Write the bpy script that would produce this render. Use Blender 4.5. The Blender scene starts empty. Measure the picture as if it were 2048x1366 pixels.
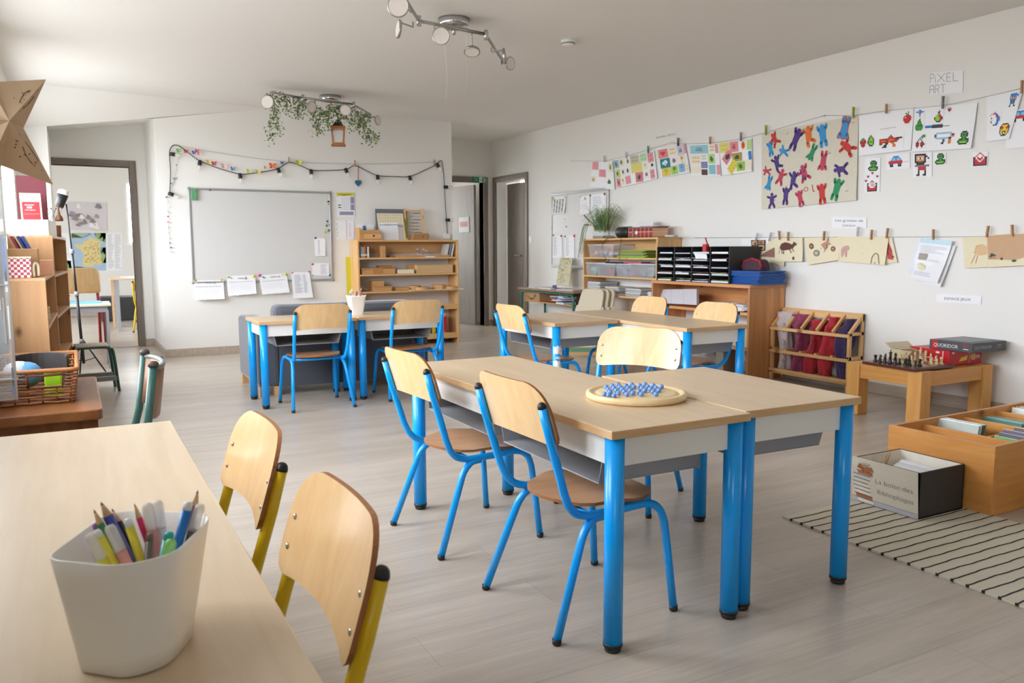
import bpy, bmesh, math, random
import numpy as np
from mathutils import Vector, Matrix
C = bpy.context.scene.collection
SC = bpy.context.scene
PI = math.pi
R = math.radians
rnd = random.Random(7)

# ---------------------------------------------------------------- camera
H = 1.12
FPX = 1625.0
YAW, PITCH, ROLL = R(28.3), R(6.54), R(-0.25)
_f = np.array([math.sin(YAW)*math.cos(PITCH), math.cos(YAW)*math.cos(PITCH), -math.sin(PITCH)])
_r = np.array([math.cos(YAW), -math.sin(YAW), 0.0])
_u = np.cross(_r, _f)
RIGHT = _r*math.cos(ROLL)+_u*math.sin(ROLL)
UP = -_r*math.sin(ROLL)+_u*math.cos(ROLL)
CAMP = np.array([0.0, 0.0, H])
cam_d = bpy.data.cameras.new('camera')
cam = bpy.data.objects.new('camera', cam_d)
C.objects.link(cam)
cam_d.sensor_width = 36.0
cam_d.lens = FPX/2048*36
cam_d.clip_start = 0.02
m3 = Matrix((RIGHT, UP, -_f)).transposed()
cam.matrix_world = Matrix.Translation(Vector(CAMP)) @ m3.to_4x4()
cam_d.dof.use_dof = True
cam_d.dof.focus_distance = 2.9
cam_d.dof.aperture_fstop = 8.0
SC.camera = cam

# ---------------------------------------------------------------- sky, exposure
w = bpy.data.worlds.new('sky'); SC.world = w
w.use_nodes = True
nt = w.node_tree; nt.nodes.clear()
tc = nt.nodes.new('ShaderNodeTexCoord')
sp = nt.nodes.new('ShaderNodeSeparateXYZ')
rp = nt.nodes.new('ShaderNodeValToRGB')
bg = nt.nodes.new('ShaderNodeBackground')
ou = nt.nodes.new('ShaderNodeOutputWorld')
nt.links.new(tc.outputs['Generated'], sp.inputs[0])
mr = nt.nodes.new('ShaderNodeMapRange'); mr.inputs[1].default_value = -1; mr.inputs[2].default_value = 1
nt.links.new(sp.outputs[2], mr.inputs[0])
nt.links.new(mr.outputs[0], rp.inputs[0])
e = rp.color_ramp.elements
e[0].position = 0.46; e[0].color = (0.31, 0.32, 0.325, 1)
e[1].position = 0.52; e[1].color = (0.90, 0.965, 1.06, 1)
nt.links.new(rp.outputs[0], bg.inputs[0])
bg.inputs[1].default_value = 18.0
nt.links.new(bg.outputs[0], ou.inputs[0])
vs = SC.view_settings
SC.display_settings.display_device = 'sRGB'
vs.view_transform = 'Standard'; vs.look = 'None'; vs.gamma = 1.0; vs.use_curve_mapping = False
vs.exposure = 0.0
cy = SC.cycles
cy.max_bounces = 10; cy.diffuse_bounces = 6; cy.glossy_bounces = 4; cy.transmission_bounces = 8; cy.transparent_max_bounces = 12
cy.sample_clamp_indirect = 6.0
cy.use_denoising = True
cy.caustics_reflective = False; cy.caustics_refractive = False

XW, YW, XL, ZC, YB = 5.385, 9.13, -0.42, 2.63, -4.5     # right wall, whiteboard wall, window wall, ceiling, wall behind the camera
# windows in the window wall: y0, y1, z0, z1
WIN = [(-2.6, -1.5, .95, 2.35), (1.45, 2.40, 1.12, 2.36), (2.95, 4.75, 0.80, 2.36), (5.15, 6.5, 1.25, 2.36), (7.15, 8.75, 0.85, 2.32)]  # the first is unseen, added behind the camera as front fill
def portal(name, loc, rot, sx, sy):
    l = bpy.data.lights.new(name, 'AREA'); l.shape = 'RECTANGLE'; l.size = sx; l.size_y = sy
    l.cycles.is_portal = True
    o = bpy.data.objects.new(name, l); C.objects.link(o); o.location = loc; o.rotation_euler = rot
for (y0, y1, z0, z1) in WIN:
    portal('window_portal', (XL-0.24, (y0+y1)/2, (z0+z1)/2), (0, -PI/2, 0), z1-z0, y1-y0)
portal('window_portal', (1.35, 15.66, 1.75), (-PI/2, 0, 0), 1.0, 1.15)
portal('window_portal', (-1.68, 13.0, 1.6), (0, -PI/2, 0), 1.4, .8)  # portal of the added window in the next classroom
portal('window_portal', (3.97, 12.33, 1.5), (-PI/2, 0, 0), 1.05, 1.3)  # portal of the added corridor window
portal('window_portal', (6.55, 10.85, 1.2), (-PI/2, 0, 0), 1.3, 1.8)

# ---------------------------------------------------------------- pixel -> point on a known plane
def ray(x, y): return _f+RIGHT*(x-1024)/FPX-UP*(y-683)/FPX
def onz(x, y, z=0.0):
    d = ray(x, y); return Vector(CAMP+d*(z-H)/d[2])
def onx(x, y, X):
    d = ray(x, y); return Vector(CAMP+d*X/d[0])
def ony(x, y, Y):
    d = ray(x, y); return Vector(CAMP+d*Y/d[1])

# ---------------------------------------------------------------- materials
def srgb(h):
    h = h.lstrip('#'); v = [int(h[i:i+2], 16)/255 for i in (0, 2, 4)]
    return tuple((c/12.92 if c <= .04045 else ((c+.055)/1.055)**2.4) for c in v)+(1,)
def _new(name):
    m = bpy.data.materials.new(name); m.use_nodes = True
    n = m.node_tree; return m, n, n.nodes['Principled BSDF']
def pmat(name, col, rough=.5, metal=0, spec=.5, var=.06, scale=30, bump=0.0, trans=0, alpha=1, sheen=0):
    m, n, b = _new(name)
    c = srgb(col)
    b.inputs['Roughness'].default_value = rough
    b.inputs['Metallic'].default_value = metal
    b.inputs['Specular IOR Level'].default_value = spec
    if trans: b.inputs['Transmission Weight'].default_value = trans
    if alpha < 1: b.inputs['Alpha'].default_value = alpha
    if sheen: b.inputs['Sheen Weight'].default_value = sheen
    t = n.nodes.new('ShaderNodeTexCoord'); ns = n.nodes.new('ShaderNodeTexNoise')
    ns.inputs['Scale'].default_value = scale; ns.inputs['Detail'].default_value = 3
    n.links.new(t.outputs['Object'], ns.inputs['Vector'])
    mx = n.nodes.new('ShaderNodeMix'); mx.data_type = 'RGBA'
    mx.inputs[6].default_value = tuple(v*(1-var) for v in c[:3])+(1,)
    mx.inputs[7].default_value = tuple(min(1, v*(1+var)) for v in c[:3])+(1,)
    n.links.new(ns.outputs[0], mx.inputs[0]); n.links.new(mx.outputs[2], b.inputs['Base Color'])
    if bump:
        bp = n.nodes.new('ShaderNodeBump'); bp.inputs['Strength'].default_value = bump; bp.inputs['Distance'].default_value = .002
        n.links.new(ns.outputs[0], bp.inputs['Height']); n.links.new(bp.outputs[0], b.inputs['Normal'])
    return m
def wood(name, c1, c2, axis='x', scale=14, stretch=12, rough=.4, knots=0, spec=.4, boards=None, coat=0, contrast=(.3, .7)):
    """grain stretched along one axis; knots: dark rounded spots; boards: glued staves (axis, width)"""
    m, n, b = _new(name)
    L = n.links
    b.inputs['Roughness'].default_value = rough; b.inputs['Specular IOR Level'].default_value = spec
    b.inputs['Coat Weight'].default_value = coat; b.inputs['Coat Roughness'].default_value = .12
    t = n.nodes.new('ShaderNodeTexCoord'); mp = n.nodes.new('ShaderNodeMapping')
    s = [scale, scale, scale]; s['xyz'.index(axis)] = scale/stretch
    mp.inputs['Scale'].default_value = s
    L.new(t.outputs['Object'], mp.inputs[0])
    ns = n.nodes.new('ShaderNodeTexNoise'); ns.inputs['Scale'].default_value = 1; ns.inputs['Detail'].default_value = 6
    ns.inputs['Roughness'].default_value = .6; ns.inputs['Distortion'].default_value = .6
    L.new(mp.outputs[0], ns.inputs[0])
    cr = n.nodes.new('ShaderNodeValToRGB')
    cr.color_ramp.elements[0].position = contrast[0]; cr.color_ramp.elements[0].color = srgb(c1)
    cr.color_ramp.elements[1].position = contrast[1]; cr.color_ramp.elements[1].color = srgb(c2)
    L.new(ns.outputs[0], cr.inputs[0]); out = cr.outputs[0]
    if boards:
        sx = n.nodes.new('ShaderNodeSeparateXYZ'); L.new(t.outputs['Object'], sx.inputs[0])
        dv = n.nodes.new('ShaderNodeMath'); dv.operation = 'DIVIDE'; dv.inputs[1].default_value = boards[1]
        L.new(sx.outputs['xyz'.index(boards[0])], dv.inputs[0])
        fl = n.nodes.new('ShaderNodeMath'); fl.operation = 'FLOOR'; L.new(dv.outputs[0], fl.inputs[0])
        wn = n.nodes.new('ShaderNodeTexWhiteNoise'); wn.noise_dimensions = '1D'; L.new(fl.outputs[0], wn.inputs['W'])
        hs = n.nodes.new('ShaderNodeHueSaturation')
        mrr = n.nodes.new('ShaderNodeMapRange'); mrr.inputs[3].default_value = .78; mrr.inputs[4].default_value = 1.15
        L.new(wn.outputs[0], mrr.inputs[0]); L.new(mrr.outputs[0], hs.inputs['Value']); L.new(out, hs.inputs['Color']); out = hs.outputs[0]
    if knots:
        mp2 = n.nodes.new('ShaderNodeMapping'); s2 = [knots*1.6]*3; s2['xyz'.index(axis)] = knots
        mp2.inputs['Scale'].default_value = s2; L.new(t.outputs['Object'], mp2.inputs[0])
        vo = n.nodes.new('ShaderNodeTexVoronoi'); vo.inputs['Scale'].default_value = 1
        L.new(mp2.outputs[0], vo.inputs['Vector'])
        r2 = n.nodes.new('ShaderNodeValToRGB'); r2.color_ramp.elements[0].position = .03; r2.color_ramp.elements[1].position = .13
        r2.color_ramp.elements[0].color = (1, 1, 1, 1); r2.color_ramp.elements[1].color = (0, 0, 0, 1)
        L.new(vo.outputs['Distance'], r2.inputs[0])
        mx = n.nodes.new('ShaderNodeMix'); mx.data_type = 'RGBA'
        k = srgb(c1); mx.inputs[7].default_value = (k[0]*.35, k[1]*.27, k[2]*.2, 1)
        L.new(r2.outputs[0], mx.inputs[0]); L.new(out, mx.inputs[6]); out = mx.outputs[2]
    L.new(out, b.inputs['Base Color'])
    return m
M = {}
def col(h, rough=.6, **k):
    key = ('c', h, rough)
    if key not in M: M[key] = pmat('paint_'+h.strip('#'), h, rough, **k)
    return M[key]
M['wall'] = pmat('wall_plaster', '#edebe6', .85, var=.015, scale=60, bump=.25)
M['ceil'] = pmat('ceiling_plaster', '#ebe8e3', .9, var=.01, scale=40)
M['white'] = pmat('white_laminate', '#eeefec', .35, var=.01)
M['offwhite'] = pmat('white_plastic', '#f3f1ec', .28, var=.01)
M['paper'] = pmat('paper', '#f4f4f6', .8, var=.01)
M['cream'] = pmat('cream_paper', '#eadfbf', .85, var=.03)
M['ivory'] = pmat('ivory_fabric', '#d8d3c6', .9, var=.03)
M['frame'] = wood('door_frame_oak', '#6d6259', '#83776c', 'z', 30, 14, .5)
M['framex'] = wood('door_frame_oak_across', '#6d6259', '#83776c', 'x', 30, 14, .5)
M['leaf'] = wood('door_leaf_grey_oak', '#8d8781', '#a29c96', 'z', 40, 16, .45)
M['leafd'] = wood('door_leaf_brown', '#5e5349', '#73675c', 'z', 40, 16, .45)
M['skirt'] = wood('skirting_oak', '#a89a8a', '#bdb0a1', 'y', 30, 12, .5)
M['blue'] = pmat('blue_paint', '#009ff6', .25, var=.02, spec=.5)
M['yellow'] = pmat('yellow_paint', '#e3bf12', .25, var=.02)
M['black'] = pmat('black_plastic', '#1d1d1e', .45, var=.05)
M['grey'] = pmat('grey_metal', '#a3a5a8', .35, metal=.1, var=.02)
M['greyp'] = pmat('grey_plastic', '#9a9b9e', .4, var=.02)
M['chrome'] = pmat('chrome', '#c9c9cb', .18, metal=1, var=.01)
M['satin'] = pmat('satin_steel', '#b0aeab', .32, metal=1, var=.01)
M['alu'] = pmat('aluminium', '#b9babb', .35, metal=.7, var=.01)
M['green'] = pmat('green_paint', '#1f6f5b', .35, var=.05)
M['red'] = pmat('red_paint', '#b3202c', .35, var=.03)
M['beech_x'] = wood('beech_laminate', '#cfb592', '#dbc3a2', 'x', 30, 14, .33)
M['beech'] = wood('beech_laminate_long', '#cfb592', '#dbc3a2', 'y', 30, 14, .33)
M['beechpale'] = wood('beech_laminate_pale', '#ccb698', '#d6c2a6', 'y', 30, 14, .3)
M['edge'] = wood('beech_edging', '#c79f70', '#d9b68a', 'x', 40, 10, .45)
M['edgey'] = wood('beech_edging_long', '#c79f70', '#d9b68a', 'y', 40, 10, .45)
M['ply'] = wood('beech_plywood', '#dbb07a', '#e8c591', 'z', 22, 10, .28, coat=.25)
M['plyseat'] = wood('beech_plywood_seat', '#bd8c62', '#cd9f76', 'x', 22, 10, .3, coat=.2)
M['plyedge'] = pmat('plywood_edge', '#9a6236', .5, var=.2, scale=90)
M['pine_x'] = wood('pine_x', '#d6a468', '#e4bb85', 'x', 22, 14, .5, knots=3.2)
M['pine_y'] = wood('pine_y', '#d6a468', '#e4bb85', 'y', 22, 14, .5, knots=3.2)
M['pine_z'] = wood('pine_z', '#d6a468', '#e4bb85', 'z', 22, 14, .5, knots=3.2)
M['rpine_y'] = wood('red_pine_y', '#c48550', '#d9a06a', 'y', 20, 14, .45, knots=4, boards=('z', .09))
M['rpine_z'] = wood('red_pine_z', '#c48550', '#d9a06a', 'z', 20, 14, .45, knots=4, boards=('x', .075))
M['lpine_x'] = wood('left_pine_x', '#b0845a', '#c4986c', 'x', 22, 14, .5, knots=3)
M['lpine_y'] = wood('left_pine_y', '#c09468', '#d2aa80', 'y', 22, 14, .5, knots=3)
M['lpine_z'] = wood('left_pine_z', '#b0845a', '#c4986c', 'z', 18, 14, .5, knots=3.4)
M['hon_y'] = wood('honey_wood_y', '#c58a45', '#d9a05a', 'y', 16, 14, .42)
M['hon_x'] = wood('honey_wood_x', '#c58a45', '#d9a05a', 'x', 16, 14, .42)
M['hon_z'] = wood('honey_wood_z', '#c98f4a', '#dba560', 'z', 16, 14, .42)
M['bin_x'] = wood('varnished_pine_x', '#c8833f', '#dfa35c', 'x', 14, 12, .4, knots=3)
M['bin_y'] = wood('varnished_pine_y', '#c8833f', '#dfa35c', 'y', 14, 12, .4, knots=3)
M['box_x'] = wood('wooden_box', '#c08f58', '#cfa06a', 'x', 30, 12, .5)
M['dark_y'] = wood('old_brown_bench', '#6d4020', '#8c5b36', 'y', 14, 10, .3, knots=2, contrast=(.35, .75))
M['wicker'] = pmat('wicker', '#9a6233', .6, var=.3, scale=60)
M['wickerd'] = pmat('wicker_dark', '#6f4021', .6, var=.3, scale=60)
M['card'] = pmat('brown_cardboard', '#b58c62', .8, var=.04)
M['greyfab'] = pmat('grey_velour', '#585b63', .95, var=.08, scale=120, sheen=.4)
M['leafg'] = pmat('green_leaf', '#5c7a3c', .5, var=.3, scale=20)
M['leafl'] = pmat('pale_leaf', '#8ea25e', .5, var=.3, scale=20)
M['leafd2'] = pmat('dark_leaf', '#44603a', .5, var=.3, scale=20)
M['kraft'] = pmat('kraft_paper', '#b59a7c', .85, var=.1, scale=15)
def glassy(name, colr, rough, alpha, trans=.0):
    m, n, b = _new(name); b.inputs['Base Color'].default_value = srgb(colr); b.inputs['Roughness'].default_value = rough
    b.inputs['Alpha'].default_value = alpha; b.inputs['Transmission Weight'].default_value = trans; return m
M['clear'] = glassy('clear_plastic', '#dfe4e6', .12, .2)
M['bulb'] = glassy('bulb_glass', '#f6f4ee', .05, .3)
M['glass'] = glassy('vase_glass', '#e8eeec', .05, .25)
M['sleeve'] = glassy('plastic_sleeve', '#eef0f3', .08, .14)
# floor: grey oak planks running along x
def floor_mat():
    m, n, b = _new('oak_laminate_floor'); L = n.links
    t = n.nodes.new('ShaderNodeTexCoord')
    br = n.nodes.new('ShaderNodeTexBrick')
    br.inputs['Scale'].default_value = 1; br.inputs['Brick Width'].default_value = 1.29; br.inputs['Row Height'].default_value = .192
    br.inputs['Mortar Size'].default_value = .0012; br.inputs['Mortar Smooth'].default_value = .3
    br.offset = .37; br.offset_frequency = 2
    br.inputs['Color1'].default_value = srgb('#beb2a4'); br.inputs['Color2'].default_value = srgb('#b6aa9b'); br.inputs['Mortar'].default_value = srgb('#9f9486')
    L.new(t.outputs['Object'], br.inputs['Vector'])
    mp = n.nodes.new('ShaderNodeMapping'); mp.inputs['Scale'].default_value = (2.2, 38, 38); L.new(t.outputs['Object'], mp.inputs[0])
    ns = n.nodes.new('ShaderNodeTexNoise'); ns.inputs['Scale'].default_value = 1; ns.inputs['Detail'].default_value = 7; ns.inputs['Roughness'].default_value = .62; ns.inputs['Distortion'].default_value = 1.2
    L.new(mp.outputs[0], ns.inputs[0])
    mp3 = n.nodes.new('ShaderNodeMapping'); mp3.inputs['Scale'].default_value = (1.1, 7, 7); L.new(t.outputs['Object'], mp3.inputs[0])
    n3 = n.nodes.new('ShaderNodeTexNoise'); n3.inputs['Scale'].default_value = 1; n3.inputs['Detail'].default_value = 3; L.new(mp3.outputs[0], n3.inputs[0])
    ad = n.nodes.new('ShaderNodeMath'); ad.operation = 'ADD'; L.new(ns.outputs[0], ad.inputs[0]); L.new(n3.outputs[0], ad.inputs[1])
    mrr = n.nodes.new('ShaderNodeMapRange'); mrr.inputs[1].default_value = .7; mrr.inputs[2].default_value = 1.3; mrr.inputs[3].default_value = .8; mrr.inputs[4].default_value = 1.14
    L.new(ad.outputs[0], mrr.inputs[0])
    hs = n.nodes.new('ShaderNodeHueSaturation'); L.new(mrr.outputs[0], hs.inputs['Value']); L.new(br.outputs[0], hs.inputs['Color'])
    L.new(hs.outputs[0], b.inputs['Base Color'])
    b.inputs['Roughness'].default_value = .3; b.inputs['Specular IOR Level'].default_value = .5
    bp = n.nodes.new('ShaderNodeBump'); bp.inputs['Strength'].default_value = .12; bp.inputs['Distance'].default_value = .002
    L.new(ad.outputs[0], bp.inputs['Height']); L.new(bp.outputs[0], b.inputs['Normal'])
    return m
M['floor'] = floor_mat()
def check_mat(name, c1, c2, scale, rough=.7):
    m, n, b = _new(name); t = n.nodes.new('ShaderNodeTexCoord'); ch = n.nodes.new('ShaderNodeTexChecker')
    ch.inputs['Scale'].default_value = scale; ch.inputs['Color1'].default_value = srgb(c1); ch.inputs['Color2'].default_value = srgb(c2)
    n.links.new(t.outputs['Object'], ch.inputs[0]); n.links.new(ch.outputs[0], b.inputs['Base Color']); b.inputs['Roughness'].default_value = rough
    return m
M['gingham'] = check_mat('red_gingham', '#b04a55', '#ecd9d6', 70)

# ---------------------------------------------------------------- mesh builder
class MB:
    def __init__(s): s.v = []; s.f = []; s.mi = []; s.sm = []
    def add(s, vs, fs, mi=0, sm=False):
        b = len(s.v); s.v += [tuple(p) for p in vs]
        for f in fs: s.f.append([b+i for i in f]); s.mi.append(mi); s.sm.append(sm)
        return s
    def box(s, x0, y0, z0, x1, y1, z1, mi=0):
        x0, x1 = sorted((x0, x1)); y0, y1 = sorted((y0, y1)); z0, z1 = sorted((z0, z1))
        vs = [(x0,y0,z0),(x1,y0,z0),(x1,y1,z0),(x0,y1,z0),(x0,y0,z1),(x1,y0,z1),(x1,y1,z1),(x0,y1,z1)]
        return s.add(vs, [(0,3,2,1),(4,5,6,7),(0,1,5,4),(1,2,6,5),(2,3,7,6),(3,0,4,7)], mi)
    def obox(s, c, sx, sy, sz, rz=0, mi=0, mat=None):
        """box centred in x, y and standing on c.z, turned by rz (or by a matrix)"""
        c = Vector(c); m = mat or Matrix.Rotation(rz, 3, 'Z')
        b = MB().box(-sx/2, -sy/2, 0, sx/2, sy/2, sz)
        return s.add([c+m@Vector(p) for p in b.v], b.f, mi)
    def beam(s, a, b, wx, wy, mi=0, upv=(0, 0, 1)):
        a = Vector(a); b = Vector(b); d = (b-a).normalized(); u = Vector(upv)
        if abs(d.dot(u)) > .98: u = Vector((1, 0, 0))
        x = d.cross(u).normalized(); y = x.cross(d)
        vs = [p+x*i*wx/2+y*j*wy/2 for p in (a, b) for i, j in ((-1,-1),(1,-1),(1,1),(-1,1))]
        return s.add(vs, [(0,1,2,3),(7,6,5,4),(0,4,5,1),(1,5,6,2),(2,6,7,3),(3,7,4,0)], mi)
    def tube(s, pts, r, n=10, mi=0, cap=True):
        pts = [Vector(p) for p in pts]; k = len(pts)
        rs = r if isinstance(r, (list, tuple)) else [r]*k
        ring = []; prev = None
        for i, p in enumerate(pts):
            d = (pts[min(i+1, k-1)]-pts[max(i-1, 0)]).normalized()
            if prev is None:
                u = Vector((0, 0, 1)) if abs(d.z) < .9 else Vector((1, 0, 0)); x = d.cross(u).normalized()
            else:
                x = (prev-d*prev.dot(d)).normalized()
            prev = x; y = d.cross(x)
            ring.append([p+(x*math.cos(2*PI*j/n)+y*math.sin(2*PI*j/n))*rs[i] for j in range(n)])
        vs = [q for g in ring for q in g]; fs = []
        for i in range(k-1):
            for j in range(n): fs.append((i*n+j, i*n+(j+1) % n, (i+1)*n+(j+1) % n, (i+1)*n+j))
        s.add(vs, fs, mi, True)
        if cap:
            b = len(s.v)-len(vs)
            s.f.append([b+j for j in range(n)][::-1]); s.mi.append(mi); s.sm.append(False)
            s.f.append([b+(k-1)*n+j for j in range(n)]); s.mi.append(mi); s.sm.append(False)
        return s
    def lathe(s, prof, c=(0, 0, 0), n=20, mi=0, m=None, sm=True):
        c = Vector(c); vs = []; k = len(prof)
        for r, z in prof:
            for j in range(n):
                p = Vector((r*math.cos(2*PI*j/n), r*math.sin(2*PI*j/n), z)); vs.append(c+(m@p if m else p))
        fs = [(i*n+j, i*n+(j+1) % n, (i+1)*n+(j+1) % n, (i+1)*n+j) for i in range(k-1) for j in range(n)]
        s.add(vs, fs, mi, sm); b = len(s.v)-len(vs)
        for i, rev in ((0, True), (k-1, False)):
            if prof[i][0] > 1e-5:
                f = [b+i*n+j for j in range(n)]; s.f.append(f[::-1] if rev else f); s.mi.append(mi); s.sm.append(False)
        return s
    def ball(s, c, r, n=12, mi=0, sc=(1, 1, 1)):
        c = Vector(c); k = max(4, n//2); vs = []
        for i in range(1, k):
            a = PI*i/k
            for j in range(n): vs.append(c+Vector((sc[0]*r*math.sin(a)*math.cos(2*PI*j/n), sc[1]*r*math.sin(a)*math.sin(2*PI*j/n), sc[2]*r*math.cos(a))))
        t = len(vs); vs += [c+Vector((0, 0, r*sc[2])), c-Vector((0, 0, r*sc[2]))]
        fs = [(i*n+j, (i+1)*n+j, (i+1)*n+(j+1) % n, i*n+(j+1) % n) for i in range(k-2) for j in range(n)]
        fs += [(t, j, (j+1) % n) for j in range(n)]+[(t+1, (k-2)*n+(j+1) % n, (k-2)*n+j) for j in range(n)]
        return s.add(vs, fs, mi, True)
    def prism(s, poly, fn, t, mi=0, sm=False):
        """poly: 2-D outline; fn(x, y, h) -> point; t: thickness"""
        n = len(poly)
        vs = [fn(x, y, 0) for x, y in poly]+[fn(x, y, t) for x, y in poly]
        return s.add(vs, [tuple(range(n))[::-1], tuple(range(n, 2*n))]+[(i, (i+1) % n, n+(i+1) % n, n+i) for i in range(n)], mi, sm)
    def face(s, pts, mi=0): return s.add(pts, [tuple(range(len(pts)))], mi)
    def build(s, name, mats, parent=None, bev=0, loc=None, sub=0):
        me = bpy.data.meshes.new(name)
        off = Vector(loc) if loc is not None else Vector((0, 0, 0))
        me.from_pydata([tuple(Vector(p)-off) for p in s.v], [], s.f)
        for m in (mats if isinstance(mats, (list, tuple)) else [mats]): me.materials.append(M[m] if isinstance(m, str) else m)
        me.polygons.foreach_set('material_index', s.mi)
        me.polygons.foreach_set('use_smooth', s.sm)
        me.update(); bm = bmesh.new(); bm.from_mesh(me); bmesh.ops.recalc_face_normals(bm, faces=bm.faces); bm.to_mesh(me); bm.free()
        o = bpy.data.objects.new(name, me); C.objects.link(o)
        if loc is not None: o.location = off
        if parent: o.parent = parent
        if bev:
            b = o.modifiers.new('bevel', 'BEVEL'); b.width = bev; b.segments = 2; b.limit_method = 'ANGLE'; b.angle_limit = R(40)
        if sub:
            b = o.modifiers.new('sub', 'SUBSURF'); b.levels = sub; b.render_levels = sub
        return o
def tag(o, label, cat, group=None, kind=None):
    if label: o['label'] = label
    if cat: o['category'] = cat
    if group: o['group'] = group
    if kind: o['kind'] = kind
    return o
def thing(name, label, cat, loc=(0, 0, 0), rz=0, group=None):
    o = bpy.data.objects.new(name, None); C.objects.link(o); o.empty_display_size = .05
    o.location = loc; o.rotation_euler = (0, 0, rz); return tag(o, label, cat, group)
def struct(name, mb, mats, parent=None, bev=0):
    o = mb.build(name, mats, parent, bev)
    if parent is None: o['kind'] = 'structure'
    return o
def copy_tree(o, parent=None):
    c = o.copy(); C.objects.link(c)
    if parent: c.parent = parent
    for ch in list(o.children): copy_tree(ch, c)
    return c
def dup(root, loc, rz, label=None, group=None):
    c = copy_tree(root); c.location = loc; c.rotation_euler = (0, 0, rz)
    if label: c['label'] = label
    if group: c['group'] = group
    return c
def arc(c, r, a0, a1, n=6):
    return [(c[0]+r*math.cos(a0+(a1-a0)*i/n), c[1]+r*math.sin(a0+(a1-a0)*i/n)) for i in range(n+1)]
def rrect(w, h, r, n=5):
    """rounded rectangle outline centred on 0; r: one radius or four (tr, tl, bl, br)"""
    rs = r if isinstance(r, (list, tuple)) else [r]*4
    o = []
    for (sx, sy, a), q in zip(((1,1,0),(-1,1,PI/2),(-1,-1,PI),(1,-1,3*PI/2)), rs):
        o += arc((sx*(w/2-q), sy*(h/2-q)), q, a, a+PI/2, n)
    return o
def bez(pts, n=8):
    """Catmull-Rom through points"""
    P = [Vector(p) for p in pts]; out = []
    for i in range(len(P)-1):
        p0 = P[max(i-1, 0)]; p1 = P[i]; p2 = P[i+1]; p3 = P[min(i+2, len(P)-1)]
        for k in range(n):
            t = k/n
            out.append(.5*((2*p1)+(p2-p0)*t+(2*p0-5*p1+4*p2-p3)*t*t+(3*p1-p0-3*p2+p3)*t**3))
    return out+[P[-1]]
_fc = {}
def text_polys(txt, thin=0):
    """filled letters as 2-D triangles, 1 unit high, starting at x = 0"""
    if (txt, thin) in _fc: return _fc[txt, thin]
    cu = bpy.data.curves.new('lettering', 'FONT'); cu.body = txt; cu.size = 1; cu.resolution_u = 3; cu.offset = thin
    o = bpy.data.objects.new('lettering', cu); C.objects.link(o)
    bpy.context.view_layer.update()
    dg = bpy.context.evaluated_depsgraph_get(); me = o.evaluated_get(dg).to_mesh()
    vs = [(v.co.x, v.co.y) for v in me.vertices]; fs = [tuple(p.vertices) for p in me.polygons]
    o.evaluated_get(dg).to_mesh_clear()
    bpy.data.objects.remove(o); bpy.data.curves.remove(cu)
    wd = max([v[0] for v in vs]+[.01]); _fc[txt, thin] = (vs, fs, wd); return _fc[txt, thin]

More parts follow.
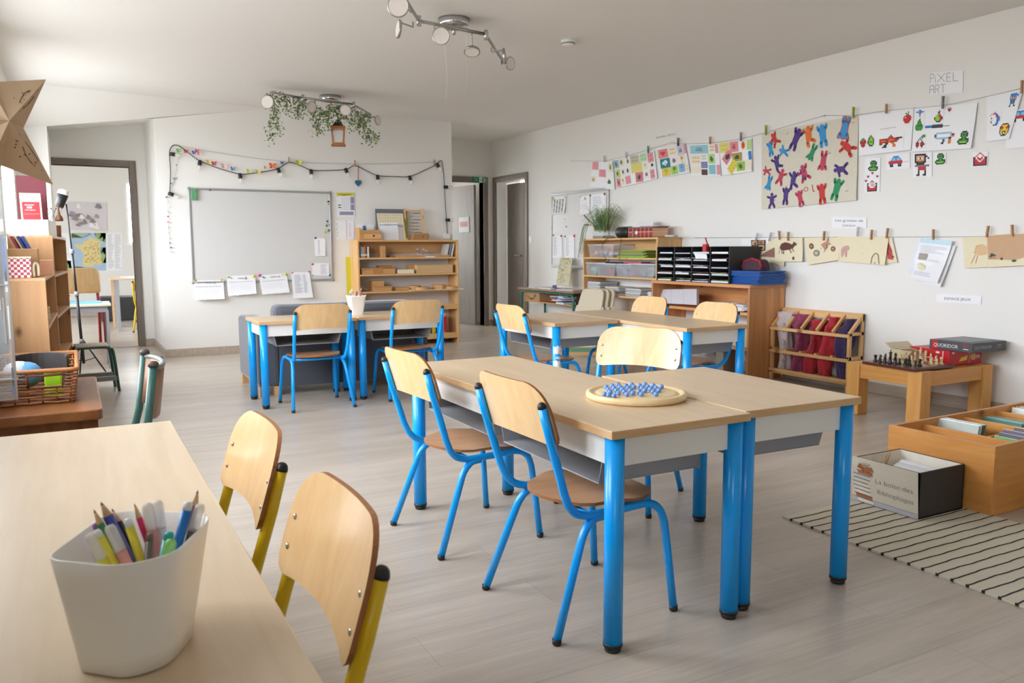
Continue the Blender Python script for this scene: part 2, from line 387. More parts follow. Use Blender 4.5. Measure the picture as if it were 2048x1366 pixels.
# ---------------------------------------------------------------- sheets of paper (four corners), drawings on them
class Sheet:
    """a thin sheet between four corners TL, TR, BR, BL; P(s, t): s left to right, t bottom to top"""
    def __init__(s, corners, curl=0.0, thick=.0012, nx=6, ny=6):
        s.c = [Vector(p) for p in corners]; s.curl = curl
        s.n = (s.c[1]-s.c[0]).cross(s.c[3]-s.c[0]).normalized()
        s.n = -s.n
        if s.n.dot(Vector(CAMP)-s.c[0]) < 0: s.n = -s.n
        s.m = MB(); s.mats = []; s.t = thick; s.nx = nx; s.ny = ny
    def P(s, a, b, h=0):
        tl, tr, br, bl = s.c
        p = (bl*(1-a)+br*a)*(1-b)+(tl*(1-a)+tr*a)*b
        return p+s.n*(h+s.curl*((1-b)**2)*(.4+.6*a))
    def base(s, mat):
        i = s.mat(mat); nx, ny = s.nx, s.ny
        for h0 in (0, s.t):
            vs = [s.P(x/nx, y/ny, h0) for y in range(ny+1) for x in range(nx+1)]
            s.m.add(vs, [(y*(nx+1)+x, y*(nx+1)+x+1, (y+1)*(nx+1)+x+1, (y+1)*(nx+1)+x) for y in range(ny) for x in range(nx)], i, True)
        e = [(x/nx, 0) for x in range(nx)]+[(1, y/ny) for y in range(ny)]+[(1-x/nx, 1) for x in range(nx)]+[(0, 1-y/ny) for y in range(ny)]
        k = len(e)
        s.m.add([s.P(a, b, 0) for a, b in e]+[s.P(a, b, s.t) for a, b in e], [(q, (q+1) % k, k+(q+1) % k, k+q) for q in range(k)], i)
        return s
    def mat(s, m):
        m = M[m] if isinstance(m, str) and m in M else (col(m) if isinstance(m, str) else m)
        if m not in s.mats: s.mats.append(m)
        return s.mats.index(m)
    def poly(s, pts, mat, h=.0006):
        h += abs(s.curl)*.2; s.m.add([s.P(a, b, s.t+h) for a, b in pts], [tuple(range(len(pts)))], s.mat(mat)); return s
    def rect(s, x0, y0, x1, y1, mat, h=.0006): return s.poly([(x0,y0),(x1,y0),(x1,y1),(x0,y1)], mat, h)
    def disc(s, x, y, rx, ry, mat, h=.0007, n=14): return s.poly([(x+rx*math.cos(2*PI*i/n), y+ry*math.sin(2*PI*i/n)) for i in range(n)], mat, h)
    def line(s, pts, wd, mat, h=.0008):
        asp = (s.c[1]-s.c[0]).length/max((s.c[3]-s.c[0]).length, 1e-6)
        for (x0, y0), (x1, y1) in zip(pts[:-1], pts[1:]):
            dx, dy = (x1-x0)*asp, y1-y0; l = math.hypot(dx, dy) or 1
            nx, ny = -dy/l*wd/2/asp, dx/l*wd/2
            s.poly([(x0-nx,y0-ny),(x1-nx,y1-ny),(x1+nx,y1+ny),(x0+nx,y0+ny)], mat, h)
        return s
    def text(s, txt, x, y, hgt, mat, wd=None, h=.0008, thin=0):
        vs, fs, w0 = text_polys(txt, thin)
        asp = (s.c[1]-s.c[0]).length/max((s.c[3]-s.c[0]).length, 1e-6)
        sx = wd/w0 if wd else hgt/asp
        h += abs(s.curl)*.2
        s.m.add([s.P(x+a*sx, y+b*hgt, s.t+h) for a, b in vs], fs, s.mat(mat)); return s
    def grid(s, rows, x0, y0, x1, y1, pal, h=.0006):
        """a picture in square cells: rows of characters, top row first"""
        nr = len(rows); nc = max(len(r) for r in rows)
        for j, r in enumerate(rows):
            i = 0
            while i < len(r):
                k = i
                while k < len(r) and r[k] == r[i]: k += 1
                if r[i] in pal:
                    s.rect(x0+(x1-x0)*i/nc, y1-(y1-y0)*(j+1)/nr, x0+(x1-x0)*k/nc, y1-(y1-y0)*j/nr, pal[r[i]], h)
                i = k
        return s
    def lines(s, x0, y0, x1, y1, n, mat='#8d8f96', seed=1, th=.35):
        q = random.Random(seed)
        for i in range(n):
            y = y1-(y1-y0)*(i+.5)/n; dy = (y1-y0)/n*th/2
            s.rect(x0, y-dy, x0+(x1-x0)*q.uniform(.6, 1), y+dy, mat)
        return s
    def sub(s, x0, y0, x1, y1, h=.001, rot=0, thick=.0006, curl=0):
        """a smaller sheet lying on this one"""
        cx, cy = (x0+x1)/2, (y0+y1)/2
        def q(a, b):
            dx, dy = a-cx, b-cy
            asp = (s.c[1]-s.c[0]).length/(s.c[3]-s.c[0]).length
            dx *= asp
            return s.P(cx+(dx*math.cos(rot)-dy*math.sin(rot))/asp, cy+dx*math.sin(rot)+dy*math.cos(rot), s.t+h)
        t = Sheet([q(x0,y1), q(x1,y1), q(x1,y0), q(x0,y0)], curl=curl, thick=thick, nx=2, ny=2); t.n = s.n; return t
    def cover(s, mat, h=.003, g=.03):
        i = s.mat(mat); n = 6; h += abs(s.curl)*.25
        s.m.add([s.P(-g+(1+2*g)*x/n, -g+(1+g)*y/n, s.t+h) for y in range(n+1) for x in range(n+1)], [(y*(n+1)+x, y*(n+1)+x+1, (y+1)*(n+1)+x+1, (y+1)*(n+1)+x) for y in range(n) for x in range(n)], i, True); return s
    def done(s, name, parent=None): return s.m.build(name, s.mats, parent, loc=(s.c[0]+s.c[2])/2 if parent is None else None)
def wallR(pts, off=.006): return [onx(x, y, XW-off) for x, y in pts]
def wallF(pts, off=.006): return [ony(x, y, YW-off) for x, y in pts]

# ================================================================ THE SETTING
def wall_with_holes(name, mat, axis, pos, a0, a1, z0, z1, holes, t):
    """axis 'x': wall plane x = pos running along y; 'y': plane y = pos running along x; t: thickness (signed)"""
    m = MB()
    xs = sorted({a0, a1, *[h[0] for h in holes], *[h[1] for h in holes]})
    zs = sorted({z0, z1, *[h[2] for h in holes], *[h[3] for h in holes]})
    for i in range(len(xs)-1):
        for j in range(len(zs)-1):
            ca, cz = (xs[i]+xs[i+1])/2, (zs[j]+zs[j+1])/2
            if any(h[0] < ca < h[1] and h[2] < cz < h[3] for h in holes): continue
            if axis == 'x': m.box(pos, xs[i], zs[j], pos+t, xs[i+1], zs[j+1])
            else: m.box(xs[i], pos, zs[j], xs[i+1], pos+t, zs[j+1])
    return struct(name, m, mat)
struct('floor', MB().box(XL-.3, YB-.2, -.1, 8.2, 15.9, 0), 'floor')
struct('ceiling', MB().box(XL-.3, YB-.2, ZC, 8.2, 10.75, ZC+.12), 'ceil')
wall_with_holes('wall_left', 'wall', 'x', XL, YB, 10.6, 0, ZC, WIN, -.28)
RD = (9.6, 10.46, 0, 2.05)
wall_with_holes('wall_right', 'wall', 'x', XW, YB, 10.72, 0, ZC, [RD], .17)
struct('wall_back', MB().box(XL, YB, 0, XW, YB-.15, ZC), 'wall')
# whiteboard wall: its top is cut by the sloping ceiling on the left, where it opens into the alcove
AX0, AX1, YA = -.14, .81, 10.38
slope_z = lambda x: 2.44+(x-.805)*(ZC-2.44)/(1.976-.805) if x < 1.976 else ZC
m = MB()
for (xa, xb) in ((AX1, 1.976), (1.976, 4.10)):
    m.add([(xa,YW,0),(xb,YW,0),(xb,YW,slope_z(xb)),(xa,YW,slope_z(xa)),(xa,YW+.12,0),(xb,YW+.12,0),(xb,YW+.12,slope_z(xb)),(xa,YW+.12,slope_z(xa))],
          [(0,1,2,3),(7,6,5,4),(0,4,5,1),(1,5,6,2),(2,6,7,3),(3,7,4,0)])
struct('wall_far', m, 'wall')
za = lambda x: 2.30+(x-AX0)*(2.44-2.30)/(AX1-AX0)
zb = lambda x: za(x)
struct('wall_pier', MB().box(XL, YW, 0, AX0, YA, 2.31), 'wall')
m = MB().box(AX1, YW+.1, 0, AX1+.12, YA, 2.60)
struct('wall_alcove', m, 'wall')
DOORL = (-.20, .635, 0, 2.06)
wall_with_holes('wall_alcove_back', 'wall', 'y', YA, XL, 3.2, 0, 2.75, [DOORL], .12)
m = MB()
m.add([(AX0-.3,YW-.001,2.30),(AX1+.02,YW-.001,za(AX1)+.003),(AX1+.02,YA,2.55),(AX0-.3,YA,2.38)], [(0,1,2,3)])
fold = onz(24.6, 162, ZC)
P0 = (XL, YW, za(AX0)-.04); 
m.add([P0, (.805, YW, 2.445), (1.976, YW, ZC-.001), (fold.x, fold.y, ZC-.001), (XL, fold.y-.05, ZC-.001)], [(0,1,2,3,4)])
struct('ceiling_slope', m, 'ceil')
# recess on the right of the whiteboard wall
YR = 10.58
struct('wall_recess', MB().box(4.10, YW+.12, 0, 3.98, YR, ZC), 'wall')
RB = (4.12, 5.24, 0, 2.06)
wall_with_holes('wall_recess_back', 'wall', 'y', YR, 3.98, XW, 0, ZC, [RB], .12)
# corridor behind the recess, small room behind the right door, classroom behind the left door
wall_with_holes('wall_corridor_far', 'wall', 'y', 12.2, 3.2, 5.6, 0, ZC, [(3.45, 4.5, .85, 2.15)], .1)
m = MB().box(5.45, 10.72, 0, 5.6, 12.2, ZC)
struct('wall_corridor', m, 'wall')
struct('ceiling_corridor', MB().box(3.2, 10.72, ZC, 5.6, 12.3, ZC+.1), 'ceil')
wall_with_holes('wall_side_room', 'wall', 'y', 10.72, 5.555, 8.2, 0, ZC, [(5.90, 7.2, .3, 2.2)], .15)
struct('wall_side_room_end', MB().box(8.0, 8.0, 0, 8.2, 10.72, ZC).box(XW+.17, 7.9, 0, 8.2, 8.0, ZC), 'wall')
YN = 15.6
wall_with_holes('wall_next_room', 'wall', 'y', YN, -1.5, 3.3, 0, 2.75, [(.85, 1.85, 1.2, 2.31)], .18)
wall_with_holes('wall_next_room_left', 'wall', 'x', -1.5, 10.5, YN+.18, 0, 2.75, [(12.6, 13.4, .9, 2.3)], -.2)
struct('wall_next_room_right', MB().box(3.2, 10.5, 0, 3.35, YN, 2.75), 'wall')
struct('ceiling_next_room', MB().box(-1.7, 10.5, 2.75, 3.35, YN+.2, 2.85), 'ceil')
struct('floor_next_room', MB().box(-1.7, 10.3, -.1, XL-.3, 15.9, 0), 'floor')
# skirting boards
def skirt(name, pts, h=.085, t=.012):
    m = MB()
    for (x0, y0, x1, y1) in pts: m.box(x0, y0, 0, x1, y1, h)
    return struct(name, m, 'skirt', bev=.002)
skirt('baseboard_right', [(XW-.012, YB, XW, 9.53)])
skirt('baseboard_far', [(AX1-.012, YW-.012, 4.10, YW)])
skirt('baseboard_alcove', [(AX1-.012, YW, AX1, YA), (.70, YA-.012, AX1-.012, YA)])
skirt('baseboard_recess', [(5.29, YR-.012, XW-.012, YR), (XW-.012, 10.54, XW, YR-.012), (4.10, YW, 4.112, YR)])
skirt('baseboard_left', [(XL, YB, XL+.012, YW)])
skirt('baseboard_next_room', [(-1.5, YN-.012, 3.2, YN)])
struct('trim_threshold', MB().box(-.2, YA-.01, 0, .64, YA+.05, .006), 'alu')
# door frames
def frame(name, axis, pos, a0, a1, ztop, wd, proud, depth):
    m = MB()
    for (b0, b1, z0, z1, mi) in ((a0-wd, a0, 0, ztop+wd, 0), (a1, a1+wd, 0, ztop+wd, 0), (a0, a1, ztop, ztop+wd, 1)):
        if axis == 'y': m.box(b0, pos-proud, z0, b1, pos+depth, z1, mi)
        else: m.box(pos-proud, b0, z0, pos+depth, b1, z1, mi)
    return struct(name, m, ['frame', 'framex' if axis == 'y' else 'frame'], bev=.004)
frame('trim_door_left', 'y', YA, DOORL[0], DOORL[1], 2.06, .07, .02, .14)
frame('trim_door_recess', 'y', YR, RB[0], RB[1], 2.06, .07, .02, .14)
frame('trim_door_right', 'x', XW, RD[0], RD[1], 2.05, .075, .02, .012)
# grey door standing open into the corridor
d = thing('door_1', None, None, (5.17, YR+.13, 0), R(102)); d['kind'] = 'structure'
MB().box(0, -.02, .008, .93, .02, 2.03).build('door_panel', 'leaf', d, bev=.002)
MB().tube([(.86, .02, 1.02), (.86, .075, 1.02), (.75, .075, 1.02)], .009).tube([(.86, -.02, 1.02), (.86, -.075, 1.02), (.75, -.075, 1.02)], .009).build('handle', 'satin', d)
# narrow brown leaf behind the right doorway
d = thing('door_2', None, None, (5.575, 9.97, 0), R(89)); d['kind'] = 'structure'
MB().box(0, -.02, .008, .50, .02, 2.03).build('door_panel', 'leafd', d, bev=.002)
MB().tube([(.06, .02, 1.02), (.06, .075, 1.02), (.17, .075, 1.02)], .009).build('handle', 'satin', d)
# windows (frames, casement bars and panes)
def window(name, axis, pos, a0, a1, z0, z1, n=2):
    d = thing(name, None, None, ((pos, (a0+a1)/2, z0) if axis == 'x' else ((a0+a1)/2, pos, z0))); d['kind'] = 'structure'
    m = MB(); g = MB(); h = z1-z0; wd = a1-a0; q = .055
    def bx(mm, b0, b1, c0, c1, t):
        if axis == 'x': mm.box(-t, b0, c0, t, b1, c1)
        else: mm.box(b0, -t, c0, b1, t, c1)
    bx(m, -wd/2, wd/2, 0, q, .03); bx(m, -wd/2, wd/2, h-q, h, .03)
    for i in range(n+1):
        c = -wd/2+wd*i/n; bx(m, max(c-q, -wd/2), min(c+q, wd/2), q, h-q, .03)
    m.build('window_frame', 'white', d, bev=.003)
    return d
for i, (y0, y1, z0, z1) in enumerate(WIN): window('window_%d' % (i+1), 'x', XL-.2, y0, y1, z0, z1)  # includes the added fill opening behind the camera
window('window_5', 'y', YN+.1, .85, 1.85, 1.2, 2.31)
window('window_6', 'x', -1.6, 12.6, 13.4, .9, 2.3)  # unseen window, added to light the next classroom
window('window_7', 'y', 10.80, 5.9, 7.2, .3, 2.2, 1)
window('window_8', 'y', 12.26, 3.45, 4.5, .85, 2.15, 1)  # unseen window, added so that daylight reaches the open grey door
m = MB()
for (y0, y1, z0, z1) in WIN: m.box(XL-.19, y0, z0-.03, XL+.03, y1, z0)
struct('trim_window_sill', m, 'white')

# ================================================================ DESKS
BLK = 'black'
def leg_parts(root, x, y, h, r, matl, foot='foot'):
    l = MB().tube([(x, y, .022), (x, y, h)], r, 16).build('leg', matl, root)
    MB().lathe([(r*1.02, .016), (r*1.02, .026), (r*.9, .026)], (x, y, 0), 16).lathe([(r*.78, 0), (r*.86, .004), (r*.86, .016)], (x, y, 0), 16).build(foot, BLK, l)
    return l
def desk(label, group, cx, cy, rz, wx, wy, h, trays, topm='beech', leg='blue', name='school_desk', tray_side=-1):
    """centre cx, cy; wx across, wy long; trays open on the x side given by tray_side"""
    t = thing(name, label, 'desk', (cx, cy, 0), rz, group)
    m = MB().box(-wx/2, -wy/2, h-.024, wx/2, wy/2, h)
    m.mi = [0, 1, 2, 3, 2, 3]
    m.build('tabletop', ['edge', topm, 'edge', 'edgey'], t, bev=.0025)
    r = .0275; ix, iy = wx/2-.035, wy/2-.035
    a = MB()
    for s in (-1, 1):
        a.box(s*(ix+.004), -iy+.015, h-.024-.085, s*(ix-.012), iy-.015, h-.024)
        a.box(-ix+.015, s*(iy+.004), h-.024-.085, ix-.015, s*(iy-.012), h-.024)
    a.build('apron', 'white', t, bev=.002)
    for sx in (-1, 1):
        for sy in (-1, 1): leg_parts(t, sx*ix, sy*iy, h-.024, r, leg)
    n = trays; seg = (wy-.16)/n
    for i in range(n):
        y0 = -wy/2+.08+seg*i+.025; y1 = y0+seg-.05; zt, zb = h-.105, h-.182; th = .004
        x0 = tray_side*(wx/2-.045); x1 = -tray_side*(wx/2-.09)
        tb = MB()
        tb.box(x0, y0+.02, zb, x1, y1-.02, zb+th)
        for (ya, yb) in ((y0, y0+.022), (y1-.022, y1)):
            inner = yb if ya == y0 else ya; outer = ya if ya == y0 else yb
            tb.add([(x0,outer,zt),(x1,outer,zt),(x1,inner,zb),(x0,inner,zb),(x0,outer+.004*(1 if outer==y0 else -1),zt),(x1,outer+.004*(1 if outer==y0 else -1),zt),(x1,inner,zb+th),(x0,inner,zb+th)],
                   [(0,1,2,3),(7,6,5,4),(0,4,5,1),(1,5,6,2),(2,6,7,3),(3,7,4,0)])
        tb.box(x1, y0+.01, zb, x1+.004*tray_side, y1-.01, zt)
        tb.box(x0, y0-.01, zt, x1, y0+.004, zt+.006).box(x0, y1-.004, zt, x1, y1+.01, zt+.006)
        tb.build('book_tray', 'greyp', t, bev=.001)
    return t
HT = .635
deskA = desk('long beech desk under the round marble board, with two chairs on its window side', 'long beech double desks', 1.485, 2.487, 0, .5, 1.50, HT, 2)
deskB = desk('short beech desk joined to the right side of the marble board desk', 'short beech single desks', 1.997, 2.148, R(-1.2), .497, .776, HT, 1, tray_side=1)
deskD = desk('long beech desk in front of the pine wall shelves, two chairs on its far side', 'long beech double desks', 3.505, 4.545, R(-.5), .5, 1.49, HT, 2, tray_side=1)
deskC = desk('short beech desk with torn white stickers on its front leg', 'short beech single desks', 2.978, 4.885, R(1), .51, .79, HT, 1)
# stickers left on the near leg of the short desk
m = MB()
for (z0, z1, a0, a1) in ((.435, .485, -2.9, -.6), (.40, .415, -2.2, -.9), (.30, .385, -2.9, -.3), (.20, .285, -2.8, -.5)):
    n = 8; vs = []
    for z in (z0, z1):
        for i in range(n+1):
            a = a0+(a1-a0)*i/n; vs.append((-.22+.0282*math.cos(a), -.36+.0282*math.sin(a), z+rnd.uniform(-.008, .008)))
    m.add(vs, [(i, i+1, n+2+i, n+1+i) for i in range(n)], 0, True)
m.build('torn_sticker', 'paper', deskC)
deskE = desk('beech desk behind the sofa with the white pencil pot at its right end', 'beech desks behind the sofa', 1.465, 6.02, R(90), .5, .70, .62, 1, topm='beech')
deskF = desk('beech desk behind the sofa, nearer the low bookcase', 'beech desks behind the sofa', 2.185, 6.04, R(90), .5, .70, .62, 1, topm='beech')
# the desk by the window with the yellow chairs
deskW = desk('large beech desk in the foreground carrying the white pen pot', None, -.065, 1.575, 0, .575, 1.80, HT, 1, topm='beechpale', leg='yellow')

# ================================================================ CHAIRS
def make_chair(label, group, frame_m):
    """x: the way the sitter faces; origin between the rear feet"""
    t = thing('school_chair', label, 'chair', (0, 0, 0), 0, group)
    r = .0125
    for s in (-1, 1):
        up = [(-.035, s*.192, .685), (-.012, s*.192, .60), (.028, s*.190, .47), (.040, s*.188, .43), (.058, s*.184, .388), (.088, s*.180, .358), (.13, s*.178, .345),
              (.24, s*.178, .345), (.33, s*.180, .350), (.365, s*.184, .344), (.390, s*.190, .322), (.402, s*.195, .285), (.412, s*.200, .2), (.43, s*.212, .012)]
        tb = MB().tube(up[:5]+bez(up[4:7], 3)[1:]+up[7:9]+bez(up[8:12], 3)[1:]+up[12:], r, 12).build('side_tube', frame_m, t)
        MB().lathe([(r*1.04, -.004), (r*1.04, .001), (r*.88, .008), (r*.5, .0125), (0, .014)], (-.0352, s*.192, .6855), 12, m=Matrix.Rotation(-.25, 3, 'Y')).build('end_cap', BLK, tb)
        MB().lathe([(r*.8, 0), (r*1.08, .004), (r*1.08, .018)], (.4305, s*.2125, 0), 12).build('rubber_foot', BLK, tb)
        lg = MB().tube(bez([(.185, s*.178, .336), (.145, s*.180, .330), (.112, s*.186, .300), (.09, s*.192, .25)], 4)+[(0, s*.217, .012)], r, 12).build('leg', frame_m, t)
        MB().lathe([(r*.8, 0), (r*1.08, .004), (r*1.08, .018)], (-.001, s*.2175, 0), 12).build('rubber_foot', BLK, lg)
    MB().tube([(.30, -.178, .347), (.30, .178, .347)], .009, 10).tube([(.14, -.178, .345), (.14, .178, .345)], .009, 10).build('cross_bar', frame_m, t)
    # seat: moulded plywood, rounded at the back, dropping at the front edge
    out = [(x, y) for x, y in arc((.24, .135), .05, 0, PI/2)]+[]
    prof = []
    n = 28
    for i in range(n):
        a = 2*PI*i/n; ca, sa = math.cos(a), math.sin(a)
        e = 2.6 if ca > 0 else 2.15
        k = (abs(ca)**e+abs(sa)**e)**(-1/e)
        prof.append((.245+.185*k*ca, .185*k*sa*(1+.06*ca)))
    def zz(x, y):
        u = (x-.06)/.37
        z = .366+.010*math.sin(max(0, min(1, (u-.05)/.9))*PI)*-1+.02*max(0, -(x-.16))+.055*(y/.185)**2*max(0, .3-abs(u-.45))
        if x > .36: z -= (x-.36)**2*2.2
        return z
    rings = [1.0, .75, .5, .25]; vs = []; fs = []
    for dz in (0, .010):
        b = len(vs)
        for q in rings:
            vs += [(.245+(x-.245)*q, y*q, zz(.245+(x-.245)*q, y*q)+dz) for x, y in prof]
        vs.append((.245, 0, zz(.245, 0)+dz))
        for k in range(3): fs += [(b+k*n+i, b+k*n+(i+1) % n, b+(k+1)*n+(i+1) % n, b+(k+1)*n+i) for i in range(n)]
        fs += [(b+3*n+i, b+3*n+(i+1) % n, b+4*n) for i in range(n)]
    m = MB().add(vs, fs, 0, True)
    h = 4*n+1
    m.add([vs[i] for i in range(n)]+[vs[h+i] for i in range(n)], [(i, (i+1) % n, n+(i+1) % n, n+i) for i in range(n)], 1)
    m.build('seat', ['plyseat', 'plyedge'], t)
    # backrest: curved plywood plate in front of the uprights
    o2 = rrect(.41, .185, [.085, .085, .035, .035], 6)
    def bp(y, z, d):
        zz2 = z+.655; lean = -.018-(zz2-.60)*.30
        x = lean+.022-.022*(1-(y/.205)**2)-.006*0
        return Vector((x+d, y, zz2+.0*y))
    nb = 9; vs = []; fs = []
    def hspan(z):
        ys = [p[0] for p in _clip(o2, z)]; return min(ys), max(ys)
    def _clip(poly, z):
        res = []
        for i in range(len(poly)):
            (x0, y0), (x1, y1) = poly[i], poly[(i+1) % len(poly)]
            if (y0-z)*(y1-z) <= 0 and y0 != y1:
                tt = (z-y0)/(y1-y0); res.append((x0+(x1-x0)*tt, z))
        return res or [(0, z)]
    zs = [-.0924, -.088, -.078, -.062, -.03, 0, .02, .04, .055, .068, .078, .086, .0905, .0923]
    nx = 14
    for d in (.0, .009):
        for z in zs:
            a, b = hspan(z)
            arch = .010*(1-0)  # the lower edge rises towards the middle
            for i in range(nx+1):
                y = a+(b-a)*i/nx
                zr = z+(.012*(1-(y/.2)**2)*max(0, -z/.0925))
                vs.append(bp(y, zr, d))
    R1 = nx+1; K = len(zs)*R1
    for b in (0, K):
        for j in range(len(zs)-1):
            for i in range(nx): fs.append((b+j*R1+i, b+j*R1+i+1, b+(j+1)*R1+i+1, b+(j+1)*R1+i))
    m = MB().add(vs, fs, 0, True)
    loop = [i for i in range(R1)]+[(j+1)*R1-1 for j in range(1, len(zs))]+[len(zs)*R1-1-i for i in range(1, R1)]+[(len(zs)-1-j)*R1 for j in range(1, len(zs)-1)]
    L = len(loop)
    m.add([vs[i] for i in loop]+[vs[K+i] for i in loop], [(i, (i+1) % L, L+(i+1) % L, L+i) for i in range(L)], 1)
    bk = m.build('backrest', ['ply', 'plyedge'], t)
    for s in (-1, 1):
        for z in (-.045, .005):
            p = bp(s*.182, z, .0085)
            MB().lathe([(.0062, 0), (.0055, .002), (.003, .0032), (0, .0034)], p, 10, m=Matrix.Rotation(PI/2, 3, 'Y')).build('bolt', 'chrome', bk)
    return t
BC = 'blue-framed plywood school chairs'
ch = make_chair('blue chair at the near end of the marble board desk, its back to the window', BC, 'blue')
ch.location = (1.147, 2.092, 0); ch.rotation_euler = (0, 0, R(1))
dup(ch, (1.105, 2.837, 0), R(3), 'second blue chair along the marble board desk, its back to the window')
dup(ch, (2.30, 3.035, 0), R(-147), 'blue chair facing the camera in the inner corner behind the marble board')
dup(ch, (2.60, 4.80, 0), R(2), 'blue chair pulled up to the short desk with the torn stickers')
dup(ch, (3.865, 4.98, 0), R(180), 'pale-backed blue chair in front of the folded grey paper on the pine unit')
dup(ch, (3.82, 4.20, 0), R(181), 'pale-backed blue chair nearest the scarf rack')
dup(ch, (1.50, 5.56, 0), R(90), 'blue chair seen from behind at the sofa desk without the pencil pot')
dup(ch, (2.225, 5.62, 0), R(88), 'blue chair seen from behind right of the white pencil pot')
YC = 'yellow-framed plywood school chairs'
c2 = make_chair('yellow chair nearest the camera at the foreground desk', YC, 'yellow')
c2.location = (.305, 1.198, 0); c2.rotation_euler = (0, 0, R(180))
dup(c2, (.305, 1.80, 0), R(181), 'yellow chair farther along the foreground desk')

# ================================================================ FOREGROUND POT OF PENS
def loft(m, rings, mi=0, close_bottom=True):
    n = len(rings[0]); vs = [p for r in rings for p in r]
    fs = [(i*n+j, i*n+(j+1) % n, (i+1)*n+(j+1) % n, (i+1)*n+j) for i in range(len(rings)-1) for j in range(n)]
    m.add(vs, fs, mi, True); return m
def rounded(poly, rs, n=6):
    out = []; k = len(poly)
    for i in range(k):
        p0, p1, p2 = (Vector((*poly[(i+d) % k], 0)) for d in (-1, 0, 1))
        a = (p0-p1).normalized(); b = (p2-p1).normalized(); r = rs[i]
        s = p1+a*r; e_ = p1+b*r
        for q in range(n+1):
            tt = q/n; v = s*(1-tt)**2+p1*2*tt*(1-tt)+e_*tt**2; out.append((v.x, v.y))
    return out
rim = rounded([(-.050, 1.060), (.028, .990), (.088, 1.004), (.144, 1.118), (.138, 1.150), (.045, 1.210), (.018, 1.204)], [.024, .028, .026, .018, .016, .014, .013])
base = rounded([(-.022, 1.020), (.028, .972), (.074, .984), (.110, 1.052), (.106, 1.085), (.045, 1.130), (.012, 1.118)], [.014, .022, .022, .018, .015, .014, .012])
def ringz(tq, z, inset=0):
    cx, cy_ = .045, 1.085; o = []
    for (a, b) in zip(base, rim):
        x = a[0]+(b[0]-a[0])*tq; y = a[1]+(b[1]-a[1])*tq
        l = math.hypot(x-cx, y-cy_); k = (l-inset)/l; o.append(Vector((cx+(x-cx)*k, cy_+(y-cy_)*k, z)))
    return o
PZ = HT; PH = .128
pot = thing('pen_pot', 'large white plastic pot of felt pens on the foreground desk', 'pen pot', (.045, 1.085, PZ))
m = MB(); q = .003
rings = [ringz(0, PZ+.0005, .006), ringz(0, PZ+.003, 0)]+[ringz(k/6, PZ+.003+(PH-.003)*k/6) for k in range(1, 7)]
rings += [ringz(1, PZ+PH+.0008, .0012), ringz(1, PZ+PH, q)]+[ringz(k/6, PZ+.006+(PH-.006)*k/6, q) for k in range(5, -1, -1)]
loft(m, rings)
n = len(base)
m.face(rings[0][::-1]); m.face(rings[-1])
m.build('pot_body', 'offwhite', pot, loc=(.045, 1.085, PZ)).location = (0, 0, 0)
def pen(name, label, cat, p0, p1, r, body, kind='felt', tipc=None, capc=None, ln=None, group=None):
    """p0: foot, p1: upper end"""
    a, b = Vector(p0), Vector(p1); d = (b-a).normalized(); L = (b-a).length
    t = thing(name, label, cat, a, 0, group)
    q = d.to_track_quat('Z', 'Y').to_matrix()
    if kind == 'pencil':
        o = MB().lathe([(r, 0), (r, L-.022), (r*.95, L-.020)], (0, 0, 0), 6, m=q, sm=False).build('pencil_body', body, t)
        MB().lathe([(r*.95, L-.020), (r*.35, L-.005)], (0, 0, 0), 10, m=q).build('sharpened_wood', col('#d9b48a'), t)
        MB().lathe([(r*.36, L-.0052), (0, L)], (0, 0, 0), 8, m=q).build('lead', tipc or body, t)
    elif kind == 'felt':
        MB().lathe([(r*.6, 0), (r, .004), (r, L-.034)], (0, 0, 0), 14, m=q).build('pen_body', body, t)
        MB().lathe([(r*1.08, L-.036), (r*1.08, L-.006), (r*.8, L-.001), (0, L)], (0, 0, 0), 14, m=q).build('cap', capc or body, t)
    elif kind == 'plug':
        MB().lathe([(r*.6, 0), (r, .004), (r, L-.010)], (0, 0, 0), 14, m=q).build('pen_body', body, t)
        MB().lathe([(r*.92, L-.010), (r*.9, L-.003), (r*.6, L), (0, L+.0005)], (0, 0, 0), 14, m=q).build('end_plug', capc or body, t)
    return t
wc = {k: col(v, .3) for k, v in dict(y='#ece04a', yy='#f0e24e', g='#2f8a4d', b='#3a44a8', k='#33322f', p='#d8306f', r='#9a4a44', t='#1fa7a8', lb='#1d7fd6', gr='#6f6558', w='#f2f2f2', pu='#9b6ab0', pk='#e8a09c', lg='#8fce7a', vi='#8b2b3f').items()}
M['capw'] = glassy('cap_plastic', '#f4f1ee', .25, .55)
def inpot(px, py, z, fx, fy): return (fx, fy, PZ+.012), Vector(onz(px, py, z))
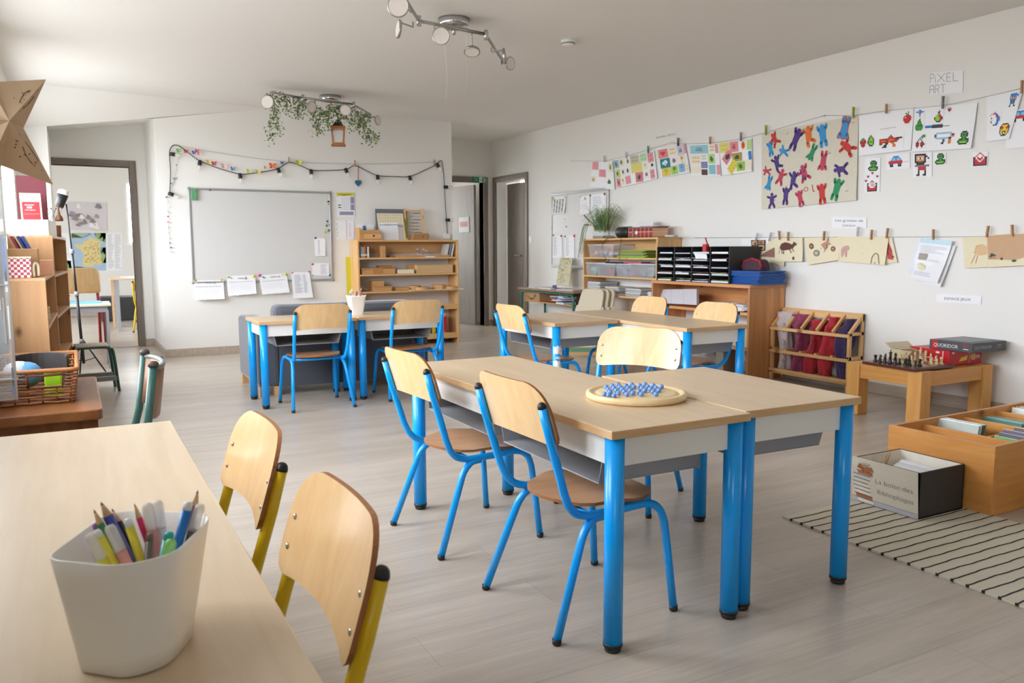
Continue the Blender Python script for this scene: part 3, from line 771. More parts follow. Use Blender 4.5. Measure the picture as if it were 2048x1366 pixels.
ZP = [
 ('highlighter', 'yellow highlighter with a clear cap leaning at the left rim of the pot', 'highlighter', (180, 1066, .775), (.045, 1.06), .0075, 'y', 'felt', None, 'capw'),
 ('felt_pen', 'bright yellow felt pen with a white end beside the clear-capped highlighter', 'felt pen', (192, 1060, .778), (.06, 1.07), .0055, 'yy', 'plug', None, 'w'),
 ('pencil', 'green coloured pencil in the foreground pot', 'pencil', (187, 1018, .80), (.055, 1.10), .0042, 'g', 'pencil', None, None),
 ('pencil', 'thick blue coloured pencil in the foreground pot', 'pencil', (201, 1003, .805), (.075, 1.09), .006, 'b', 'pencil', 'gr', None),
 ('pencil', 'dark graphite pencil behind the thick blue pencil', 'pencil', (223, 1016, .79), (.085, 1.08), .0042, 'k', 'pencil', None, None),
 ('felt_pen', 'pink felt pen with a clear cap below the blue pencil', 'felt pen', (217, 1050, .782), (.07, 1.05), .0065, 'pk', 'felt', None, 'capw'),
 ('felt_pen', 'yellow felt pen with a white end in the middle of the pot', 'felt pen', (254, 1038, .785), (.075, 1.09), .0055, 'yy', 'plug', None, 'w'),
 ('pencil', 'magenta pencil with a dark point in the foreground pot', 'pencil', (268, 1006, .80), (.09, 1.10), .004, 'p', 'pencil', 'vi', None),
 ('felt_pen', 'light pink felt pen with a tall clear cap in the foreground pot', 'felt pen', (293, 1006, .80), (.085, 1.10), .0065, 'pk', 'felt', None, 'capw'),
 ('felt_pen', 'colourless felt pen standing right of the light pink one', 'felt pen', (314, 1001, .80), (.09, 1.11), .0065, 'w', 'felt', None, 'capw'),
 ('pencil', 'brown hexagonal pencil showing its flat end at the front rim', 'pencil', (300, 1066, .767), (.05, 1.05), .005, 'gr', 'plug', None, 'gr'),
 ('felt_pen', 'turquoise felt pen at the right front of the pot', 'felt pen', (340, 1064, .772), (.055, 1.06), .0065, 't', 'plug', None, 't'),
 ('felt_pen', 'light green pen with a green cap at the front right rim', 'felt pen', (343, 1078, .766), (.06, 1.06), .0065, 'lg', 'felt', None, 'lg'),
 ('felt_pen', 'blue felt pen with a white end at the right of the pot', 'felt pen', (378, 1004, .80), (.07, 1.09), .0062, 'lb', 'plug', None, 'w'),
 ('felt_pen', 'grey felt pen with a clear cap beside the blue one', 'felt pen', (402, 1008, .795), (.08, 1.09), .0062, 'gr', 'felt', None, 'capw'),
 ('pencil', 'dark red pencil standing highest at the right rim of the pot', 'pencil', (396, 979, .81), (.09, 1.10), .0045, 'r', 'pencil', 'vi', None),
 ('felt_pen', 'pale violet felt pen behind the green coloured pencil', 'felt pen', (190, 1046, .778), (.05, 1.09), .005, 'pu', 'plug', None, 'pu'),
]
for (nm, lb, ct, (px, py, z), (fx, fy), r, b, kd, tp, cp) in ZP:
    a, b2 = inpot(px, py, z, fx, fy)
    pen(nm, lb, ct, a, b2, r, wc[b], kd, wc.get(tp), (M['capw'] if cp == 'capw' else wc.get(cp)), group='pens in the foreground pot')

# ================================================================ SOLITAIRE BOARD
bx, by = 1.592, 2.105
b = thing('marble_board', 'round wooden solitaire board full of blue marbles', 'board game', (bx, by, HT))
MB().lathe([(.155, 0), (.162, .004), (.164, .012), (.162, .020), (.155, .0225), (.147, .0215), (.140, .0155), (.133, .015), (.127, .0195), (.120, .0205), (0, .0205)], n=64).build('board', wood('pale_birch', '#dfc08c', '#edd7ab', 'x', 18, 10, .4), b)
mk = pmat('blue_marble', '#6f9ae0', .12, var=.25, scale=160)
proto = MB().ball((0, 0, 0), .0082, 14)
cells = [(i, j) for i in range(-3, 4) for j in range(-3, 4) if abs(i) < 2 or abs(j) < 2 or True]
def in_board(i, j): return abs(i)+abs(j) <= 4 and max(abs(i), abs(j)) <= 3
first = None; k = 0
skip = {(0, -3), (1, -3), (0, 0), (-1, -2), (2, -2)}
spots = [(i*.0325, j*.0325) for i, j in cells if in_board(i, j) and (i, j) not in skip]
rim_spots = [(-.131, .030), (-.135, .010), (-.134, -.010)]
GM = 'blue marbles on the solitaire board'
for (x, y) in spots+rim_spots:
    a = R(18); X = x*math.cos(a)-y*math.sin(a); Y = x*math.sin(a)+y*math.cos(a)
    z = HT+.0205+.0075 if (x, y) in spots else HT+.0165+.0085
    if first is None:
        first = proto.build('marble', mk); o = first
    else:
        o = first.copy(); C.objects.link(o)
    o.location = (bx+X, by+Y, z); o.rotation_euler = (rnd.random()*3, rnd.random()*3, 0)
    tag(o, 'small blue glass marble on the round solitaire board', 'marble', GM)

# ================================================================ WHITE PENCIL POT ON THE FAR DESK
px, py = 1.90, 6.05
pot = thing('pencil_pot', 'small white tapered pencil pot on the desk behind the sofa', 'pencil pot', (px, py, .62))
m = MB(); sq = rrect(1, 1, .12, 3)
def sqr(w, z): return [Vector((x*w, y*w, z)) for x, y in sq]
loft(m, [sqr(.085, .0), sqr(.125, .138), sqr(.130, .140), sqr(.130, .146), sqr(.122, .146), sqr(.082, .006)])
m.face(sqr(.085, 0)[::-1]); m.face(sqr(.082, .006)); m.build('pot_body', 'offwhite', pot)
MB().tube([(.065, 0, .140), (.080, 0, .150), (.084, .01, .138), (.070, .012, .128)], .003, 6).build('handle', 'offwhite', pot)
for (dx, dy, h, c, lb) in ((-.04, 0, .185, '#d6d3cc', 'white felt pen at the left of the far pot'), (-.02, .02, .195, '#e7e7ea', 'tall white felt pen in the far pot'), (-.005, -.02, .175, '#d8643f', 'orange felt pen in the far pot'),
                           (.012, .01, .18, '#3a6fb5', 'blue felt pen in the far pot'), (.03, -.01, .178, '#c98b8b', 'pink felt pen in the far pot'), (.045, .01, .205, '#7a2430', 'dark red pencil leaning highest in the far pot')):
    pen('felt_pen' if 'felt' in lb else 'pencil', lb, 'pen', (px+dx*.5, py+dy, .63), (px+dx*1.1, py+dy*1.2, .62+h), .005, col(c, .4), 'felt' if 'felt' in lb else 'pencil', group='pens in the far white pot')

# ================================================================ SOFA
s = thing('sofa', 'dark grey velour sofa seen from behind, back to the desks', 'sofa', (1.95, 6.75, 0))
def so(x0, y0, z0, x1, y1, z1, nm, bev=.03):
    return MB().box(x0-1.95, y0-6.75, z0, x1-1.95, y1-6.75, z1).build(nm, 'greyfab', s, bev=bev)
so(1.36, 6.32, .07, 2.55, 6.50, .52, 'back_panel', .015)
so(1.345, 6.34, .50, 2.50, 6.54, .695, 'back_cushion', .05)
so(1.20, 6.30, .07, 1.36, 7.10, .575, 'armrest', .03)
so(2.45, 6.30, .07, 2.60, 7.10, .575, 'armrest', .03)
so(1.36, 6.48, .08, 2.45, 7.08, .36, 'seat', .04)
for (x, y) in ((1.235, 6.335), (2.565, 6.335), (1.235, 7.065), (2.565, 7.065), (1.345, 6.335)):
    MB().box(x-1.95-.025, y-6.75-.025, 0, x-1.95+.025, y-6.75+.025, .072).build('foot', 'pine_z', s)
MB().box(1.37-1.95, 6.318-6.75, .06, 2.45-1.95, 6.322-6.75, .15).build('hem', 'greyfab', s)

# ================================================================ LEFT SIDE: SHELVES BY THE WINDOW WALL
def shelf_unit(name, label, x0, x1, y0, y1, zs, z1, mats, t=.018, group=None, kick=.05):
    """side panels at y0 and y1, open towards x1"""
    u = thing(name, label, 'shelf unit', ((x0+x1)/2, (y0+y1)/2, 0), 0, group); ox, oy = (x0+x1)/2, (y0+y1)/2
    fx = MB
    for y in (y0, y1-t): MB().box(x0-ox, y-oy, 0, x1-ox, y+t-oy, z1).build('side_panel', mats[2], u, bev=.0015)
    MB().box(x0-ox, y0-oy, z1, x1-ox, y1-oy, z1+t).build('top', mats[1], u, bev=.0015)
    for z in zs: MB().box(x0-ox, y0+t-oy, z, x1-ox, y1-t-oy, z+t).build('shelf', mats[1], u, bev=.0015)
    MB().box((x0 if x0 < x1 else x0-.006)-ox, y0+t-oy, kick, (x0+.006 if x0 < x1 else x0)-ox, y1-t-oy, z1).build('back_panel', mats[0], u)
    return u
L1 = shelf_unit('bookcase', 'low pine bookcase with a knotty side panel, by the window wall', -.31, -.119, 5.05, 6.25, [.06, .42, .69], .955, ['lpine_y', 'lpine_y', 'lpine_z'])
L2 = shelf_unit('bookcase', 'tall pine bookcase behind the low one by the window wall', -.33, -.07, 6.27, 7.5, [.06, .36, .66, .94], 1.20, ['lpine_y', 'lpine_y', 'lpine_z'])
L1.rotation_euler = (0, 0, R(-1.2)); L2.rotation_euler = (0, 0, R(-3.3))
# small things on the low bookcase
ZL = .975
b = thing('storage_box', 'red gingham fabric box on the low pine bookcase', 'box', (-.245, 5.12, ZL))
MB().box(-.055, -.05, 0, .05, .06, .105).build('box_body', 'gingham', b); MB().box(-.057, -.052, .105, .052, .062, .112).build('rim', 'cream', b)
tag(MB().box(-.33, 5.24, ZL, -.165, 5.44, ZL+.155).build('cardboard_box', 'card', loc=(-.25, 5.34, ZL), bev=.003), 'plain brown cardboard box behind the gingham box', 'box')
tag(MB().tube(bez([(-.185, 5.10, ZL+.004), (-.186, 5.10, ZL+.06), (-.175, 5.12, ZL+.075), (-.165, 5.13, ZL+.06), (-.165, 5.13, ZL+.006)], 4), .008, 8).build('wooden_peg', 'cream', loc=(-.17, 5.12, ZL)), 'cream bent wooden peg beside the gingham box', 'peg')
b = thing('card_box', 'small orange and pink card box on the low pine bookcase', 'box', (-.175, 5.55, ZL))
MB().box(-.07, -.05, 0, .0, .05, .085).build('box_front', col('#c8502c'), b); MB().box(.0, -.05, 0, .075, .05, .088).build('box_side', col('#e7b193'), b)
sh = MB().box(-.055, -.0525, .045, -.02, -.0505, .07).build('printed_label', 'paper', b)
for i, (c, dx, nm) in enumerate((('#7a2735', 0, 'dark red binder leaning on the low pine bookcase'), ('#20346f', .034, 'navy blue folder leaning beside the dark red binder'), ('#24408a', .058, 'blue folder leaning nearest the tall bookcase panel'))):
    m = MB(); ang = Matrix.Rotation(R(-24), 3, 'Y')
    m.obox((-.265+dx+.04, 6.0, ZL+.012), .014, .22, .24, mat=ang)
    tag(m.build('folder', col(c, .5), loc=(-.25+dx, 6.0, ZL)), nm, 'folder', 'folders leaning on the low bookcase')
for (y, z, nm) in ((5.6, .708, 'small pale wooden toy tower on the upper open shelf'), (5.5, .438, 'white domino-like block on the middle open shelf'), (5.5, .078, 'white rolled strip on the lowest shelf of the low bookcase')):
    m = MB()
    for k in range(4): m.box(-.165, y-.03, z+.02*k, -.135, y+.03, z+.02*k+.018)
    tag(m.build('wooden_blocks', 'cream', loc=(-.15, y, z), bev=.003), nm, 'toy')
# wooden tray with things on the tall bookcase
ZT = 1.218
b = thing('wooden_box', 'long whitewashed wooden box on top of the tall pine bookcase', 'box', (-.235, 6.62, ZT), R(-3.3))
MB().box(-.16, -.32, 0, .13, .32, .105).build('box_body', wood('whitewood', '#cfc4a8', '#dfd6bd', 'x', 18, 12, .5), b, bev=.003); MB().box(-.162, -.322, .0, .132, -.319, .012).build('bottom_strip', 'alu', b)
ZT2 = ZT+.105
b = thing('folder_case', 'large dark red folder standing on the whitewashed box', 'folder', (-.19, 6.62, ZT2))
MB().box(-.12, 0, 0, .06, .03, .31).build('cover', col('#6d2a33', .5), b, bev=.004)
b = thing('picture_book', 'red and beige booklet leaning on the dark red folder', 'book', (-.235, 6.55, ZT2))
sh = Sheet([(-.29, 6.52, ZT2+.185), (-.165, 6.52, ZT2+.185), (-.16, 6.50, ZT2+.001), (-.285, 6.50, ZT2+.001)], thick=.006, nx=2, ny=2)
sh.c = [p-Vector((-.235, 6.55, ZT2)) for p in sh.c]; sh.n = Vector((0, -1, .1)).normalized()
sh.base('cream').rect(.08, .0, .92, .68, '#b3202a').rect(.2, .55, .65, .58, '#f1dcd6').rect(.3, .44, .55, .52, '#f1dcd6').rect(.2, .36, .7, .39, '#f1dcd6').rect(.15, .2, .85, .27, '#d98e84').rect(.2, .9, .6, .92, '#8d8775')
sh.done('cover', b)
b = thing('dried_branch', 'thin dried twigs with small buds beside the dark red folder', 'twigs', (-.1, 6.6, ZT2))
m = MB(); q = random.Random(3)
for i in range(6):
    p = Vector((rnd.uniform(-.03, .03), 0, 0)); pts = [p]
    for k in range(4): p = p+Vector((q.uniform(-.02, .02), q.uniform(-.02, .02), .022)); pts.append(p)
    m.tube(pts, .0009, 4); m.ball(pts[-1], .004, 6)
m.build('twigs', col('#4d3524'), b)
b = thing('wooden_bird', 'small brown carved figure with a long neck on the whitewashed box', 'figurine', (-.062, 6.56, ZT2))
MB().lathe([(.024, 0), (.026, .012), (.020, .03), (.010, .045), (.006, .07), (.005, .10), (.008, .106), (.004, .116), (0, .118)], n=14).build('figure', col('#6b3f22'), b)
b = thing('wooden_cup', 'small brown beaker standing behind the whitewashed box', 'beaker', (-.09, 7.15, ZT))
MB().lathe([(.03, 0), (.033, .09), (.029, .09), (.027, .01), (0, .01)], n=16).build('cup_body', col('#8a5a3a'), b)
# clear pocket hanger at the very edge
b = thing('pocket_hanger', 'tall clear plastic pocket hanger at the edge of the picture', 'hanger', (-.230, 3.30, 0))
m = MB(); q = random.Random(5); cs = [col(c, .15) for c in ('#d9dcdd', '#c98f5a', '#5a77b0', '#e9e6e0', '#8c8f94', '#b35d43')]
m.box(-.06, -.004, .60, .032, .004, 1.36); pm = m.build('pockets', 'clear', b)
m = MB()
for i in range(26):
    x = q.uniform(-.058, .028); z = q.uniform(.6, 1.2); m.box(x, -.003, z, x+q.uniform(.002, .008), .003, z+q.uniform(.06, .16), q.randrange(6))
m.build('reflection_strips', cs, b)  # coloured streaks stand for reflections in the clear plastic
m = MB().box(.030, -.006, .60, .036, .006, 1.36).box(-.06, -.007, .67, .040, .007, .676).box(-.06, -.007, 1.0, .036, .007, 1.004)
m.build('edge_rail', 'alu', b)
MB().tube([(-.02, 0, 1.36), (-.02, 0, 2.63)], .0012, 5).build('hanging_cord', 'paper', b)

# star lantern
st = thing('star_lantern', 'brown perforated paper star lantern hanging by the window', 'lantern', (-.188, 2.75, 1.478), R(46))
m = MB(); cc = Vector((0, 0, 0)); npt = 5; RO, RI, TH = .268, .122, .080
ring = []
for i in range(2*npt):
    a = PI/2+R(18)+PI*i/npt; r = RO if i % 2 == 0 else RI
    ring.append(Vector((r*math.cos(a), 0, r*math.sin(a))))
for sgn in (-1, 1):
    apex = Vector((0, sgn*TH, 0))
    for i in range(2*npt):
        a, b_ = ring[i], ring[(i+1) % (2*npt)]; m.add([apex, a, b_], [(0, 1, 2)])
q = random.Random(9)
for i in range(0, 2*npt, 2):
    tip = ring[i]
    for side, nb in ((0, ring[i-1]), (1, ring[(i+1) % (2*npt)])):
        ap = Vector((0, -TH, 0)); nn = (tip-ap).cross(nb-ap).normalized()
        if nn.y > 0: nn = -nn
        for k in range(12):
            u, v = q.uniform(.15, .75), q.uniform(.1, .6)
            if u+v > .92: continue
            p = ap+(tip-ap)*u+(nb-ap)*v*(1-u)+nn*.0006; e1 = (tip-ap).normalized(); e2 = nn.cross(e1)
            rr = q.choice((.0018, .0024, .0032))
            m.add([p+e1*rr*math.cos(2*PI*j/8)+e2*rr*math.sin(2*PI*j/8) for j in range(8)], [tuple(range(8))], 1)
        c_ = [ap+(tip-ap)*(.3+.05*j)+(nb-ap)*(.28-.012*(j-3)**2)*(1-.3)+nn*.0007 for j in range(7)]
        m.tube(c_, .0011, 4, 1)
m.build('paper_star', ['kraft', col('#6d4a33')], st)
MB().tube([(0, 0, RO-.005), (0, 0, 2.63-1.470)], .0012, 5).build('hanging_cord', 'paper', st)

# bench, basket
ZB = .44
bn = thing('bench', 'old brown wooden bench with a worn top under the wicker basket', 'bench', (-.12, 4.40, 0))
m = MB(); o2 = rounded([(-.28, -.53), (.20, -.53), (.20, .52), (-.28, .52)], [.01, .03, .03, .01], 4)
m.prism(o2, lambda x, y, h: Vector((x, y, ZB-.045+h)), .045); m.build('bench_top', 'dark_y', bn, bev=.006)
for (x, y) in ((-.24, -.46), (.15, -.46), (-.24, .45), (.15, .45)): MB().box(x-.03, y-.03, 0, x+.03, y+.03, ZB-.045).build('leg', 'dark_y', bn)
MB().box(-.26, -.47, ZB-.12, -.22+.40, -.45, ZB-.045).build('rail', 'dark_y', bn)
tag(MB().lathe([(.05, 0), (.065, .10), (.06, .10), (.045, .006), (0, .006)], (-.0, 4.32, 0), 18).build('green_pot', col('#a9c26a'), loc=(0, 4.32, 0)), 'pale green pot on the floor under the brown bench', 'pot')
bs = thing('wicker_basket', 'brown wicker basket with cut-out handles on the worn bench', 'basket', (-.175, 4.42, ZB))
m = MB(); W0, W1, D0, D1, HB = .29, .335, .60, .70, .155
def bpt(u, z, off=0):
    """u 0..1 round the rectangle; z 0..1"""
    Wd = W0+(W1-W0)*z+off; Dd = D0+(D1-D0)*z+off; P = 2*(Wd+Dd); d = u*P
    if d < Wd: p = (-Wd/2+d, -Dd/2)
    elif d < Wd+Dd: p = (Wd/2, -Dd/2+d-Wd)
    elif d < 2*Wd+Dd: p = (Wd/2-(d-Wd-Dd), Dd/2)
    else: p = (-Wd/2, Dd/2-(d-2*Wd-Dd))
    return Vector((p[0], p[1], z*HB))
rows, cols = 11, 34
def in_handle(u, z): return (.07 < u < .135 and .52 < z < .86)
for j in range(rows):
    z = (j+.5)/rows
    seg = []
    for i in range(cols*4+1):
        u = i/(cols*4) % 1.0
        if in_handle(u, z):
            if len(seg) > 1: m.tube(seg, .0048, 6, mi=j % 2)
            seg = []; continue
        seg.append(bpt(u, z, .010*math.sin(2*PI*u*cols/2+(j % 2)*PI)))
    if len(seg) > 1: m.tube(seg, .0048, 6, mi=j % 2)
for i in range(cols):
    u = (i+.25)/cols
    if in_handle(u, .7): m.tube([bpt(u, 0), bpt(u, .5)], .004, 6); continue
    m.tube([bpt(u, 0), bpt(u, 1)], .004, 6)
m.build('woven_sides', ['wicker', 'wickerd'], bs)
MB().box(-W0/2, -D0/2, 0, W0/2, D0/2, .006).build('base', 'wickerd', bs)
m = MB(); m.tube([bpt(i/80 % 1, 1) for i in range(81)], .010, 8); m.build('rim', 'wicker', bs)
MB().tube([bpt(.07, .52, .012), bpt(.07, .88, .012), bpt(.135, .88, .012), bpt(.135, .52, .012), bpt(.07, .52, .012)], .006, 6).build('handle', 'wickerd', bs)
tag(MB().ball((-.22, 4.33, ZB+.11), .072, 18, 0, (1, 1, .85)).ball((-.245, 4.33, ZB+.118), .068, 18, 1, (1, 1.02, .85)).build('helmet', [col('#4f86b0', .3), col('#a9b4ba', .3)], loc=(-.22, 4.33, ZB)), 'blue and grey round helmet lying in the wicker basket', 'helmet')
m = MB()
for k in range(13):
    a = R(-10)+PI*1.1*k/12; r = .155
    m.obox((-.165+r*math.cos(a)*.75, 4.50+r*math.sin(a), ZB+.03), .012, .045, .145, a)
tag(m.build('black_band', col('#3a3533', .6), loc=(-.1, 4.5, ZB), bev=.003), 'curved black ribbed band standing in the wicker basket', 'band')
tag(MB().box(-.14, 4.16, ZB+.02, -.07, 4.23, ZB+.14).build('green_case', col('#8fc31f', .4), loc=(-.1, 4.2, ZB), bev=.008), 'lime green case showing through the basket handle', 'case')
# green metal school chair, back only
gc = thing('old_school_chair', 'old green metal chair with a worn curved wooden back', 'chair', (.155, 2.86, 0), R(180))
for s_ in (-1, 1):
    MB().tube([(0, s_*.17, 0), (.03, s_*.17, .40), (-.02, s_*.17, .58), (-.045, s_*.17, .765)], .0125, 12).build('side_tube', col('#35605a', .4), gc)
    MB().tube([(.36, s_*.17, 0), (.35, s_*.17, .38), (.32, s_*.17, .41), (.04, s_*.17, .40)], .0125, 12).build('leg', col('#35605a', .4), gc)
    MB().lathe([(.016, 0), (.016, .010), (.011, .016), (0, .018)], (-.046, s_*.17, .765), 12).build('end_cap', col('#4a4039'), gc)
m = MB(); nx = 12; vs = []
for d in (0, .010):
    for z in (.60, .755):
        for i in range(nx+1):
            y = -.17+.34*i/nx; vs.append((-.02-(z-.58)*.13-.05*math.sqrt(max(0, 1-(y/.172)**2))+.012-d, y, z))
fs = []
for b_ in (0, 2*(nx+1)): fs += [(b_+i, b_+i+1, b_+nx+2+i, b_+nx+1+i) for i in range(nx)]
for r_ in (0, nx+1): fs += [(r_+i, r_+i+1, 2*(nx+1)+r_+i+1, 2*(nx+1)+r_+i) for i in range(nx)]
m.add(vs, fs, 0, True); m.build('backrest', wood('worn_brown', '#8d6a50', '#a88468', 'z', 20, 8, .5), gc)
m = MB(); m.tube([Vector(vs[nx+1+i])+Vector((-.005, 0, .004)) for i in range(nx+1)], .008, 8); m.build('top_rim', col('#7b8079', .4), gc)
MB().box(.03, -.18, .415, .38, .18, .43).build('seat', 'plyseat', gc, bev=.005)
# low green metal stool bench
sb = thing('metal_bench', 'low green metal bench with a wooden seat near the left doorway', 'bench', (.06, 7.25, 0), R(4))
gm = col('#2c5a4c', .35)
for y in (-.13, .13):
    MB().tube(bez([(-.07, y, .36), (.10, y, .36), (.155, y, .345), (.18, y, .30), (.205, y, 0)], 4), .012, 10).build('frame_tube', gm, sb)
    MB().tube(bez([(-.06, y, .36), (-.085, y, .30), (-.095, y, 0)], 4), .012, 10).build('leg', gm, sb)
MB().box(-.08, -.14, .358, .155, .14, .372).build('seat', wood('grey_seat_wood', '#9d8f7e', '#b5a896', 'x', 20, 10, .5), sb, bev=.004)
for y in (-.13, .13): MB().box(-.09, y-.02, .09, .195, y+.02, .125).build('crossbar', col('#8c8a88', .4), sb)
# spot lamp on a tripod
tl = thing('tripod_lamp', 'black spot lamp with a white top on a tall tripod', 'lamp', (.04, 8.1, 0))
MB().tube([(0, 0, .12), (-.02, 0, .75)], .013, 10).tube([(-.02, 0, .7), (-.035, 0, 1.12)], .010, 10).tube([(-.035, 0, 1.1), (-.055, 0, 1.52)], .006, 8).build('pole', 'black', tl)
for z, x in ((.74, -.02), (1.11, -.035), (.32, -.005)): MB().lathe([(.018, -.02), (.018, .02)], (x, 0, z), 10).build('clamp', 'greyp', tl)
for a in (R(-20), R(100), R(220)):
    MB().tube([(0, 0, .34), (.20*math.cos(a), .20*math.sin(a), .008)], .007, 8).build('leg', 'black', tl)
    MB().tube([(0, 0, .14), (.10*math.cos(a), .10*math.sin(a), .172)], .004, 6).build('brace', 'black', tl)
hd = MB().lathe([(.028, -.085), (.034, -.08), (.044, .03)], (-.085, 0, 1.57), 20, m=Matrix.Rotation(R(18), 3, 'Y')).build('lamp_head', 'black', tl)
MB().lathe([(.046, .03), (.044, .055), (.03, .07), (0, .075)], (-.085, 0, 1.57), 20, m=Matrix.Rotation(R(18), 3, 'Y')).build('diffuser', 'offwhite', tl)
# desk with a pale top behind the shelves
wd = thing('small_desk', 'small desk with a pale top beside the left doorway', 'desk', (.10, 8.75, 0))
MB().box(-.30, -.22, .595, .20, .22, .62).build('desk_top', col('#d9d6c2', .4), wd, bev=.004)
MB().box(-.28, -.2, .54, .17, .2, .595).build('drawer_case', 'greyp', wd)
for (x, y) in ((-.27, -.19), (.165, -.19), (-.27, .19), (.165, .19)): MB().box(x-.012, y-.012, 0, x+.012, y+.012, .56).build('leg', 'greyp', wd)
tag(MB().box(-.14, 8.60, .62, .22, 8.85, .634).build('folder', col('#6fb0d6', .4), loc=(0, 8.7, .62), bev=.003), 'light blue folder lying on the small pale desk', 'folder')
m = MB()
for k in range(7): m.obox((-.12+.03*rnd.random(), 8.72+.1*rnd.random(), .634+.012*k), .12, .05, .014, rnd.random()*3)
tag(m.build('cloth_bundle', col('#2b2a2e', .8), loc=(-.1, 8.75, .634)), 'heap of black straps on the light blue folder', 'straps')
b = thing('toy_top', 'tiny blue spinning top lying on the floor by the alcove corner', 'toy', (.752, 9.0, 0))
MB().lathe([(0, 0), (.022, .012), (.024, .018), (.012, .024), (.006, .035), (0, .036)], n=14).build('top_body', col('#2c2f86', .4), b)

# ================================================================ CLASSROOM SEEN THROUGH THE LEFT DOOR
sh = Sheet([ony(80, 466, YN-.006), ony(245, 466, YN-.006), ony(246, 541, YN-.006), ony(82, 541, YN-.006)])
sh.base('paper').rect(.37, .0, .79, 1, '#a9c2da')
sh.lines(.01, .05, .33, .97, 18, '#c9ccd2', 3); sh.lines(.81, .05, .89, .97, 20, '#b9bcc2', 4); sh.lines(.90, .05, .98, .97, 20, '#b9bcc2', 5)
sh.poly([(.37,.87),(.52,.87),(.58,.93),(.6,1),(.37,1)], '#93b068').poly([(.64,1),(.67,.88),(.72,.80),(.79,.74),(.79,1)], '#93b068').poly([(.37,0),(.37,.12),(.48,.10),(.55,.06),(.6,0)], '#93b068').poly([(.72,.62),(.72,.3),(.74,.2),(.79,.2),(.79,.62)], '#9fb86c')
sh.poly([(.40,.68),(.45,.72),(.47,.68),(.51,.72),(.52,.82),(.54,.78),(.57,.80),(.59,.9),(.62,.88),(.66,.82),(.73,.76),(.72,.62),(.70,.5),(.73,.4),(.72,.28),(.74,.2),(.70,.14),(.64,.17),(.62,.1),(.56,.10),(.49,.16),(.51,.3),(.51,.45),(.48,.55),(.44,.6)], '#dfca8a', .0012)
q = random.Random(2)
for i in range(60): sh.disc(q.uniform(.52, .70), q.uniform(.2, .75), .006, .012, q.choice(('#7a5a3a', '#4f6d3a', '#8c3f33', '#5a5148')), .0018, 6)
tag(sh.done('wall_map'), 'map of France with yellow land and blue sea on the next room wall', 'map')
sh = Sheet([ony(135, 403, YN-.006), ony(214, 405, YN-.006), ony(214, 462, YN-.006), ony(137, 460, YN-.006)], curl=.02)
sh.base(col('#d9d3d6')); q = random.Random(4)
for i in range(22):
    x, y = q.uniform(.06, .85), q.uniform(.08, .85); a = q.uniform(.09, .17); b_ = q.uniform(.08, .15)
    sh.poly([(x-a*.6,y),(x-a*.2,y+b_),(x+a*.3,y+b_*.8),(x+a*.7,y-b_*.1),(x+a*.1,y-b_*.3)], q.choice(('#8d8389', '#b5aaae', '#f0ece8', '#a59a9e', '#cbb8a4')), .004+.001*i)
tag(sh.done('relief_collage'), 'grey and white torn-paper mountain collage above the map', 'collage')
sh = Sheet([ony(124, 520, YN-.006), ony(142, 522, YN-.006), ony(144, 566, YN-.006), ony(126, 566, YN-.006)]); sh.base('paper').rect(0, .1, .35, .8, '#e3dc4a').disc(.55, .75, .2, .14, '#2fa37a')
tag(sh.done('poster'), 'small poster with a green blot under the map left edge', 'poster')
nd = thing('school_desk', 'beech desk with grey metal legs in the next classroom', 'desk', (1.0, 12.85, 0))
MB().box(-.55, -.45, .71, .55, .45, .735).build('tabletop', 'beech_x', nd, bev=.003)
MB().box(-.52, .30, 0, -.49, .42, .71).build('side_panel', 'edge', nd)
for (x, y) in ((-.47, -.40), (-.47, .22), (.5, -.4), (.5, .4)): MB().box(x-.02, y-.02, 0, x+.02, y+.02, .71).build('leg', 'grey', nd)
for k, (dx, dy, nm) in enumerate(((-.3, 0, 'sheets of white paper on the next classroom desk'), (.05, .05, 'white booklet on the next classroom desk'))):
    tag(MB().obox((1+dx, 12.85+dy, .735), .21, .29, .006+.012*k, .3*k).build('paper_sheets', 'paper', loc=(1+dx, 12.85+dy, .735)), nm, 'paper')
yc = dup(c2, (.90, 12.15, 0), R(80), 'yellow chair at the next classroom desk, seen through the left door', None); del yc['group']
rc = thing('school_chair', 'wooden chair with red legs behind the small pale desk', 'chair', (.05, 10.95, 0), R(-84))
for s_ in (-1, 1):
    MB().tube([(0, s_*.2, 0), (.04, s_*.2, .40), (0, s_*.2, .58), (-.05, s_*.2, .80)], .016, 12).build('side_tube', 'red', rc)
    MB().tube([(.45, s_*.2, 0), (.42, s_*.2, .38), (.38, s_*.2, .42), (.04, s_*.2, .41)], .016, 12).build('leg', 'red', rc)
m = MB(); o2 = rrect(.46, .30, [.07, .07, .03, .03]); m.prism(o2, lambda x, y, h: Vector((-.03-.16*y+h+.04*(x/.23)**2, x, .76+y)), .012); m.build('backrest', 'ply', rc)
MB().box(.02, -.21, .43, .44, .21, .445).build('seat', 'ply', rc, bev=.006)
tag(MB().box(.36, 14.3, 0, .85, 14.8, .38).build('storage_bin', col('#2a2a2c', .5), loc=(.6, 14.5, 0), bev=.02), 'black storage bin on the floor of the next classroom', 'bin')
ofc = thing('desk_chair', 'black office chair base with a yellow ring behind the far desk', 'chair', (1.05, 13.55, 0))
MB().tube([(0, 0, .1), (0, 0, .62)], .03, 12).build('gas_column', 'black', ofc); MB().lathe([(.0, .6), (.22, .62), (.22, .66), (0, .67)], n=24).build('seat', 'ply', ofc)
MB().lathe([(.20, .24), (.215, .25), (.20, .26)], n=24).build('foot_ring', 'yellow', ofc)
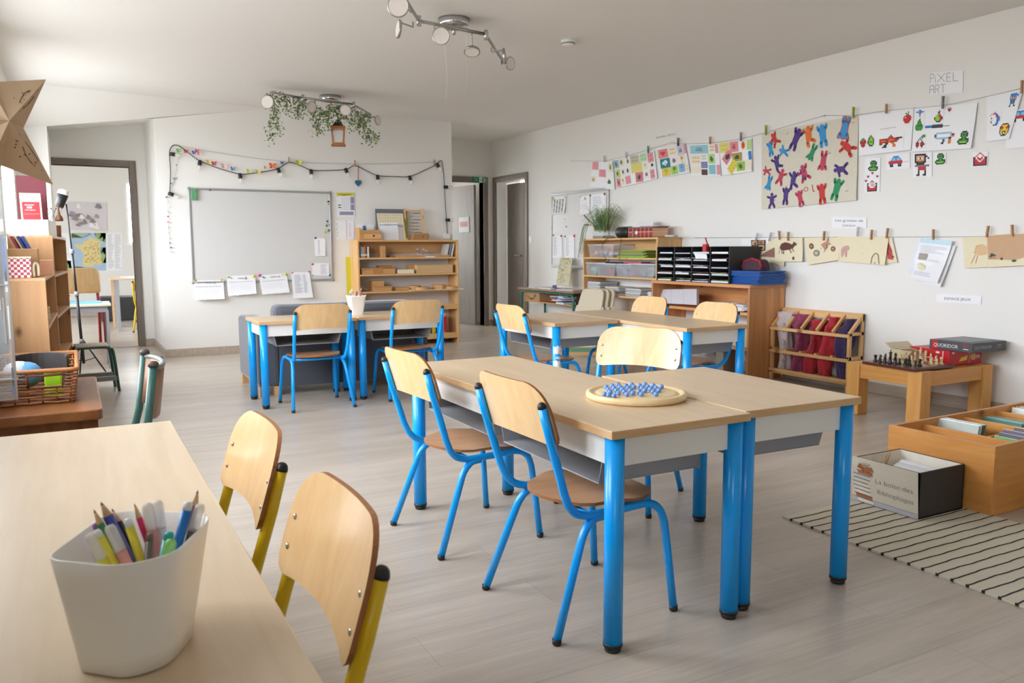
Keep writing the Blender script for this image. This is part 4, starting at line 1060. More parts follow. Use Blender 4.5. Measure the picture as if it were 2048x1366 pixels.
for k in range(5):
    a = 2*PI*k/5; MB().tube([(0, 0, .1), (.26*math.cos(a), .26*math.sin(a), .06)], .016, 8).build('base_arm', 'black', ofc); MB().ball((.26*math.cos(a), .26*math.sin(a), .03), .03, 10).build('castor', 'black', ofc)

# ================================================================ WHITEBOARD WALL
BX0, BX1, BZ0, BZ1 = 1.10, 2.603, .766, 1.76
wb = thing('whiteboard', 'large blank whiteboard with an aluminium frame', 'whiteboard', ((BX0+BX1)/2, YW, BZ0))
hx = (BX1-BX0)/2; hz = BZ1-BZ0
MB().box(-hx+.01, -.016, .01, hx-.01, 0, hz-.01).build('writing_surface', pmat('whiteboard_enamel', '#d9d8d5', .22, var=.005), wb)
f = MB()
for (a, b, c, d) in ((-hx, hx, 0, .022), (-hx, hx, hz-.022, hz), (-hx, -hx+.022, .022, hz-.022), (hx-.022, hx, .022, hz-.022)): f.box(a, -.024, c, b, 0, d)
f.build('board_frame', 'alu', wb, bev=.004)
for (a, c) in ((-hx, 0), (hx, 0), (-hx, hz), (hx, hz)): MB().lathe([(.014, 0), (.014, .006), (.010, .010), (0, .010)], (a+(.006 if a < 0 else -.006), -.016, c+(.006 if c == 0 else -.006)), 12, m=Matrix.Rotation(PI/2, 3, 'X')).build('corner_cap', 'greyp', wb)
RX = Matrix.Rotation(PI/2, 3, 'X'); RY = Matrix.Rotation(-PI/2, 3, 'Y')
def magnet(px, py, r, c, label, wall='F', grp='round magnets on the whiteboard'):
    p = ony(px, py, YW-.017) if wall == 'F' else onx(px, py, XW-.019)
    o = MB().lathe([(r, 0), (r, r*.45), (r*.75, r*.7), (0, r*.75)], (0, 0, 0), 14, m=RX if wall == 'F' else RY).build('magnet', col(c, .35)); o.location = p
    return tag(o, label, 'magnet', grp)
e_ = thing('board_eraser', 'green speckled sponge eraser in the upper left corner of the whiteboard', 'eraser', ony(388, 390, YW-.016))
MB().box(-.028, -.03, -.055, .028, 0, .055).build('sponge', pmat('speckled_green', '#5f9a6c', .9, var=.5, scale=90), e_, bev=.004)
for (px, py, r, c, lb) in ((420, 380, .010, '#8c2f3a', 'small dark red magnet at the top edge of the whiteboard'), (657, 403, .011, '#1d1d20', 'black magnet at the upper right of the whiteboard'), (654.5, 404, .010, '#d8b24a', 'pale yellow magnet half behind the black one'),
    (657.5, 408.5, .007, '#274a5c', 'tiny dark blue magnet under the black one'), (654.5, 442.5, .011, '#2156a8', 'blue magnet topmost of the cluster at the right edge'), (654, 447, .008, '#e2c29a', 'beige magnet between the blue and the dark green ones'), (653, 451.5, .011, '#1f6b43', 'dark green magnet in the cluster at the right edge'),
    (658.5, 450, .007, '#a8303a', 'small red magnet beside the dark green one'), (657.5, 461, .014, '#2c9440', 'bright green magnet in the cluster at the right edge'), (650, 464, .013, '#dcb84c', 'mustard magnet beside the bright green one'), (630.8, 476, .012, '#224f96', 'blue magnet holding the narrow list'), (649.5, 476, .009, '#e3c688', 'cream magnet at the top right of the narrow list'),
    (625, 528.3, .012, '#d85a62', 'coral magnet at the top left of the lower right sheet'), (659.5, 550.5, .012, '#2767b8', 'blue magnet in the lower right corner of the whiteboard'), (625.5, 550.5, .007, '#22222a', 'tiny black magnet below the coral one'),
    (390.8, 561, .013, '#b5a838', 'olive magnet at the left of the first timetable'), (442.3, 560, .013, '#d9c84a', 'yellow magnet at the right of the first timetable'), (455.5, 554.5, .013, '#c9c06a', 'pale olive magnet at the left of the second timetable'), (507.5, 552.5, .017, '#e0cf3f', 'big yellow magnet at the right of the second timetable'),
    (519, 551, .017, '#d6447e', 'big pink magnet at the left of the third timetable'), (571, 549, .017, '#d3cf55', 'big lime magnet at the right of the third timetable'), (584.5, 546, .012, '#e0604c', 'orange magnet at the left of the tall list'), (618, 543.5, .012, '#d85877', 'pink magnet at the right of the tall list')):
    magnet(px, py, r, c, lb)
def tsheet(px, label, seed, art):
    sh = Sheet(wallF(px, .022), curl=.035); sh.base('paper')
    q = random.Random(seed)
    for i in range(14): sh.rect(.08+.06*i, .66, .08+.06*i+.025, .69, '#7a6f86')
    for i in range(9): sh.rect(.10+.085*i, .25+q.uniform(0, .05), .103+.085*i, .56, '#c3cad8')
    for i in range(5): sh.rect(.10, .28+.06*i, .85, .284+.06*i, '#d7dbe4')
    sh.rect(.38, .85, .62, .88, '#7f8288')
    art(sh)
    for i in range(2): sh.rect(.3+.35*i, -.02, .36+.35*i, .08, 'paper')
    return tag(sh.done('timetable'), label, 'paper', 'timetables at the foot of the whiteboard')
tsheet([(386, 561), (447, 560), (448.5, 597.5), (389, 600)], 'timetable sheet with a green letter, farthest left on the whiteboard', 1, lambda s: (s.text('A', .66, .80, .16, '#2f8a4d'), s.disc(.1, .9, .04, .05, '#c9c3dd')))
tsheet([(453, 552), (510.5, 550), (512, 587), (456, 592)], 'timetable sheet with a small red figure', 2, lambda s: (s.disc(.66, .93, .02, .03, '#d8a08a'), s.poly([(.62,.80),(.66,.91),(.70,.80)], '#a83a3a'), s.disc(.1, .93, .03, .04, '#8a9a55'), s.disc(.16, .88, .02, .03, '#5a6a4a')))
tsheet([(518, 551), (573, 546), (578, 584.5), (524, 589)], 'timetable sheet with a teal and an orange drawing, tilted', 3, lambda s: (s.poly([(.08,.9),(.16,.82),(.22,.84),(.14,.95)], '#3f9a94'), s.poly([(.62,.86),(.74,.90),(.72,.82)], '#d08a5a'), s.disc(.85, .93, .03, .03, '#a7a2cf')))
sh = Sheet(wallF([(583, 545), (619, 544), (625, 594.5), (586, 597)], .024), curl=.03); sh.base('paper').lines(.12, .2, .55, .92, 14, '#b5b8c4', 3).lines(.6, .2, .8, .92, 14, '#9fa4b2', 4); tag(sh.done('paper_list'), 'tall typed list held by an orange and a pink magnet', 'paper')
sh = Sheet(wallF([(628.5, 476), (651, 477), (650.5, 512), (630, 512)], .019), curl=.01); sh.base('paper').lines(.3, .1, .5, .9, 16, '#aab0c4', 6); tag(sh.done('paper_list'), 'narrow list held by a blue magnet at the right edge of the whiteboard', 'paper')
sh = Sheet(wallF([(624, 526), (658, 526), (658, 551), (624, 551)], .019), curl=.004); sh.base('paper').lines(.5, .1, .9, .9, 14, '#b9bccb', 6); tag(sh.done('paper_list'), 'landscape list in the lower right corner of the whiteboard', 'paper')
# papers right of the whiteboard
sh = Sheet(wallF([(672.5, 385), (708.5, 385), (710, 434), (674, 434)], .004)); sh.base('paper').rect(0, .85, 1, 1, '#ddd35a').rect(.1, .91, .85, .94, '#8d8a4a').rect(.3, .87, .6, .89, '#8d8a4a')
sh.rect(.78, .55, .98, .82, '#9b93b4').rect(.78, .28, .98, .52, '#9b93b4').rect(.15, .08, .92, .22, '#9b93b4').rect(.08, .47, .24, .51, '#3f3d5c').rect(.08, .37, .24, .41, '#3f3d5c')
q = random.Random(1)
for i in range(40): x, y = .3+.11*(i % 5), .3+.065*(i//5); sh.rect(x, y, x+.03, y+.03, '#8a87a0')
tag(sh.done('calendar'), 'school calendar sheet with a yellow heading', 'calendar')
sh = Sheet(wallF([(671, 441), (692.5, 441), (693, 479), (672, 479)], .004)); sh.base('paper').rect(.98, .0, 1.0, 1, '#c9cbd6')
for i in range(5): sh.disc(.12+.04*(i % 2), .82-.15*i, .05, .04, '#a8c49a')
tag(sh.done('paper_list'), 'pale sheet with green dots below the calendar', 'paper')
sh = Sheet(wallF([(693.5, 441), (707.5, 442), (708, 479), (694, 479)], .004)); sh.base('paper')
for i in range(6): sh.line([(.25,.85-.12*i),(.6,.80-.12*i)], .02, '#d98a92')
tag(sh.done('paper_list'), 'narrow sheet with pink marks below the calendar', 'paper')
# festoon of bulbs
pts = [(340, 446), (339.5, 386), (341, 344), (339, 308), (343, 294), (352, 290), (366, 297), (385, 312), (400, 322), (430, 334), (455, 342), (480, 348), (500, 347), (530, 343), (556, 337), (577, 325), (600, 331), (622, 340), (650, 341), (691, 339), (709, 331), (730, 340), (755, 351), (790, 353), (819, 353), (850, 340), (872, 329), (880, 322), (884, 324), (887, 345), (889, 374), (890, 400), (893, 440), (895, 468)]
fs = thing('festoon_lights', 'black festoon cable with clear bulbs strung over the whiteboard', 'string lights', ony(620, 340, YW-.02))
O = fs.location.copy()
MB().tube(bez([ony(x, y, YW-.018)-O for x, y in pts[1:]], 4), .0042, 8).build('cable', 'black', fs)
for (x, y, dx, dy) in ((341, 308, .8, -.1), (339, 387, .8, -.35), (400, 323, -.25, -1), (480, 349, 0, -1), (556, 338, .3, -1), (622, 341, 0, -1), (691, 338.5, .35, -1), (755, 352, 0, -1), (819, 353.5, .2, -1), (874, 328, .5, -1), (889, 374, 1, 0), (893, 440, 1, 0)):
    p = ony(x, y, YW-.022)-O; d = Vector((dx, -.25, dy)).normalized()
    mm = d.to_track_quat('Z', 'Y').to_matrix()
    sk = MB().lathe([(.012, -.012), (.019, -.008), (.020, .040), (.016, .042)], p, 14, m=mm).build('socket', 'black', fs)
    MB().lathe([(.012, .042), (.018, .056), (.024, .075), (.020, .092), (.010, .101), (0, .103)], p, 14, m=mm).build('bulb', 'bulb', sk)
# thread with butterflies and paper garland
th = thing('butterfly_garland', 'thin thread with coloured paper butterflies along the festoon cable', 'garland', ony(450, 320, YW-.012)); O = th.location.copy()
MB().tube([ony(x, y, YW-.012)-O for x, y in ((352, 291), (420, 303), (500, 315), (577, 324), (640, 326), (709, 328), (790, 327), (872, 324))], .0016, 5).build('thread', 'satin', th)
for (x, y, c, s_) in ((357, 301, '#6aa63c', .022), (372, 303, '#c0303c', .02), (388, 305, '#3a55b0', .02), (394, 302, '#d8485a', .02), (398, 308, '#e39aa8', .018), (417, 323, '#d8b83a', .022), (428, 327, '#b8324a', .024), (448, 332, '#eab8bc', .030), (466, 338, '#5a7fb0', .024), (498, 342, '#d9cf6a', .026), (516, 344, '#ddd47a', .026), (531, 335, '#cdb87a', .018), (545, 332, '#e8692c', .036), (564, 326, '#2f5f9e', .018), (597, 325, '#cfd64a', .032)):
    p = ony(x, y, YW-.03)-O; m = MB()
    for sx in (-1, 1):
        m.face([p+Vector((0, 0, 0)), p+Vector((sx*s_*.5, -.012, s_*.9)), p+Vector((sx*s_*1.1, -.016, s_*.8)), p+Vector((sx*s_, -.014, s_*.1))])
        m.face([p, p+Vector((sx*s_*.9, -.014, -s_*.1)), p+Vector((sx*s_*.8, -.012, -s_*.8)), p+Vector((sx*s_*.3, -.006, -s_*.7))])
    m.tube([p+Vector((0, -.001, -s_*.8)), p+Vector((0, -.001, s_*.8))], .0022, 5); m.build('paper_butterfly', col(c, .7), th)
gl = thing('paper_garland', 'hanging thread of small coloured paper scraps left of the whiteboard', 'garland', ony(342, 400, YW-.01)); O = gl.location.copy()
MB().tube([ony(x, y, YW-.01)-O for x, y in ((358, 305), (354, 330), (347, 365), (334, 395), (337, 450), (341, 504))], .0012, 5).build('thread', 'satin', gl)
q = random.Random(8)
for (x, y, c) in ((357, 315, '#d6cf9a'), (353, 330, '#c83a3f'), (353, 340, '#bdb7a8'), (348, 357, '#8a857c'), (342, 367, '#77736c'), (333, 394, '#7a2c38'), (337, 403, '#e9e5df'), (338, 413, '#d9d5cf'), (337, 424, '#9c9890'), (336, 433, '#c05a6a'), (336, 444, '#e0605a'), (337, 455, '#9fd0d4'), (338, 466, '#c9b8bc'), (341, 477, '#d6d9b4'), (340, 486, '#3f9fb4'), (342, 495, '#5f9a6a'), (343, 504, '#d3d8cf')):
    p = ony(x, y, YW-.02)-O; a = q.uniform(.009, .018); m = MB(); m.obox(p-Vector((0, 0, a/2)), a*1.4, .004, a, q.uniform(-.7, .7)); m.build('paper_scrap', col(c, .7), gl)
ht = thing('heart_pendant', 'teal felt heart hanging on a red ribbon', 'pendant', ony(716, 366, YW-.015)); O = ht.location.copy()
hp = [(0, -.042), (.036, -.004), (.040, .016), (.028, .030), (.012, .030), (0, .018), (-.012, .030), (-.028, .030), (-.040, .016), (-.036, -.004)]
MB().prism(hp, lambda x, y, h: Vector((x, -h, y)), .014).build('heart', pmat('teal_felt', '#2c6f86', .9, var=.2, scale=60), ht, bev=.004)
MB().tube([Vector((0, -.006, .02)), ony(717, 331, YW-.015)-O], .004, 6).build('ribbon', 'red', ht)
def clothespin(p, ln, c, wall, label, group, rz=0):
    t = thing('clothespin', label, 'clothespin', p, 0, group)
    def P(a, b, c_): return Vector((a, -b, c_)) if wall == 'F' else Vector((-b, -a, c_))
    for s_ in (-1, 1):
        m = MB(); m.prism([(-.005, -ln*.42), (.005, -ln*.42), (.005, ln*.58), (-.004, ln*.58)], lambda x, y, h: P(x+math.tan(rz)*y, .0+.010*(s_+1)/2+h+(.004*s_ if y > 0 else 0), y), .006)
        m.build('jaw', c, t, bev=.001)
    MB().tube([P(-.008, .012, 0), P(.008, .012, 0)], .004, 8).build('spring', 'satin', t)
    return t
PW = pmat('peg_wood', '#b98d5f', .6, var=.15)
for i, (x, y) in enumerate(((577, 321), (709, 327), (868, 325))):
    clothespin(ony(x, y, YW-.02), .06, PW, 'F', ('wooden peg at the middle of the festoon cable', 'wooden peg above the teal heart', 'wooden peg at the right end of the festoon cable')[i], 'pegs on the festoon cable')
p = ony(892, 476, YW-.05); tag(MB().box(p.x-.035, p.y-.04, 1.238, p.x+.035, p.y+.02, 1.30).build('plug_adapter', 'white', loc=p, bev=.004), 'small white box at the end of the festoon cable on the bookcase', 'adapter')
# yellow ruler
ru = Sheet([ony(691, 514, YW-.01), ony(700.5, 514, YW-.01), ony(704, 606, YW-.03), ony(695, 606, YW-.03)], thick=.006); ru.base(col('#d8cf3a', .4))
for i in range(40): ru.rect(.02, .02+.024*i, .18 if i % 5 else .35, .023+.024*i, '#8f8a2a')
tag(ru.done('board_ruler'), 'long yellow board ruler leaning on the wall by the bookcase', 'ruler')

# ================================================================ PINE BOOKCASE AT THE WHITEBOARD WALL
bc = thing('bookcase', 'pine bookcase full of wooden learning material right of the whiteboard', 'bookcase', (3.43, 8.98, 0)); cx, cyb = 3.43, 8.98
X0, X1, Y0, Y1 = 2.81, 4.045, 8.84, 9.115
def bb(x0, y0, z0, x1, y1, z1, nm, mt): return MB().box(x0-cx, y0-cyb, z0, x1-cx, y1-cyb, z1).build(nm, mt, bc, bev=.002)
for x in (X0, X1-.02): bb(x, Y0, 0, x+.02, Y1, 1.20, 'side_panel', 'pine_z')
bb(X0, Y0, 1.20, X1, Y1, 1.222, 'top', 'pine_x')
BS = [.06, .405, .62, .815, 1.003]
for z in BS: bb(X0+.02, Y0, z, X1-.02, Y1, z+.02, 'shelf', 'pine_x')
bb(X0+.02, Y1-.012, 1.07, X1-.02, Y1, 1.20, 'back_rail', 'pine_x')
for z in (.425, .08): bb(X0+.02, Y0, z, X1-.02, Y0+.012, z+.045, 'front_lip', 'pine_x')
def bxo(name, px, z, w_, d_, h, mt, label, cat='box', lid=None, yf=8.86, group=None, rz=0):
    """px: pixel of the left front corner column; put on the shelf at height z"""
    p = ony(px, 500, yf)
    t = thing(name, label, cat, (p.x+w_/2, yf+d_/2, z), rz, group)
    MB().box(-w_/2, -d_/2, 0, w_/2, d_/2, h*(.72 if lid else 1)).build('box_body', mt, t, bev=.003)
    if lid: MB().box(-w_/2-.003, -d_/2-.003, h*.74, w_/2+.003, d_/2+.003, h).build('lid', lid, t, bev=.003)
    return t
z1_, z2_, z3_, z4_, z5_ = [z+.0205 for z in BS][::-1]
# top shelf
for k, (c, wd, h) in enumerate((('#8f98a3', .022, .125), ('#b5b3ae', .014, .12), ('#c86a35', .02, .13), ('#4a4a50', .014, .118), ('#d9d4c8', .02, .122))):
    t = thing('book', ('grey book at the left end of the bookcase top shelf', 'thin light grey book beside the orange one', 'orange book on the bookcase top shelf', 'thin dark book right of the orange one', 'cream book next to the wooden block')[k], 'book', (X0+.04+sum((.024, .016, .022, .016)[:k]), 8.93, z1_), 0, 'books on the bookcase top shelf')
    MB().box(-.0, -.07, 0, wd, .07, h).build('cover', col(c, .5), t); MB().box(.003, -.0706, .02, wd-.003, -.068, .04).build('spine_label', 'paper', t)
bxo('wooden_block', 763, z1_, .05, .16, .13, 'box_x', 'upright wooden block right of the row of books', 'block')
bxo('wooden_tray', 781, z1_, .06, .15, .02, col('#8c6038'), 'dark flat wooden tray beside the upright block', 'tray')
bxo('wooden_tray', 790, z1_, .36, .2, .024, 'box_x', 'long flat wooden tray on the bookcase top shelf', 'tray')
t = thing('paper_geometry', 'crumpled folded paper ball model on the top shelf', 'paper model', (ony(842, 500, 8.95).x, 8.95, z1_))
m = MB(); q = random.Random(6)
for i in range(26):
    c_ = Vector((q.uniform(-.05, .05), q.uniform(-.04, .04), q.uniform(.01, .09))); m.add([c_+Vector((q.uniform(-.03, .03), q.uniform(-.03, .03), q.uniform(-.025, .025))) for _ in range(3)], [(0, 1, 2)])
m.build('folded_paper', col('#b8b6c4', .8), t)
bxo('paper_pad', 850, z1_, .13, .12, .012, 'paper', 'white flat pad with a label on the top shelf', 'pad')
bxo('wooden_tray', 872, z1_, .17, .16, .022, 'box_x', 'short flat wooden tray near the leaning magazines', 'tray')
for k in range(3):
    m = MB(); m.obox((3.90+.032*k, 8.95, z1_+.003), .016, .17, .15, mat=Matrix.Rotation(R(13), 3, 'Y'))
    tag(m.build('magazine', col(('#c9c7c4', '#8e9096', '#e4e2e4')[k], .4), loc=(3.9+.032*k, 8.95, z1_)), ('beige magazine leaning at the right end of the top shelf', 'grey magazine leaning between two pale ones', 'white magazine leaning against the right side of the bookcase')[k], 'magazine', 'magazines leaning on the top shelf')
# second shelf
bxo('wooden_box', 723, z2_, .135, .18, .068, 'box_x', 'plain wooden box at the left end of the second shelf', lid='box_x')
bxo('wooden_box', 744.5, z2_, .118, .18, .072, col('#b98350'), 'reddish wooden box between two plain ones on the second shelf')
bxo('wooden_box', 765, z2_, .15, .18, .062, 'box_x', 'wide wooden box carrying a smaller one on the second shelf')
bxo('wooden_box', 758, z2_+.062, .155, .12, .034, col('#a87444'), 'small brown box stacked on the second shelf boxes', yf=8.90)
bxo('index_tray', 795, z2_, .20, .12, .048, 'cream', 'cream index card tray on the second shelf', 'tray')
bxo('long_box', 833, z2_, .46, .2, .10, wood('pale_long_box', '#cda878', '#d8b689', 'x', 22, 12, .5), 'long pale wooden box at the right of the second shelf')
bxo('wooden_box', 818, z2_, .07, .12, .095, 'box_x', 'small wooden box half hidden left of the long pale one', yf=8.93)
# third shelf
bxo('wooden_box', 745, z3_, .22, .18, .055, 'box_x', 'wide wooden box on the third shelf under a smaller one', lid='box_x')
bxo('wooden_box', 744, z3_+.056, .135, .14, .062, 'box_x', 'square wooden box stacked on the wide one of the third shelf', yf=8.88)
m = MB(); m.tube(bez([(X0+.035, 8.9, z3_+.005+.0), (X0+.04, 8.9, z3_+.07), (X0+.09, 8.9, z3_+.035), (X0+.14, 8.9, z3_+.012)], 5), .004, 6)
tag(m.build('curved_strip', col('#a8a6a2'), loc=(X0+.06, 8.9, z3_)), 'bent grey strip at the left of the third shelf', 'strip')
def rounds(px, z, r, h, label, ring=True, ncorner=40, yf=8.94):
    p = ony(px, 500, yf); t = thing('wooden_shape', label, 'wooden puzzle', (p.x, yf, z))
    MB().lathe([(r, 0), (r, h), (r*.55, h), (r*.5, h*.6)], n=ncorner, sm=ncorner > 12).build('ring', 'box_x', t, bev=.002)
    if ring: MB().lathe([(r*.48, .001), (r*.48, h*.7), (0, h*.7)], n=24).build('inner_disc', col('#a9794a'), t)
    return t
bxo('wooden_bridge', 790, z3_, .17, .10, .038, 'box_x', 'low wooden bridge block in the middle of the third shelf', 'block')
bxo('wooden_cube', 783, z3_, .035, .05, .03, col('#7d4f28'), 'small dark wooden cube beside the bridge block', 'block')
rounds(826, z3_, .085, .05, 'round wooden ring puzzle in the middle of the third shelf')
rounds(842, z3_, .10, .034, 'flat curved wooden ring right of the ring puzzle', yf=8.90)
rounds(877, z3_, .095, .055, 'octagonal wooden ring at the right of the third shelf', True, 8)
rounds(901, z3_, .085, .035, 'wooden disc puzzle at the right end of the third shelf', yf=8.9)
tag(MB().box(3.42, 8.80, z3_-.001, 4.09, 9.0, z3_+.005).build('paper_mat', 'cream', loc=(3.7, 8.9, z3_)), 'pale sheet under the wooden rings, jutting past the bookcase side', 'mat')
# fourth shelf and bottom
t = thing('glass_bead_tray', 'clear tray of beads low on the right of the bookcase', 'tray', (3.80, 8.95, z4_)); MB().box(-.19, -.06, 0, .17, .08, .07).build('tray_body', 'clear', t); MB().box(-.185, -.055, .003, .165, .075, .02).build('beads', pmat('white_beads', '#e2e2e6', .4, var=.3, scale=150), t)
for k, (c, wd, nm) in enumerate((('#b53a3c', .05, 'pinkish red binder at the bottom left behind the chair'), ('#2f6b3f', .028, 'dark green binder on the bookcase bottom shelf'), ('#d8b82a', .045, 'yellow binder on the bookcase bottom shelf'), ('#2f7f3a', .03, 'green binder right of the yellow one'), ('#c02a2c', .055, 'bright red binder at the right end of the bottom shelf'))):
    x = 3.60+(0, .06, .10, .17, .235)[k]; t = thing('binder', nm, 'binder', (x, 8.96, z5_), 0, 'binders on the bookcase bottom shelf')
    MB().box(0, -.10, 0, wd, .10, .25-.02*(k == 0)).build('cover', col(c, .4), t, bev=.002); MB().lathe([(.008, 0), (.008, .002), (.005, .002)], (wd/2, -.10, .05), 12, m=RX).build('finger_ring', 'chrome', t)
# on top of the bookcase
ZK = 1.2225
t = thing('drawer_box', 'little wooden drawer box with a slanted open top', 'box', (ony(735, 480, 8.92).x+.02, 8.95, ZK)); w_ = .13
MB().prism([(-w_, 0), (w_, 0), (w_, .075), (.09, .115), (-.10, .105), (-w_, .14)], lambda x, y, h: Vector((x, -.08+h, y)), .15).build('box_body', 'box_x', t, bev=.003)
dr = MB().box(-.07, -.088, .012, .125, -.079, .062).build('drawer', 'pine_x', t, bev=.002); MB().lathe([(.012, 0), (.012, .002)], (.035, -.088, .045), 10, m=RX).build('finger_hole', 'black', dr)
x_ = t.location.x
for (dx, dz, r, c, nm) in ((-.05, .13, .028, '#2b6f92', 'roll of blue tape on the drawer box'), (.10, .10, .02, '#2a5a4a', 'dark green stopper on the drawer box')):
    tag(MB().lathe([(r*.5, -.012), (r, -.012), (r, .012), (r*.5, .012)], (x_+dx, 8.93, ZK+dz), 18, m=Matrix.Rotation(R(80), 3, 'Y')).build('tape_roll', col(c, .4), loc=(x_+dx, 8.93, ZK+dz)), nm, 'tape')
for k, (a, b_, lb) in enumerate((((713, 447), (727, 456), 'small framed card standing behind the drawer box'), ((734, 449), (748, 458), 'small white card with a green border behind the drawer box'))):
    sh = Sheet([ony(a[0], a[1], 9.06), ony(b_[0], a[1]+.5, 9.06), ony(b_[0], 479, 9.04), ony(a[0], 479, 9.04)]); sh.base('paper').rect(.04, .5, .96, .55, ('#7f8592', '#5f8f6c')[k]).rect(.08, .6, .9, .62, '#a9adb6'); tag(sh.done('card'), lb, 'card')
g = Sheet([ony(750, 418, 9.08), ony(813, 419, 9.08), ony(815, 480.5, 9.03), ony(752, 480, 9.03)], thick=.012); g.base(col('#6f7177', .5)); tag(g.done('folder_board'), 'dark grey board at the back of the bookcase top', 'board')
p_ = Sheet([ony(753, 427, 9.06), ony(805, 427.5, 9.06), ony(812, 480.5, 8.985), ony(760, 480, 8.985)], thick=.01); p_.base('cream')
for i in range(9):
    for j in range(4): p_.disc(.09+.1*i, .93-.11*j, .012, .018, '#7d7a6c', .001, 6)
tag(p_.done('peg_board'), 'cream peg board with rows of holes', 'peg board')
tb_ = Sheet([ony(759, 446.5, 9.0), ony(795, 446, 8.98), ony(797, 480.5, 8.94), ony(760.5, 480, 8.95)], thick=.004); tb_.base('paper').rect(.0, .86, 1, .93, '#9db7c4').rect(.25, .85, .6, .94, '#d88a92')
for i in range(7): tb_.rect(.02, .1+.11*i, .98, .108+.11*i, '#b9bdc9')
for i in range(8): tb_.rect(.05+.125*i, .02, .057+.125*i, .85, '#b9bdc9')
tag(tb_.done('calendar_board'), 'white month calendar grid in front of the peg board', 'calendar')
tb_ = Sheet([ony(793, 446, 8.98), ony(807, 449, 9.03), ony(812, 480, 9.0), ony(795.5, 480.5, 8.94)], thick=.004); tb_.base('paper').rect(.1, .8, .9, .9, '#c8b8c0')
for i in range(6): tb_.rect(.02, .1+.11*i, .98, .108+.11*i, '#c3c6cf')
tag(tb_.done('folded_card'), 'white folded card at the right of the calendar grid', 'card')
tb_ = Sheet([ony(806, 427, 9.07), ony(812, 426, 9.07), ony(816, 478, 9.0), ony(811, 478, 9.0)], thick=.01); tb_.base(col('#8f8320', .5)); tag(tb_.done('board'), 'olive yellow board edge behind the counting frame', 'board')
ab = thing('counting_frame', 'wooden counting frame with rows of coloured beads on the bookcase', 'abacus', (ony(830, 480, 9.0).x, 9.0, ZK), R(-8))
tilt = Matrix.Rotation(R(-9), 3, 'X')
def AT(x, y, z): return tilt@Vector((x, y, z))
aw, ah = .215, .37
for x in (-aw/2, aw/2): MB().beam(AT(x, 0, 0), AT(x, 0, ah), .022, .018, upv=(0, 1, 0)).build('frame_post', 'pine_z', ab)
for z in (.012, ah-.02): MB().beam(AT(-aw/2, 0, z), AT(aw/2, 0, z), .018, .016).build('frame_rail', 'pine_x', ab)
q = random.Random(12)
for i, c in enumerate(('#8c2f2f', '#3c6f3f', '#7a5a2a', '#b5882a', '#2f4f7a', '#7a3a2f', '#c9b46a', '#34506a')):
    z = .05+.038*i; w0 = MB().tube([AT(-aw/2, 0, z), AT(aw/2, 0, z)], .0018, 5).build('wire', 'satin', ab)
    m = MB(); x0 = q.choice((-.08, .0, -.03))
    for k in range(10): m.ball(AT(x0+.0088*k, 0, z), .0055, 8)
    m.build('beads', col(c, .35), w0)
for s_ in (-1, 1): MB().box(s_*aw/2-.012, -.05, 0, s_*aw/2+.012, .05, .02).build('foot', 'pine_z', ab)
t = thing('wooden_chest', 'small wooden chest with a slanted lid in front of the counting frame', 'box', (ony(840, 480, 8.9).x, 8.90, ZK), R(-3))
MB().prism([(-.10, 0), (.09, 0), (.10, .055), (.085, .075), (-.085, .070)], lambda x, y, h: Vector((x, -.05+h, y)), .10).build('box_body', col('#a87a4e'), t, bev=.003)
MB().lathe([(.008, 0), (.008, .003)], (.02, -.05, .035), 10, m=RX).build('clasp', col('#6d4a2a'), t)

# ================================================================ RECESS: SIGNS
sh = Sheet([ony(945.5, 353.5, YR-.03), ony(973.5, 355, YR-.03), ony(973.3, 366, YR-.03), ony(945.3, 364.5, YR-.03)], thick=.004)
G = '#0f7a4f'
sh.base(col(G)).rect(0, 0, .46, 1, G).rect(.46, .02, .98, .98, '#e9efe9').rect(.66, .04, .97, .96, G)
sh.text('SORTIE', .1, .62, .2, '#cfe3d8', .26).rect(.08, .25, .4, .3, '#cfe3d8').poly([(.16,.52),(.24,.42),(.32,.52),(.24,.5)], '#cfe3d8')
sh.disc(.57, .78, .025, .1, G, .001).line([(.57,.66),(.55,.4),(.50,.18)], .09, G, .001).line([(.55,.4),(.61,.3),(.61,.14)], .09, G, .001).line([(.57,.62),(.50,.5)], .07, G, .001).line([(.57,.62),(.63,.5)], .07, G, .001)
sh.poly([(.72,.84),(.79,.84),(.92,.5),(.79,.16),(.72,.16),(.85,.5)], '#eef4ee', .001)
tag(sh.done('exit_sign'), 'green emergency exit sign with an arrow on the recess door frame', 'sign')
dl = bpy.data.objects['door_1']
ang = R(102); dx, dy = math.cos(ang), math.sin(ang); o = dl.location; nrm = Vector((dy, -dx, 0)); nrm = nrm if nrm.y < 0 else -nrm
def onleaf(px, py):
    d = Vector(ray(px, py)); c = Vector(CAMP); p0 = o+nrm*.022; return c+d*((p0-c).dot(nrm)/d.dot(nrm))
sh = Sheet([onleaf(918, 435)+nrm*.004, onleaf(938, 433)+nrm*.004, onleaf(939, 464)+nrm*.004, onleaf(918.5, 465)+nrm*.004]); sh.base('paper').rect(.1, .35, .9, .7, '#c98f86').rect(.2, .6, .8, .66, '#9c4a44').rect(.2, .48, .8, .53, '#9c4a44')
sh.cover('sleeve', .003, .05)
tag(sh.done('notice'), 'notice with red lines in a plastic sleeve on the grey door', 'notice')
p = onx(1062, 479, XW-.002); t = thing('light_switch', 'white light switch beside the right doorway', 'switch', p)
MB().box(-.010, -.04, -.04, .002, .04, .04).build('switch_plate', 'white', t, bev=.003); MB().box(-.014, -.028, -.028, -.008, .028, .028).build('rocker', 'offwhite', t, bev=.002)

